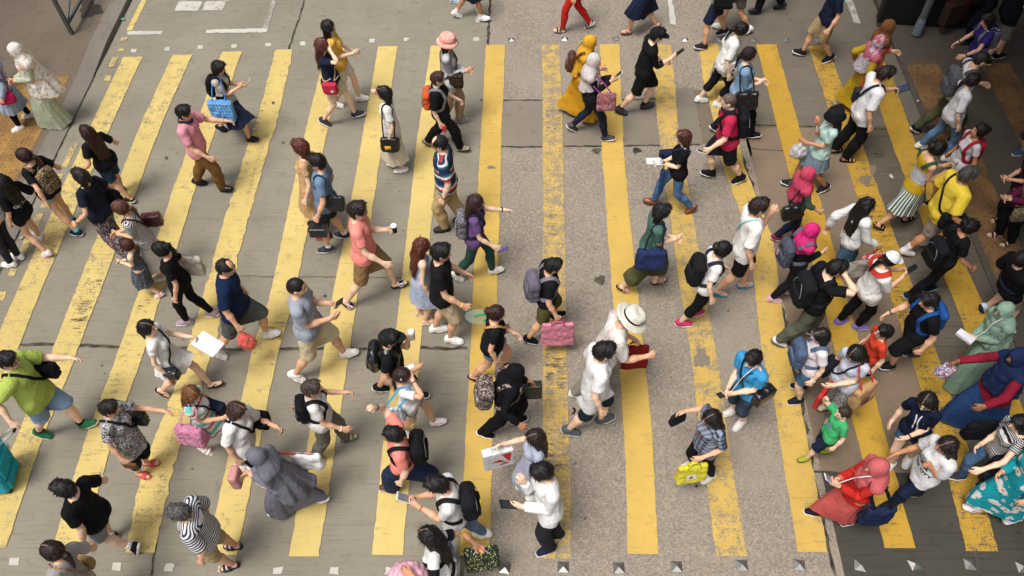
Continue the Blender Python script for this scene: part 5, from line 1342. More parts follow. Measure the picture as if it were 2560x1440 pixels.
p = P('person in black bucket hat, mint shirt and denim skirt', 'f', 2092, 290, [(1966, 460), (2058, 474)], 182, ('tee', 'aecabf'), ('skirt', 'denim:6c8090:8fa0ae', .58, 0.19), ('xl', BK), ('sneak', '23232a', 'e4e1dc'), arms=('be', 'ch'), skin='3', h=1.56)
p.brimhat('bucket', '18181b'); p.handbag('clear plastic bag hanging before a denim skirt', 'shine:b4b0b2', 'L', size=(.24, .16, .26), drop=.02, kind='plastic', name='plastic_bag'); p.glasses('d8d8d8')
p = P('person in rose pink headscarf and grey green cardigan', 'f', 2016, 436, [(1944, 596), (1996, 575)], 5, ('sl34', '45524c'), ('slim', '1b2233'), None, ('sneak', '7a2f48', 'c9b8bc'), arms=('dn', 'fw')); p.scarf(1.12, 'b8405a', 1.05); p.sidebag('black leather bag behind a rose pink headscarf', 'shine:18181a', 'R', size=(.32, .15, .28), z=1.05, x=-.22, strap='18181a')
p = P('person in bright magenta headscarf and black clothes', 'f', 2026, 576, [(1936, 746), (1986, 730)], 5, ('long', '15151a'), ('slim', '1b1b20'), None, ('sneak', 'd0a0b0', 'd8d0d0'), arms=('dn', 'be')); p.scarf(1.24, 'c42a6c', .9); p.backpack('slate grey backpack on a magenta headscarf', '474c58', (.31, .15, .46), tagm='d49a98', straps='5a606c')
p = P('person in white blouse and denim skirt with very long black hair', 'f', 2162, 512, [(2066, 700), (2118, 676)], 10, ('blouse', 'd4d2cf'), ('skirt', 'denim:3a5670:55748f', .42, 0.156), ('xl', BK), ('sneak', '33323a', 'd9d6d2'), arms=('bk', 'fw')); p.handbag('red and white carrier bag held by a white blouse', 'camo:b02a30:d8d4d2:a8242c:.8', 'R', size=(.38, .12, .34), drop=.12, handle='b8302c')
p = P('person in black shirt and grey jeans holding the forehead', 'm', 2082, 668, [(1946, 858), (2040, 830)], 0, ('tee', '141417'), ('pants', '585a4c'), ('sh', BK), ('sneak', 'd6d2ce', '4a5a70'), arms=('dn', 'hd'), skin='1', hp=20, lean=34, b=1.05)
p.backpack('big black backpack on a black shirt above grey jeans', '1a1a1d', (.33, .19, .48))
p = P('person in white cap and white shirt with red collar', 'f', 2216, 648, [(2108, 806), (2150, 812)], 8, ('loose', W_), ('legg', '121214'), ('po', BK), ('sneak', '7d6aa8', 'b4b0c4'), arms=('ph', 'ph'), hp=26, b=1.14)
p.cap('dedcda'); p.wear('red_collar', headscarf(1.36, 'f', .3), 'c23a2c', .002) if False else p.strap('collar', [(.09, -.08, 1.40), (.04, -.12, 1.43), (-.06, -.11, 1.44), (-.12, 0, 1.40), (-.06, .11, 1.44), (.04, .12, 1.43), (.09, .08, 1.40)], .075, 'b8382a', p.root, .008)
p.sidebag('grey canvas tote behind a red collar', '8f877e', 'L', size=(.34, .12, .30), z=1.08, x=-.16); p.phone('phone held under a white cap', 'R')
p = P('person in white and pink shirt wearing a denim backpack on the chest', 'f', 2056, 838, [(1986, 1002), (1994, 966)], 182, ('tee', 'vstripe:d4c6ca:d8d2d4:8'), ('midshort', 'denim:33506c:4f6f8c'), ('bo', BK), ('sneak', '1d1d22', 'd0ccc8'), arms=('dn', 'dn'), skin='1', b=1.04); p.backpack('denim blue backpack worn on a pink and white chest', '4a5a72', (.31, .15, .44), front=True, straps='4f607a'); p.watch('L', 'd4d0cc', 'bracelet')
p = P('person in pale grey shirt and patterned trousers with glasses', 'f', 2150, 876, [(2062, 1018), (2072, 1052)], 214, ('fit', 'b9bcc8'), ('pants', 'camo:b4b0aa:26262b:8a8884:1d1d22:.22'), ('lo', BK), ('flat', 'shine:a89a84', '2a2422'), arms=('be', 'dn'), skin='1', hp=24); p.glasses()
p.sidebag('brown paper shopping bag on a pale grey shoulder', 'b08a62', 'L', size=(.36, .16, .36), z=.96, x=-.02, strap='c23a34', patch='5a4634'); p.handbag('red box added for the lining of the brown shopping bag', 'b4302c', 'L', size=(.30, .05, .26), drop=.03, kind='box', name='bag_lining', yaw=15); p.crossbody('black soft bag at the far hip of a pale grey shirt', '1a1a24', 'R', size=(.26, .14, .24), z=.98, x=.06)  # separate red box added to stand for the shopping bag's lining
p = P('child in red shirt with glasses', 'm', 2206, 832, [(2128, 950), (2160, 936)], 182, ('tee', 'c2402a'), ('shorts', '22222a'), ('sh', BK), SB, h=1.26, hs=1.16, skin='1', hp=-8); p.glasses()
p = P('person in black sports shirt and black shorts with a blue backpack', 'm', 2326, 752, [(2212, 918), (2280, 884)], 184, ('tee', '141416'), ('shorts', '16171c'), ('sh', BK), SB, arms=('dn', 'fw'), skin='2', b=1.1); p.backpack('blue and lime backpack on a black sports shirt', '1f4a86', (.29, .13, .42), pocket='5aa83a'); p.watch('R'); p.phone('dark phone in the near hand beside black sports shorts', 'L')
p = P('person in bright yellow shirt and grey shorts', 'm', 2418, 436, [(2268, 632), (2318, 606)], 5, ('loose', 'd6b93c'), ('shorts', '8a7d72'), ('sh', '2c2623', '5a5450'), ('sneak', 'd4ccc4', '8a7a68'), arms=('dn', 'fo'), skin='3', b=1.1); p.socks('d9d6d2', .2); p.crossbody('black bag on a strap across a yellow shirt', '17171b', 'R', size=(.30, .12, .24), z=.98, x=.02, strap='1a1a1c', wst=.03)
p = P('person in yellow pinafore top and green striped skirt', 'f', 2338, 370, [(2196, 564), (2276, 552)], 3, ('tank', 'bands:b08f22:b08f22:a9a8b0:62'), ('skirt', 'vstripe:cfccc4:2f5f50:5', .46, 0.246), ('bu', BK), ('sandal', '1d1a19', '1d1a19'), arms=('ph', 'be'), hp=18, skin='2'); p.held('cup', 'clear cup held above a yellow pinafore', 'cup', [('cup_body', lathe([(.001, -.06), (.03, -.06), (.038, .05), (.001, .05)], 16), 'shine:b9b4ac')], 'L', (.03, 0, .03))
p.strap('ruffle_strap', [(.10, -.10, 1.30), (.05, -.12, 1.42), (-.06, -.11, 1.43), (-.12, -.09, 1.30)], .05, '2a4a34', p.root, .008); p.strap('ruffle_strap', [(.10, .10, 1.30), (.05, .12, 1.42), (-.06, .11, 1.43), (-.12, .09, 1.30)], .05, '2a4a34', p.root, .008)
p = P('person in pale shirt and ripped dark jeans with hair bun', 'f', 2446, 326, [(2326, 506), (2366, 482)], 182, ('fit', 'c4bcc0'), ('legg', 'bands:26303f:26303f:26303f:8f6a50:26303f:22'), ('bu', BK), SB, arms=('dn', 'dn'), skin='3', hp=-10); p.backpack('red and grey backpack on a pale shirt', '8f2230', (.27, .13, .40), pocket='55565e')
p = P('person in oversized white shirt and blue jeans', 'f', 2424, 200, [(2304, 366), (2374, 396)], 3, ('loose', 'd0cfd2'), ('slim', 'denim:4a6a8c:6a8aaa'), ('po', '1c1213'), SW, arms=('hd', 'dn'), skin='1', hp=20)
p = P('person in white shirt and olive trousers with a grey backpack', 'm', 2446, 146, [(2286, 328), (2392, 354)], 3, ('tee', 'd0cfd0'), ('pants', '4a4a36'), ('bz', '1d1815'), ('sneak', '17171a', 'd9d6d2'), arms=('be', 'dn'), hp=24, lean=32); p.backpack('grey backpack over a white shirt and olive trousers', '55555a', (.31, .16, .46), straps='4a4a4e', pocket='4d5156')
p = P('person in purple shirt with striped backpack', 'f', 2472, 50, [(2388, 216), (2424, 204)], 184, ('tee', '35286f'), ('slim', '22222c'), ('bo', BK), SB, arms=('out', 'fw'), skin='2'); p.backpack('black and white striped backpack on a purple shirt', 'stripe:1d1f2e:8a8c9c:3', (.32, .16, .44)); p.watch('R'); p.watch('L')
p = P('person in dark clothes with a black bag at the top right', 'm', 2500, -90, [(2412, 112), (2444, 98)], 184, ('tee', '131317'), ('pants', '16171d'), ('sh', BK), SB, arms=('be', 'fw')); p.backpack('black backpack in the dark top right corner', '141418', (.34, .18, .5), front=True); p.watch('R')
p.handbag('dark brown suitcase with red top edge', '3a2a24', 'R', size=(.44, .16, .40), drop=.10, kind='box', name='suitcase', cat='suitcase', yaw=20, patch=[([(-.5, .46), (.5, .46), (.5, .52), (-.5, .52)], [[0, 1, 2, 3]], '8a2420')])
p = P('person in black shirt and grey shorts at the top right corner', 'm', 2560, -80, [(2462, 156), (2500, 140)], 5, ('loose', '121216'), ('shorts', '6a665f'), ('sh', BK), SB, arms=('be', 'fw'), skin='2'); p.watch('R')
p = P('person in black clothes with a large black bag on the back', 'f', 2420, 566, [(2276, 736), (2330, 726)], 4, ('tee', '131315'), ('slim', '131317'), ('hp', BK), ('sneak', '1d2436', 'd9d6d2'), arms=('dn', 'fw'), skin='3', lean=34, hp=18); p.backpack('large soft black bag hanging on a black shirt', '17171b', (.34, .18, .46), z=1.08); p.watch('R', '8a2f2a', 'wristband')
p = P('person in maroon top and black trousers with camouflage pouch', 'f', 2606, 432, [(2486, 586), (2516, 608)], 184, ('long', '5a1f3a'), ('pants', '131316'), ('bo', BK), ('sandal', '1d1a1a', 'b4aea8'), arms=('be', 'be')); p.crossbody('camouflage pouch beside a maroon top', 'camo:6a5f48:8f8466:3a3428:.5', 'L', size=(.30, .12, .22), z=.94, x=.14)
p = P('person in black trousers and sandals behind the maroon top', 'f', 2600, 385, [(2489, 544), (2522, 535)], 184, ('tee', '2a1d26'), ('pants', '141417'), ('bo', BK), ('sandal', '1d1a1a', 'b4aea8'), arms=('be', 'be')); p.crossbody('oxblood bag at the right edge of the street', 'shine:3a161c', 'L', size=(.26, .10, .18), z=.98, x=.2)
p = P('person in blue running shoes at the right edge', 'm', 2650, 215, [(2546, 382), (2590, 366)], 184, ('tee', '55565e'), ('shorts', '2a2c33'), ('sh', BK), ('sneak', '3a4866', 'd0ccc8'), arms=('fw', 'dn'))
p = P('person in black shirt and beige shorts with blue white trainers', 'm', 2546, 646, [(2446, 778), (2520, 826)], 5, ('loose', '131316'), ('midshort', '7d7362'), ('sh', BK), ('sneak', 'c4c8d4', '2a3a66'), arms=('dn', 'be'), skin='1', h=1.62, lift=1.1); p.strap('belt', [(.12, -.12, 1.04), (.15, 0, 1.04), (.12, .12, 1.04), (0, .17, 1.04), (-.13, .10, 1.04), (-.15, 0, 1.04), (-.13, -.10, 1.04), (0, -.17, 1.04), (.12, -.12, 1.04)], .05, '1d2440', p.root)
p = P('person in sage green headscarf and sage dress with glasses', 'f', 2512, 772, [(2404, 952), (2450, 930)], 190, ('maxi', '7d9683', .06, 0.34), None, None, ('flat', '3a3430'), arms=('be', 'be'), hp=6); p.scarf(.92, '839c8a', 1.15); p.glasses(); p.held('phone_box', 'white boxed gadget held by a sage headscarf', 'box', [('box_body', rbox((0, 0, 0), (.05, .10, .025), .008, .006), 'd0d0d4')], 'L', (.05, 0, .03), 30); p.watch('L', 'd4d4d4')
p.wear('dress_panel', skirt(.05, .46, top=.86, r0=.2, seed=4), '3f4a2a', .004) if False else None
p = P('person in navy headscarf with red sleeves and blue skirt', 'f', 2548, 888, [(2400, 1052), (2462, 1064)], 188, ('long', '7d1a2e'), ('skirt', 'denim:223a62:2c4a78', .10, 0.28), None, ('flip', '6a4a3a', '3a2a22'), arms=('out', 'out'), skin='4', b=1.14); p.scarf(.98, '1b2848', 1.15); p.handbag('white plastic bag with coloured print by red sleeves', 'camo:c9c6c6:3a6aa0:b83a4a:.5', 'R', size=(.24, .14, .26), drop=.02, kind='plastic', name='plastic_bag')
p = P('person in navy cold shoulder top and denim shorts with glasses', 'f', 2318, 994, [(2226, 1172), (2262, 1150)], 226, ('cold', '141a2e'), ('mini', 'denim:2b405e:4a6586'), ('lo', BK), SW, arms=('be', 'dn'), skin='1', hp=12); p.glasses(); p.watch('L')
for m in (1, -1): p.strap('drawstring', [(.10, m * .03, 1.36), (.13, m * .035, 1.25), (.14, m * .03, 1.12)], .014, 'cfccd0', p.root, .01)
p = P('child in green shirt and navy shorts', 'm', 2114, 1032, [(2004, 1146), (2068, 1132)], 184, ('tee', '3fa565'), ('shorts', '1b2238'), ('bz', '2c221c'), ('sneak', '8f9a2e', '2a2e24'), arms=('dn', 'up'), h=1.08, hs=1.28, skin='1'); p.decal('chest_print', [(np.array([(-.07, -.05), (.05, -.06), (.08, 0), (.03, .05), (-.05, .04)]), np.array([[0, 1, 2, 3, 4]]))], '6d8494', 1, 1.2)
p = P('person in salmon headscarf, red cardigan and salmon skirt', 'f', 2210, 1166, [(2036, 1290), (2120, 1292)], 184, ('long', 'b52a22'), ('skirt', 'bd5652', .16, 0.17), None, ('sneak', '1d1d20', 'd9d6d2'), arms=('ph', 'ph'), hp=20, lean=36); p.scarf(1.14, 'b85a5c'); p.sidebag('navy cloth bag hanging low behind a red cardigan', '1a2440', 'L', size=(.36, .14, .36), z=.82, x=-.20, strap='15151a', wst=.04); p.phone('white phone with cable held by a salmon headscarf', 'L', 'shine:8f8fa0', 'd4d2d4'); p.watch('L', 'shine:1a1a1a', 'bracelet')
p = P('person in white city print shirt and dark jeans', 'f', 2374, 1112, [(2216, 1264), (2282, 1234)], 186, ('loose', 'd0cecd'), ('slim', 'denim:151d2e:243450'), ('lo', '1d1412'), ('sneak', '1d1d22', '8a8478'), arms=('st', 'fw'), skin='3', lean=34, b=1.06)
sky_ = [(np.array([(x, .0), (x + w, .0), (x + w, h_), (x, h_)]) + (-.11, 0), np.array([[0, 1, 2, 3]])) for x, w, h_ in ((0, .03, .05), (.04, .02, .09), (.07, .035, .06), (.115, .02, .11), (.14, .03, .05), (.18, .025, .08))]
p.decal('city_print', sky_, '55565a', 1, 1.13); p.decal('lettering', [text_poly('YORK CITY', .062, .002)], '2a2a2e', 1, 1.06); p.decal('lettering', [text_poly('NEW', .05, .001)], '55565a', 1, 1.27)
p = P('person in black and white striped top and worn jeans', 'f', 2556, 1056, [(2392, 1196), (2456, 1204)], 186, ('fit', 'stripe:c4c0bc:1a1a20:2.6'), ('slim', 'denim:3a5478:6480a4'), ('bo', BK), ('flat', 'spots:23262f:6a6f7a:.2'), arms=('out', 'be'), skin='1'); p.wear('cardigan', upper('long', 'f'), '1d1d22', .004) if False else None
p.sidebag('black tote on the shoulder of a striped top', '141418', 'R', size=(.36, .14, .34), z=1.0, x=.16)
p = P('person in turquoise daisy dress and white trainers', 'f', 2612, 1112, [(2426, 1272), (2532, 1296)], 186, ('maxi', 'daisy:1a8a94:d0ccc6:c98a3a:1', .20, 0.20), None, ('bo', BK), ('sneak', 'd9d4d2', 'e4e0dc'), arms=('dn', 'be'), skin='2'); p.stripes3('8a2f4a'); p.sidebag('black bag above the turquoise daisy dress', '15151a', 'R', size=(.34, .13, .28), z=.92, x=.1)
# --- right of centre
p = P('person in navy checked shirt and black trousers', 'f', 1786, 1042, [(1722, 1164), (1768, 1194)], 205, ('loose', 'plaid:2c3340:8a90a0:7'), ('slim', '131316'), ('lo', BK), ('flat', 'd4d0cc', 'e4e1dc'), arms=((.20, .04, -.36), (.10, .24, -.22)), skin='2', hp=14, hy=-10)
p.decal('chest_print', [text_poly('M', .12, .004)], 'b83a4a', 1, 1.2); p.handbag('bright yellow cloth bag held below a checked shirt', 'c9c03a', 'L', size=(.34, .12, .34), drop=.10, patch=[([(-.1, -.15), (.22, -.15), (.22, .12), (-.1, .12)], [[0, 1, 2, 3]], 'd6d4d0'), ([(-.06, -.1), (.18, -.1), (.06, .08)], [[0, 1, 2]], '2a2a2a')], yaw=-15, strapw=.03)
p.handbag('small black cloth bag in the far hand of a checked shirt', '1d1d21', 'R', size=(.20, .08, .20), drop=.02, name='cloth_bag')
p = P('person in bright blue shirt and dark denim shorts', 'm', 1886, 894, [(1826, 1030), (1846, 1062)], 214, ('tee', '3a90c0'), ('bermuda', 'denim:2a3644:3f4f60'), ('sh', BK), ('sneak', 'd0ccc6', 'd9d6d2'), arms=('be', 'be'), skin='1', b=1.04, hp=10)
p.crossbody('black pouch bag at the hip of a bright blue shirt', 'shine:17171b', 'L', size=(.30, .12, .22), z=.98, x=-.06); p.phone('dark phone before a bright blue shirt', 'L'); p.strap('lanyard', [(.06, -.07, 1.42), (.12, -.02, 1.25), (.135, 0, 1.12), (.12, .02, 1.25), (.06, .07, 1.42)], .014, '1d2a44', p.root, .01)
p = P('person in long white shirt, dark shorts and grey trainers', 'm', 1504, 876, [(1428, 1080), (1518, 1050)], 3, ('tunic', 'd9d7d5'), ('bermuda', '1d2a33'), ('sh', BK), ('sneak', '4f5456', 'c4c2c0'), arms=('dn', 'dn'), skin='1', hp=12)
p.held('strap_loop', 'small black loop hanging at a long white shirt', 'cord', [('loop', tube(catmull([(0, 0, .06), (.02, 0, .02), (.01, 0, -.05), (-.012, 0, -.06)], .01), .012), '2a2426')], 'R', (-.34, .02, .10))
p = P('person in white straw hat and pale flowered shirt', 'm', 1570, 790, [(1450, 985), (1500, 962)], 3, ('loose', 'floral:d4cec8:c4a49c:bdb4ac:1.1'), ('pants', '8a8478'), ('sh', '8a8680'), SW, arms=((.26, .02, -.42), 'rd'), skin='2', hp=30, lean=40)
p.brimhat('wide', 'd9d4c4', '2a2220'); p.handbag('dark red cloth bag beside a white straw hat', '7d1a1c', 'L', size=(.38, .12, .44), drop=.12)
p = P('person in black shirt and olive shorts with a pink bag', 'm', 1376, 664, [(1326, 852), (1400, 790)], 3, ('tee', '17171a'), ('shorts', '55532f'), ('sh', BK), ('sneak', '141416', 'd9d6d2'), arms=('dn', 'hb'), hp=16, b=1.04)
p.backpack('grey mauve backpack on a black shirt', '655f6c', (.32, .17, .46), pocket='5c5764', straps='77727c'); p.handbag('large pink carrier bag beside olive shorts', 'shine:c4788c', 'R', size=(.42, .12, .42), drop=.06, handle='a85a70', strapw=.035)
p = P('person in black top and denim shorts with sunglasses on the head', 'f', 1242, 782, [(1190, 942), (1270, 930)], 0, ('fit', '17171a'), ('mini', 'denim:5f7590:7f93aa'), ('bu', '2a1813'), ('flip', '1d1a1a', '1d1a1a'), arms=('be', 'dn'), b=1.16, skin='2', hp=4)
p.glasses('2a1a14', up=1, dark=True); p.crossbody('slim tan strap pouch on a black top', 'a8804f', 'L', size=(.18, .07, .14), z=1.0, x=.1, strap='b08a58', wst=.03)
p = P('person in black headscarf and flowing black robe', 'f', 1284, 930, [(1214, 1086), (1302, 1052)], 3, ('long', '121214'), ('pants', '121214'), None, ('flat', '141416'), arms=('fw', 'fo'), skin='3', hp=16, lean=30, h=1.62); p.scarf(1.10, '131316')
p.backpack('brown camouflage backpack on a black robe', 'camo:4f4440:8a7c74:2c2624:a89890:.8', (.33, .19, .46), z=1.12); p.handbag('dark green glossy bag in front of a black robe', 'shine:22261d', 'L', size=(.24, .10, .28), drop=.02, kind='box')
p = P('person in pale blue dress with dark wavy hair', 'f', 1348, 1092, [(1310, 1220), (1334, 1236)], 186, ('bod', 'a4aabb', .36, 0.197), None, ('lo', DB), ('sneak', 'e4e1dc', 'efece6'), arms=('hb', 'rd'), skin='1', hp=12)
tri = [([(-.42, .40), (-.10, .40), (-.34, -.2)], [[0, 1, 2]], 'b83030'), ([(-.2, -.1), (.25, -.02), (.0, .12)], [[0, 1, 2]], 'b83030'), ([(-.36, -.25), (.1, -.3), (-.2, -.15)], [[0, 1, 2]], 'b83030')]
p.handbag('white paper bag with red shapes by a pale blue dress', 'd4d0ce', 'R', size=(.34, .10, .36), drop=.08, kind='box', patch=tri, yaw=10)
p = P('person in white hooded shirt and dark trousers with a phone', 'm', 1364, 1172, [(1384, 1346), (1360, 1368)], 196, ('long', 'dcdad8'), ('pants', '24252a'), ('sh', BK), ('sneak', '1d2230', 'd9d6d2'), arms=('be', 'ch'), skin='1', hp=16, h=1.74)
p.phone('large dark phone held by a white hooded shirt', 'L', 'shine:2a3038', '17191d', 1.3); p.wear('hood', (lambda f: (f.ell((-.10, 0, 1.43), (.07, .12, .06), .0), f.mesh())[1])(Field((-.2, -.16, 1.34), (.02, .16, 1.52), .011)) + (None, None), 'd4d2d0', 0) if False else None
def cable(p, sd, ear=1, name='earphones', col='dcdad6'):
    a = p.p['head'] + p.Rr['head'] @ np.array([.02, ear * .082, .07]) * p.sc; b = p.hand[sd]; c = p.p['chest'] + p.Rr['chest'] @ np.array([.20, ear * .03, .10]) * p.sc
    V, F = tube(catmull([a, (a + c) / 2 + p.fwd * .05, c, (b + c) / 2 + np.array([0, 0, -.05]), b], .03), .0055, 5); mesh_obj(name, V, F, M(col), p.root, rest=V)
BYL = dict(CROWD)
for k, sd, e in (('person in salmon headscarf, red cardigan and salmon skirt', 'L', 1), ('person in sage green headscarf and sage dress with glasses', 'R', 1), ('person in bright blue shirt and dark denim shorts', 'L', 1), ('person in black bucket hat, mint shirt and denim skirt', 'R', 1)): cable(BYL[k], sd, e)
# ------------------------------------------------------------------ the street
def gx(px, py): return float(G(px, py)[0])
def gy(px, py): return float(G(px, py)[1])
KERB_L = gx(257, 147); JOINT_L = gx(1190, 700); JOINT_R = gx(1960, 760); KERB_R = gx(2228, 112); SLAB_R = gx(2205, 520)
Y0, Y1 = -8.0, 60.0
Y_TOP = gy(2050, 318); Y_ASPH = gy(2130, 1182); Y_A, Y_B, Y_L = gy(1400, 250), gy(1400, 366), gy(700, 866)
def road_mat(name, base, dark, kind):
    t = NT(name); v = t.geo(); x, y, z = t.sep(v)
    big = t.noise(v, 0.7, 5, 0.62).outputs[0]; med = t.noise(v, 5, 5, 0.65).outputs[0]
    col = t.mix(t.ramp(big, 0.25, 0.75), lin(base, 0.86), lin(base, 1.1))
    col = t.mix(t.math('MULTIPLY', t.ramp(med, 0.52, 0.75), 0.45), col, lin(dark))
    if kind == 'groove':
        g = t.noise(t.scale(v, (2.4, 40, 1)), 1.0, 4, 0.6, 0.2).outputs[0]; g2 = t.noise(t.scale(v, (0.35, 9, 1)), 1.0, 3, 0.5).outputs[0]
        col = t.mix(t.math('MULTIPLY', t.ramp(g, 0.50, 0.72), 0.42), col, lin(dark))
        col = t.mix(t.math('MULTIPLY', t.ramp(g2, 0.58, 0.78), 0.22), col, lin(dark, 0.8))
        fine = t.noise(v, 90, 2).outputs[0]
        col = t.mix(t.math('MULTIPLY', t.ramp(fine, 0.35, 0.8), 0.28), col, lin(base, 1.25))
        h = t.math('ADD', t.math('MULTIPLY', g, 0.8), t.math('MULTIPLY', fine, 0.3)); nb = t.bump(h, 0.5, 0.012)
    elif kind == 'aggregate':
        vo = t.voro(v, 66); vc = t.sep(vo.outputs['Color'])[0]
        col = t.mix(t.ramp(vc, 0.55, 0.95), col, lin(base, 1.3))
        col = t.mix(t.math('MULTIPLY', t.ramp(vc, 0.35, 0.05), 0.4), col, lin(dark, 0.78))
        col = t.mix(t.math('MULTIPLY', t.ramp(vo.outputs[0], 0.35, 0.62), 0.22), col, lin(dark, 0.8))
        pink = t.sep(t.voro(v, 21).outputs['Color'])[1]
        col = t.mix(t.math('MULTIPLY', t.ramp(pink, 0.85, 0.95), 0.4), col, lin('a39079'))
        wear = t.noise(v, 0.55, 3, 0.6).outputs[0]
        col = t.mix(t.math('MULTIPLY', t.ramp(wear, 0.50, 0.62), 0.5), col, lin(base, 1.05))
        nb = t.bump(vo.outputs[0], 0.45, 0.012)
    else:
        fine = t.noise(v, 70, 3, 0.7).outputs[0]
        col = t.mix(t.math('MULTIPLY', t.ramp(fine, 0.45, 0.75), 0.4), col, lin(dark, 0.9))
        sp = t.voro(v, 16); s0 = t.math('LESS_THAN', sp.outputs[0], 0.07)
        col = t.mix(t.math('MULTIPLY', s0, 0.6 if kind == 'asphalt' else 0.3), col, lin(base, 2.2))
        if kind == 'asphalt':
            g = t.noise(t.scale(v, (1.2, 26, 1)), 1.0, 3).outputs[0]; col = t.mix(t.math('MULTIPLY', t.ramp(g, 0.5, 0.75), 0.5), col, lin(dark, 0.7))
        nb = t.bump(fine, 0.4, 0.008)
    # spilled drinks, chewing gum, tyre dirt
    gum = t.voro(v, 2.6); gm = t.math('LESS_THAN', t.math('ADD', gum.outputs[0], t.math('MULTIPLY', t.noise(v, 25, 2).outputs[0], 0.06)), 0.075)
    col = t.mix(t.math('MULTIPLY', gm, 0.6), col, lin('2c2925'))
    st = t.noise(v, 1.7, 5, 0.7, 0.6).outputs[0]; col = t.mix(t.math('MULTIPLY', t.ramp(st, 0.60, 0.72), 0.35), col, lin(dark, 0.7))
    t.bsdf(col, 0.88, nb, 0, 0.25)
    return t.m
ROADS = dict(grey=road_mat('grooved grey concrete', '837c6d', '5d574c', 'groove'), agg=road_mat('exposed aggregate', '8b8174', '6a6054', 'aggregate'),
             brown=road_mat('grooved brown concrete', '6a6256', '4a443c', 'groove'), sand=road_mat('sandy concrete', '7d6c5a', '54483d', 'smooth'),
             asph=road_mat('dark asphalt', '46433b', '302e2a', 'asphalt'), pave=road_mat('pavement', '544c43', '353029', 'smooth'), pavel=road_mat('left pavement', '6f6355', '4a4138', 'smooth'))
def sheet(name, x0, x1, y0, y1, z, mat, label=None):
    o = mesh_obj(name, [(x0, y0, z), (x1, y0, z), (x1, y1, z), (x0, y1, z)], np.array([[0, 1, 2, 3]]), mat, smooth=False); o['kind'] = 'structure'; return o
def pxpoly(name, pts, z, mat):
    V = np.array([G(px, py, z) for px, py in pts]); n = len(V); A = sum(V[i][0] * V[(i + 1) % n][1] - V[(i + 1) % n][0] * V[i][1] for i in range(n))
    if A < 0: V = V[::-1]
    o = mesh_obj(name, V, np.arange(n)[None, :], mat, smooth=False); o['kind'] = 'structure'; return o
sheet('ground', -90, 90, Y0 - 20, 160, -0.02, ROADS['asph'])
sheet('road', KERB_L, JOINT_L, Y0, Y1, 0.0, ROADS['grey'])
sheet('road', JOINT_L, JOINT_R, Y0, Y1, 0.0, ROADS['agg'])
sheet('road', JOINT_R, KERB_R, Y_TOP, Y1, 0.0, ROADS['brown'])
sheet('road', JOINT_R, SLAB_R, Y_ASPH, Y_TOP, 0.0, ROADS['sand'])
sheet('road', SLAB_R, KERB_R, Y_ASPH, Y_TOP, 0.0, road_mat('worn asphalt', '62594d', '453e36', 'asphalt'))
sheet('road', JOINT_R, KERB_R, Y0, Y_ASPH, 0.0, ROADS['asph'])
sheet('road_patch', JOINT_L, gx(1690, 300), Y_B, Y_A, 0.004, road_mat('smoother concrete slab', '7d7467', '5c5449', 'smooth'))
sheet('road_patch', gx(1684, 280), gx(1743, 280), Y_B + .02, Y_A + .25, 0.006, road_mat('ribbed patch', '797163', '554e43', 'groove'))
sheet('road_patch', gx(1743, 280), gx(1805, 280), Y_B + .02, Y_A + .2, 0.005, road_mat('brown patch', '6f6355', '4a4137', 'groove'))
# joints and cracks
tar = NT('joint filler'); vv = tar.geo(); nn_ = tar.noise(vv, 9, 4).outputs[0]
tar.bsdf(tar.mix(tar.ramp(nn_, .35, .65), lin('2b2824'), lin('55503f')), .9, tar.bump(nn_, .4, .01))
def crack(pts, w, jit=.012, z=.0075, world=False, seed=0):
    P = catmull([(p if world else G(*p)) for p in pts], .09); r = np.random.RandomState(seed + len(P))
    T = np.gradient(P, axis=0); T /= np.linalg.norm(T, axis=1)[:, None]; N = np.stack([-T[:, 1], T[:, 0], 0 * T[:, 0]], 1)
    c = P + N * r.normal(0, jit, len(P))[:, None]; hw = w / 2 * r.uniform(.55, 1.35, len(P))[:, None]
    V = np.concatenate([c + N * hw, c - N * hw]); V[:, 2] = z; n = len(P); j = np.arange(n - 1)
    o = mesh_obj('road_joint', V, np.stack([n + j, n + j + 1, j + 1, j], 1), tar.m, smooth=False); o['kind'] = 'structure'
crack([(JOINT_L, Y0, 0), (JOINT_L, 8, 0), (JOINT_L, Y1, 0)], .045, .006, world=True)
crack([(JOINT_R, Y_TOP, 0), (JOINT_R, 14, 0), (JOINT_R, Y1, 0)], .035, .003, world=True)
crack([(1850, 385), (1882, 470), (1905, 560), (1935, 690), (1958, 780), (1985, 920), (2018, 1090), (2032, 1180)], .05, .02)
crack([(2032, 1180), (2056, 1300), (2088, 1440)], .035, .005)
crack([(0, 860), (300, 866), (585, 872), (860, 872), (1168, 870)], .045, .008)
crack([(1200, 251), (1450, 250), (1690, 247)], .028, .006); crack([(1198, 368), (1420, 367), (1640, 364), (1750, 362)], .032, .006)
crack([(1888, 313), (2060, 318), (2262, 325)], .03, .002); crack([(2032, 1180), (2240, 1184), (2420, 1190)], .025, .004)
crack([(1870, 372), (1965, 378), (2240, 395)], .012, .004); crack([(2130, 512), (2260, 517)], .014, .003)
crack([(763, 0), (725, 113), (690, 215), (612, 490), (560, 660), (520, 800), (468, 930), (432, 1090), (405, 1260), (378, 1440)], .03, .010)
crack([(2405, 1185), (2440, 1400), (2448, 1440)], .015, .004); crack([(560, 690), (880, 694), (1180, 698)], .008, .004); crack([(0, 640), (60, 646)], .01)
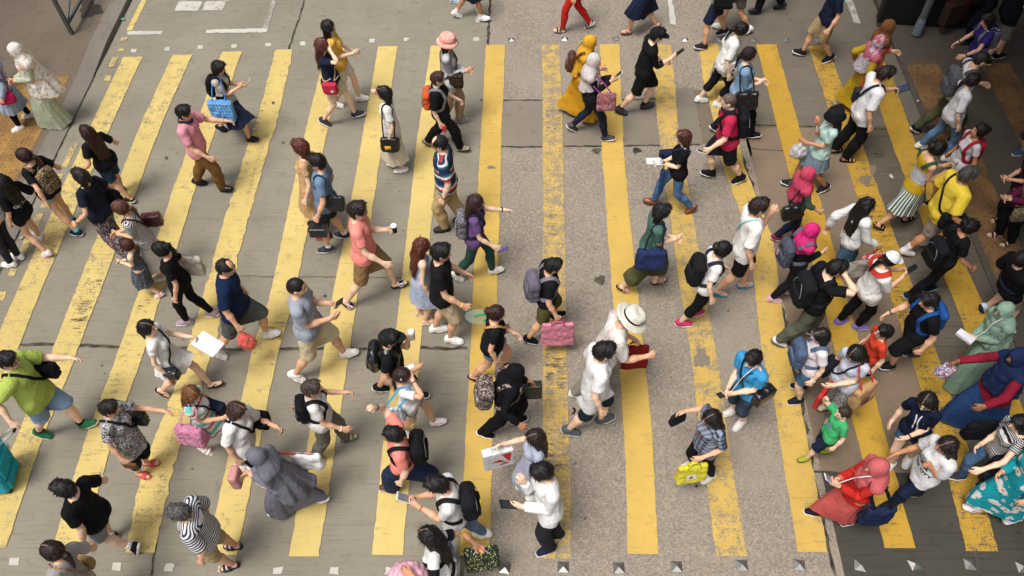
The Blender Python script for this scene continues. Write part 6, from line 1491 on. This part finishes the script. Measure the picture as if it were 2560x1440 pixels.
# --- painted markings
def paint(name, base, ground, dirt):
    t = NT(name); v = t.geo(); w = t.n('ShaderNodeAttribute', attribute_type='OBJECT', attribute_name='wear').outputs['Fac']
    n = t.noise(v, 6, 6, 0.72).outputs[0]; f = t.noise(t.scale(v, (1, 1, 1)), 55, 4, 0.65).outputs[0]; g = t.noise(t.scale(v, (2.5, 30, 1)), 1, 4, 0.65).outputs[0]
    big = t.noise(v, 0.9, 3).outputs[0]
    col = t.mix(t.ramp(big, 0.3, 0.7), lin(base, 0.90), lin(base, 1.05))
    col = t.mix(t.math('MULTIPLY', t.ramp(n, 0.5, 0.72), 0.35), col, lin(dirt))
    col = t.mix(t.math('MULTIPLY', t.ramp(g, 0.56, 0.72), 0.5), col, lin(dirt, 0.75))
    m = t.math('ADD', t.math('ADD', t.math('MULTIPLY', n, 0.36), t.math('MULTIPLY', f, 0.44)), t.math('MULTIPLY', t.math('ADD', g, big), 0.14))
    thr = t.math('SUBTRACT', 0.70, t.math('MULTIPLY', w, 0.22))
    wm = t.math('MULTIPLY', t.ramp(t.math('SUBTRACT', m, thr), -0.01, 0.05), 0.9)
    col = t.mix(wm, col, lin(ground))
    t.bsdf(col, 0.75, t.bump(t.math('ADD', t.math('MULTIPLY', g, .6), t.math('MULTIPLY', wm, -.8)), 0.3, 0.008), 0, 0.3)
    return t.m
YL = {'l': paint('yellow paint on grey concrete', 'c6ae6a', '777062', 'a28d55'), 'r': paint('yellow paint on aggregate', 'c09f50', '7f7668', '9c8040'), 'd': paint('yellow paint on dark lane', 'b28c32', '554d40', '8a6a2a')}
WH = paint('white road paint', 'b9b5aa', '7a7166', '8f897d')
def stripe(pts, w, mat, wear, seed, name='crossing_stripe', z=.012, jit=.008, ends=True):
    P = np.array([G(*p) for p in pts]); ys = np.arange(P[:, 1].min(), P[:, 1].max(), .07); ys = np.append(ys, P[:, 1].max())
    o = np.argsort(P[:, 1]); xs = np.interp(ys, P[o, 1], P[o, 0]); r = np.random.RandomState(seed)
    def edge():
        e = r.normal(0, 1, len(ys)); e2 = np.convolve(r.normal(0, 1, len(ys) + 12), np.ones(13) / 13, 'valid'); return e * jit * .55 + e2 * jit * 2.4
    L, Rr_ = xs - w / 2 + edge(), xs + w / 2 + edge()
    n = len(ys); V = np.concatenate([np.stack([L, ys, np.full(n, z)], 1), np.stack([Rr_, ys, np.full(n, z)], 1)])
    j = np.arange(n - 1); ob = mesh_obj(name, V, np.stack([j, n + j, n + j + 1, j + 1], 1), mat, smooth=False)
    ob['kind'] = 'structure'; ob['wear'] = float(wear) + (.10 if name == 'crossing_stripe' else 0); return ob
ST = {1: ([(1239, 113), (1226, 400), (1203, 1000), (1186, 1390)], 'r', .25, .335), 2: ([(1378, 112), (1383, 400), (1392, 1397)], 'r', .72, .315), 3: ([(1524, 112), (1532, 380), (1550, 600), (1596, 1100), (1608, 1386)], 'r', .12, .335),
      4: ([(1653, 112), (1668, 300), (1715, 620), (1741, 790), (1760, 900), (1827, 1391)], 'r', .62, .325), 5: ([(1770, 110), (1783, 200), (1835, 420), (1903, 600), (1935, 870), (1966, 1000), (2031, 1381)], 'r', .45, .33),
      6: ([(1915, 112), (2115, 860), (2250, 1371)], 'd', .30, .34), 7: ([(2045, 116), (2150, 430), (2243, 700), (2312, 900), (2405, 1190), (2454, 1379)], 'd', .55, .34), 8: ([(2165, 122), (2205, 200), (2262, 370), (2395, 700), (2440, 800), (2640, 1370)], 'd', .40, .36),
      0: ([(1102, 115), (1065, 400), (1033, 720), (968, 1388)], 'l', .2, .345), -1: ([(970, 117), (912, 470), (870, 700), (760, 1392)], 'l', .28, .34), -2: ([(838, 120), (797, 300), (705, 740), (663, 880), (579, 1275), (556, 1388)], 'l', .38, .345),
      -3: ([(712, 125), (668, 300), (613, 475), (563, 650), (513, 840), (460, 1000), (412, 1130), (392, 1200), (352, 1382)], 'l', .42, .34), -4: ([(581, 130), (463, 470), (328, 880), (248, 1102), (170, 1370)], 'l', .40, .345),
      -5: ([(457, 138), (383, 300), (162, 880), (68, 1118), (-22, 1370)], 'l', .50, .345), -6: ([(333, 143), (283, 250), (128, 600), (15, 870), (-190, 1370)], 'l', .50, .345)}
for k, (pts, m, we, wd) in ST.items(): stripe(pts, wd, YL[m], we, 40 + k, jit=.015 if k == -3 else .006)
stripe([(2540, 146), (2600, 260), (2700, 470)], .42, YL['d'], .3, 77)
def dash(pts, w, mat, wear, seed): return stripe(pts, w, mat, wear, seed, 'lane_line', .008, .006)
dash([(362, 0), (330, 62), (323, 77)], .10, YL['l'], .5, 1); dash([(384, -40), (368, 0)], .10, YL['l'], .4, 2)
for i, (a, b) in enumerate((((312, 94), (309, 103)), ((304, 119), (301, 128)), ((290, 143), (279, 168)), ((271, 190), (267, 203)), ((190, 358), (160, 420)), ((152, 436), (108, 520)), ((100, 535), (48, 648)), ((36, 672), (29, 690)), ((8, 730), (0, 752)))): dash([a, b], .11, YL['l'], .75, 5 + i)
def wpoly(pts, wear, seed, mat=None, z=.008, name='road_marking'):
    P = [G(*p) for p in pts]; r = np.random.RandomState(seed); Q = []
    for i in range(len(P)):
        a, b = P[i], P[(i + 1) % len(P)]; n = max(2, int(np.linalg.norm(b - a) / .06))
        for t in np.linspace(0, 1, n, endpoint=False): Q.append(a + (b - a) * t + np.append(r.normal(0, .006, 2), 0))
    V = np.array(Q); V[:, 2] = z; A = np.sum(V[:, 0] * np.roll(V[:, 1], -1) - np.roll(V[:, 0], -1) * V[:, 1])
    if A < 0: V = V[::-1]
    o = mesh_obj(name, V, np.arange(len(V))[None, :], mat or WH, smooth=False); o['kind'] = 'structure'; o['wear'] = float(wear)
wpoly([(318, 79), (320, 87), (402, 87), (408, 78)], .35, 1); wpoly([(517, 75), (517, 83), (668, 82), (671, 71)], .2, 2); wpoly([(656, 71), (670, 72), (692, -4), (683, -4)], .95, 3)
wpoly([(437, 28), (447, 4), (506, 4), (494, 28)], .55, 4); wpoly([(504, 28), (514, 4), (566, 4), (556, 26)], .65, 5); wpoly([(452, 2), (456, -20), (470, -20), (468, 2)], .7, 6); wpoly([(548, 2), (556, -22), (580, -22), (572, 2)], .7, 7)
wpoly([(1190, 56), (1192, 0), (1204, 0), (1203, 57)], .3, 8); wpoly([(1676, 61), (1668, -2), (1680, -2), (1691, 62)], .3, 9); wpoly([(2135, 58), (2112, -4), (2128, -4), (2152, 60)], .8, 10)
for i, (x, y) in enumerate(((334, 128), (417, 123), (500, 119), (585, 116), (670, 113), (757, 110), (844, 107), (929, 103), (1016, 100), (1098, 99), (1190, 99))): wpoly([(x - 7, y + 4), (x - 5, y - 5), (x + 8, y - 5), (x + 6, y + 4)], .1, 20 + i)
for i, (x, y) in enumerate(((36, 1405), (164, 1411), (292, 1417), (423, 1420), (557, 1424), (695, 1427), (835, 1428), (975, 1430))): wpoly([(x - 13, y + 8), (x - 9, y - 10), (x + 13, y - 9), (x + 10, y + 9)], .25, 40 + i)
# patches torn out of the stripes
PT = road_mat('bare aggregate', '7d7367', '544b42', 'aggregate')
def blotch(cx, cy, rx, ry, seed, mat=PT, z=.0165, name='bare_patch'):
    r = np.random.RandomState(seed); a = np.linspace(0, 2 * np.pi, 40, endpoint=False); k = 1 + .18 * np.sin(3 * a + seed) + .1 * np.sin(7 * a + 2 * seed) + r.normal(0, .05, 40)
    V = np.array([G(cx + rx * k[i] * math.cos(a[i]), cy - ry * k[i] * math.sin(a[i]), z) for i in range(40)])
    o = mesh_obj(name, V, np.arange(40)[None, :], mat, smooth=False); o['kind'] = 'structure'
blotch(1754, 896, 20, 24, 3); blotch(1500, 700, 13, 11, 5, tar.m, .0085); blotch(1492, 377, 11, 7, 6, tar.m, .0085); blotch(1592, 376, 11, 7, 8, tar.m, .0085); blotch(1228, 418, 10, 4, 9); blotch(2198, 383, 12, 5, 11, tar.m, .0085); blotch(2164, 450, 16, 13, 12, ROADS['sand']); blotch(2182, 425, 8, 14, 13, ROADS['sand'])
for i, (x, y, s_) in enumerate(((812, 740, 4), (415, 394, 4), (683, 257, 4), (1742, 1215, 5), (2546, 1335, 7), (708, 356, 3), (352, 1036, 3), (1020, 100, 2), (180, 60, 3))): blotch(x, y, s_, s_ * .8, 30 + i, tar.m, .017)
wet = NT('damp patch'); wet.bsdf(lin('3d362d'), .7); blotch(225, 22, 28, 22, 21, wet.m, .103, 'damp_patch')
# --- metal studs
steel = NT('brushed steel'); vv = steel.geo(); nn_ = steel.noise(vv, 40, 3).outputs[0]; steel.bsdf(steel.mix(nn_, lin('77756f'), lin('b8b5ae')), .36, steel.bump(nn_, .1, .003), 0, .5, .85)
i = 0
for lst, sz in ((((1278, 100), (1412, 98), (1540, 97), (1712, 100), (1797, 100), (1883, 101), (1966, 101), (2046, 103)), .055), (((1262, 1420), (1408, 1418), (1547, 1420), (1691, 1417), (1855, 1414), (1998, 1413), (2150, 1414), (2287, 1411), (2425, 1411), (2556, 1418)), .062)):
    for (x, y) in lst:
        r = random.Random(i); c = G(x, y, .006); a = r.uniform(-.5, .5) * (.5 if i < 20 else 1); t = sz
        V = np.array([[-t, -t, -.004], [t, -t, -.004], [t, t, -.004], [-t, t, -.004], [-t * .96, -t * .96, .005], [t * .96, -t * .96, .005], [t * .96, t * .96, .005], [-t * .96, t * .96, .005], [r.uniform(-.004, .004), 0, .036]])
        o = mesh_obj('road_stud', V @ rotz(a).T, [np.array([[0, 1, 5, 4], [1, 2, 6, 5], [2, 3, 7, 6], [3, 0, 4, 7]]), np.array([[4, 5, 8], [5, 6, 8], [6, 7, 8], [7, 4, 8]])], steel.m, smooth=False); o.location = c
        tag(o, 'square pyramid steel stud beside the ends of the yellow stripes', 'road stud', 'steel studs along the crossing'); i += 1
# --- pavements: dropped to the road at the crossing, a real kerb beyond it
def pavement(name, x0, x1, mat, yk, z_hi=.10, z_lo=.016):
    ys = [Y0, yk - .9, yk, yk + .2, Y1]; zs = [z_lo, z_lo, z_hi, z_hi, z_hi]
    V, F = [], []
    for y, z in zip(ys, zs): V += [(x0, y, -.02), (x0, y, z), (x1, y, z), (x1, y, -.02)]
    for k in range(len(ys) - 1):
        for j in range(3): F.append([k * 4 + j, k * 4 + j + 1, k * 4 + 4 + j + 1, k * 4 + 4 + j] if x1 > x0 else [k * 4 + j, k * 4 + 4 + j, k * 4 + 4 + j + 1, k * 4 + j + 1])
    F = np.array(F)[:, ::-1]
    o = mesh_obj(name, V, F, mat, smooth=False); o['kind'] = 'structure'
YK = gy(215, 118)
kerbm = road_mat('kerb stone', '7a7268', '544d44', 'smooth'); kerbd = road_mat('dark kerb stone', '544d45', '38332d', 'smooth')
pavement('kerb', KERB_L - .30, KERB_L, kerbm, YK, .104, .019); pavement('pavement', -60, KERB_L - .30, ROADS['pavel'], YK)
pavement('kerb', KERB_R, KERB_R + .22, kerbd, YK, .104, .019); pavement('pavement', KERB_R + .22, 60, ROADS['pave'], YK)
crack([(KERB_L, Y0, 0), (KERB_L, 8, 0), (KERB_L, Y1, 0)], .03, .004, .0055, True)
tact = NT('worn tactile slabs'); vv = tact.geo(); n1 = tact.noise(vv, 2.6, 5, .65).outputs[0]; n2 = tact.noise(vv, 16, 4).outputs[0]
tc = tact.mix(tact.ramp(n1, .35, .65), lin('80603c'), lin('664a32')); tc = tact.mix(tact.math('MULTIPLY', tact.ramp(n2, .5, .75), .7), tc, lin('3f3324')); tact.bsdf(tc, .8, tact.bump(n2, .3, .01))
tacl = NT('worn yellow tactile slabs'); vv = tacl.geo(); n1 = tacl.noise(vv, 2.2, 5, .65).outputs[0]; n2 = tacl.noise(vv, 18, 4).outputs[0]
tc = tacl.mix(tacl.ramp(n1, .35, .65), lin('a07c44'), lin('83603a')); tc = tacl.mix(tacl.math('MULTIPLY', tacl.ramp(n2, .48, .75), .6), tc, lin('5a4630')); tacl.bsdf(tc, .8, tacl.bump(n2, .3, .01))
def tactile(x0, x1, y0, y1, z, mat):
    parts = [boxm(((x0 + x1) / 2, (y0 + y1) / 2, z), ((x1 - x0) / 2, (y1 - y0) / 2, .004))]
    a = np.linspace(0, 2 * np.pi, 8, endpoint=False); nx, ny = int((x1 - x0) / .066), int((y1 - y0) / .066)
    base = np.concatenate([np.stack([.020 * np.cos(a), .020 * np.sin(a), 0 * a], 1), np.stack([.013 * np.cos(a), .013 * np.sin(a), 0 * a + .009], 1)]); j = np.arange(8); k = (j + 1) % 8
    for u in range(nx):
        for v in range(ny):
            parts.append((base + (x0 + .033 + u * (x1 - x0) / nx, y0 + .033 + v * (y1 - y0) / ny, z + .004), [np.stack([j, k, 8 + k, 8 + j], 1), (8 + np.arange(8))[None, :]]))
    V, F = join(parts); o = mesh_obj('tactile_paving', V, F, mat, smooth=False); o['kind'] = 'structure'
    for s_ in range(1, int((y1 - y0) / .4)):
        pass
tx0, tx1 = gx(2243, 113), gx(2321, 112)
tactile(tx0, tx1, gy(2500, 760), gy(2280, 113), .018, tact.m); tactile(gx(2450, 162), gx(2489, 160) + .22, gy(2540, 420), gy(2470, 158), .018, tact.m)
tactile(KERB_L - .95 - .42, KERB_L - .42, gy(20, 560), gy(180, 128), .018, tacl.m)
# --- street furniture
rail = plain('green grey rail paint', '4a4f4c', .55, .0, .4, .1)
rx = gx(187, 97); ry0 = gy(187, 97); rt = empty('railing', (rx, ry0, .10), 'grey green steel pedestrian railing along the left kerb', 'railing')
def bar(nm, a, b, w=.025):
    a = np.array(a, float); b = np.array(b, float); L = np.linalg.norm(b - a); M3 = frame(b - a, np.array([1.0, 0, 0]) if abs((b - a)[0]) < L * .9 else np.array([0, 1.0, 0]))
    V, F = boxm((L / 2, 0, 0), (L / 2, w, w)); mesh_obj(nm, V @ M3.T + a, F, rail, rt, smooth=False)
for k in range(3): bar('post', (rx, ry0 + k * 1.9, .12), (rx, ry0 + k * 1.9, 1.22), .03)
for z in (.30, .78, 1.2): bar('rail', (rx, ry0, z), (rx, ry0 + 3.8, z), .022)
for k in range(2): bar('brace', (rx, ry0 + .03 + k * 1.9, .32), (rx, ry0 + .93 + k * 1.9, .78), .016); bar('brace', (rx, ry0 + 1.87 + k * 1.9, .32), (rx, ry0 + .97 + k * 1.9, .78), .016)
polem = plain('grey painted pole', '55595c', .5, 0, .4, .1); pc = G(2291, 84, .12); pt = empty('signal_pole', tuple(pc), 'grey blue round pole on the dark right pavement', 'pole')
V, F = lathe([(.062, 0), (.062, 3.6), (.001, 3.62)], 20, pc); mesh_obj('pole', V, F, polem, pt, sharp=40)
V, F = lathe([(.085, 0), (.085, .05), (.066, .30), (.062, .31)], 20, pc); mesh_obj('base_sleeve', V, F, plain('pole sleeve', '66707a', .6), pt, sharp=40)
hb = NT('black painted board'); vv = hb.geo(); n1 = hb.noise(vv, 2.2, 5, .7, .8).outputs[0]; hb.bsdf(hb.mix(hb.ramp(n1, .60, .66), lin('151617'), lin('5f5a4c')), .6)
a, b = G(2192, 60, .12), G(2420, 74, .12); hd_ = nrm(b - a); ht = empty('hoarding', tuple((a + b) / 2), 'black scuffed board wall at the top right of the street', 'wall')
M3 = np.stack([hd_, np.cross((0, 0, 1), hd_), (0, 0, 1)], 1); L = np.linalg.norm(b - a)
V, F = rbox((L / 2, .12, .62), (L / 2, .10, .62), .01, .02); mesh_obj('board', V @ M3.T + a, F, hb.m, ht, sharp=40)
V, F = boxm((L / 2, .12, 1.262), (L / 2 + .02, .12, .02)); mesh_obj('top_rail', V @ M3.T + a, F, polem, ht, smooth=False)
# --- litter
def litter(label, px, py, s_, col, seed, z=.03):
    r = np.random.RandomState(seed); c = G(px, py, z); f = Field((-.1, -.1, -.03), (.1, .1, .05), .008); f.ell((0, 0, 0), (s_, s_ * .55, .012), 0); f.ell((s_ * .4, s_ * .2, .006), (s_ * .5, s_ * .4, .012), .01)
    V, F = f.mesh(); V = V + vnormals(V, F) * (.004 * wob(V, seed, .03, 5))[:, None]; o = mesh_obj('litter', V @ rotz(r.uniform(0, 3)).T, F, M(col), rest=V); o.location = c; tag(o, label, 'litter')
litter('crumpled white paper on the left pavement near the railing', 78, 92, .06, 'c9c6c0', 1); litter('pink white wrapper at the edge of the yellow tactile slabs', 183, 126, .06, 'c9a8b4', 2); litter('white paper scrap on the sandy concrete lane', 2229, 441, .05, 'c4c0b8', 3, .012)
litter('tiny white scrap on the orange tactile slabs', 2295, 252, .025, 'c4c0b8', 4); litter('tiny white scrap at the left kerb below the yellow line', 54, 595, .035, 'b9b6b0', 5, .02); litter('green plastic bottle strip lying along the left kerb gap', 307, 48, .055, '5fa08a', 6, .02)
# --- teal suitcase of the person in lime green
c = G(12, 1200, .012); st_ = empty('suitcase', tuple(c), 'teal blue fabric suitcase pulled by the lime green shirt', 'suitcase')
sd_ = LIME.hand['R'] - np.array([0, 0, .02]); Rz = rotz(R(8)) @ roty(R(10))
f = Field((-.2, -.3, 0), (.2, .3, .75), .012); f.box((0, 0, .37), (.13, .215, .31), .05); V, F = f.mesh(); V = relax(V, F, 1, .3)
mesh_obj('case', V @ Rz.T + c, F, M('2a9fb2'), st_, rest=V, sharp=50)
for x, zz, hh in ((.135, .46, .13), (.135, .18, .09)):
    f = Field((x - .06, -.2, zz - .2), (x + .06, .2, zz + .2), .011); f.box((x, 0, zz), (.022, .165, hh), .018); V, F = f.mesh(); mesh_obj('pocket', V @ Rz.T + c, F, M('2a9fb2'), st_, rest=V, sharp=50)
V, F = tube(catmull([(0, -.08, .685), (0, -.06, .73), (0, .06, .73), (0, .08, .685)], .02), .012, 6); mesh_obj('handle', V @ Rz.T + c, F, M('1d2226'), st_, rest=V)
for m in (1, -1):
    top = sd_ + np.array([0, m * .05, 0]); bot = np.array([-.06, m * .07, .60]) @ Rz.T + c
    V, F = tube(np.array([bot, top]), .009, 6); mesh_obj('pull_rod', V, F, plain('rod steel', '8a8c8e', .35, .8), st_)
    for x in (.09, -.09):
        V, F = lathe([(.001, -.015), (.035, -.015), (.035, .015), (.001, .015)], 16); V = V[:, [0, 2, 1]] + (x, m * .17, .035); mesh_obj('wheel', V @ Rz.T + c, F, M('shine:1a1a1c'), st_, rest=V)
V, F = tube(np.array([sd_ + (0, -.055, 0), sd_ + (0, .055, 0)]), .016, 8); mesh_obj('grip', V, F, M('17171a'), st_, rest=V)
V, F = boxm((.15, .10, .52), (.005, .09, .055)); mesh_obj('luggage_tag', V @ Rz.T + c, F, M('d9d4d4'), st_, rest=V)
# --- unseen buildings closing both sides; the right one is added for its shade
def building(label, x0, x1, y0, y1, h_, col, side):
    t = empty('building', ((x0 + x1) / 2, (y0 + y1) / 2, 0), label, 'building')
    V, F = boxm(((x0 + x1) / 2, (y0 + y1) / 2, h_ / 2), (abs(x1 - x0) / 2, (y1 - y0) / 2, h_ / 2)); mesh_obj('wall', V, F, plain('facade ' + col, col, .8, 0, .3, .1, .1, 3), t, smooth=False)
    return t
deck_ = empty('shade_deck', (9, 9, 8.6), 'unseen deck added overhead to shade the right side', 'shade_deck')  # unseen slab added overhead to darken the right side
V, F = boxm((10.5, 9.5, 8.45), (6.6, 12.0, .2)); mesh_obj('deck', V, F, plain('shade deck grey', '6a6862', .8), deck_, smooth=False)
building('unseen tall building added to shade the right pavement', 11.5, 22, -14, 40, 26, '77726b', 1)
building('pale grey tall building beyond the left pavement', -30, -17, -14, 40, 20, '8f8a82', -1)
# dark rubbed letters of dirt and tyre marks on the stripes
mk_ = NT('rubber marks'); vv = mk_.geo(); n1 = mk_.noise(mk_.scale(vv, (3, 34, 1)), 1.0, 3, .6).outputs[0]; n2 = mk_.noise(vv, 8, 3).outputs[0]
bb = mk_.bsdf(lin('3b362e'), .8); mk_.set(bb, 'Alpha', mk_.math('MULTIPLY', mk_.ramp(n1, .50, .58), mk_.math('MULTIPLY', mk_.ramp(n2, .42, .6), .5)))
for i, (x, y, w_, l_) in enumerate(((2195, 560, .22, .9), (2262, 760, .22, .8), (2305, 860, .2, .3), (262, 580, .2, .25), (228, 720, .22, .35), (205, 780, .22, .4), (192, 800, .18, .3), (360, 760, .15, .4), (690, 822, .22, .35), (290, 430, .18, .3), (1384, 300, .25, .5), (1388, 560, .25, .4), (1390, 920, .26, .6), (1388, 1120, .25, .5), (655, 262, .1, 1.4), (640, 420, .06, 1.6))):
    c = G(x, y, .0168); o = mesh_obj('tyre_mark', [(c[0] - w_ / 2, c[1] - l_ / 2, c[2]), (c[0] + w_ / 2, c[1] - l_ / 2, c[2]), (c[0] + w_ / 2, c[1] + l_ / 2, c[2]), (c[0] - w_ / 2, c[1] + l_ / 2, c[2])], np.array([[0, 1, 2, 3]]), mk_.m, smooth=False); o['kind'] = 'structure'
# ------------------------------------------------------------------ camera and light
cam = bpy.data.cameras.new('camera'); co = bpy.data.objects.new('camera', cam); COL.objects.link(co)
cam.sensor_width = 36; cam.lens = FPX * 36 / 2560; cam.clip_end = 400
co.matrix_world = Matrix.Translation((0, 0, CAMH)) @ CAMROT.to_4x4()
SC.camera = co
w = bpy.data.worlds.new('World'); SC.world = w; w.use_nodes = True
nt = w.node_tree; bg = nt.nodes['Background']
sky = nt.nodes.new('ShaderNodeTexSky'); sky.sky_type = 'NISHITA'; sky.sun_disc = False
SUN_EL, SUN_AZ = 68.0, 222.0
sky.sun_elevation = R(SUN_EL); sky.sun_rotation = R(SUN_AZ); sky.air_density = 1.0; sky.dust_density = 4.0; sky.ozone_density = 0.6
hs = nt.nodes.new('ShaderNodeHueSaturation'); hs.inputs['Saturation'].default_value = 0.35
wt = nt.nodes.new('ShaderNodeMix'); wt.data_type = 'RGBA'; wt.blend_type = 'MULTIPLY'; wt.inputs[0].default_value = 1; wt.inputs[7].default_value = (0.98, 1.0, 1.03, 1)
nt.links.new(sky.outputs[0], hs.inputs['Color']); nt.links.new(hs.outputs[0], wt.inputs[6]); nt.links.new(wt.outputs[2], bg.inputs[0]); bg.inputs[1].default_value = 0.10
sl = bpy.data.lights.new('sun', 'SUN'); so = bpy.data.objects.new('sun', sl); COL.objects.link(so)
sl.energy = 1.2; sl.angle = R(20); sl.color = (1.0, 0.965, 0.91)
a = R(SUN_AZ); dv = Vector((math.sin(a) * math.cos(R(SUN_EL)), math.cos(a) * math.cos(R(SUN_EL)), math.sin(R(SUN_EL))))
so.rotation_euler = dv.to_track_quat('Z', 'Y').to_euler(); so.location = (0, 0, 30)
SC.view_settings.view_transform = 'Standard'; SC.view_settings.look = 'None'; SC.view_settings.exposure = 1.14; SC.view_settings.gamma = 1
SC.cycles.max_bounces = 5; SC.cycles.diffuse_bounces = 3; SC.cycles.use_denoising = True
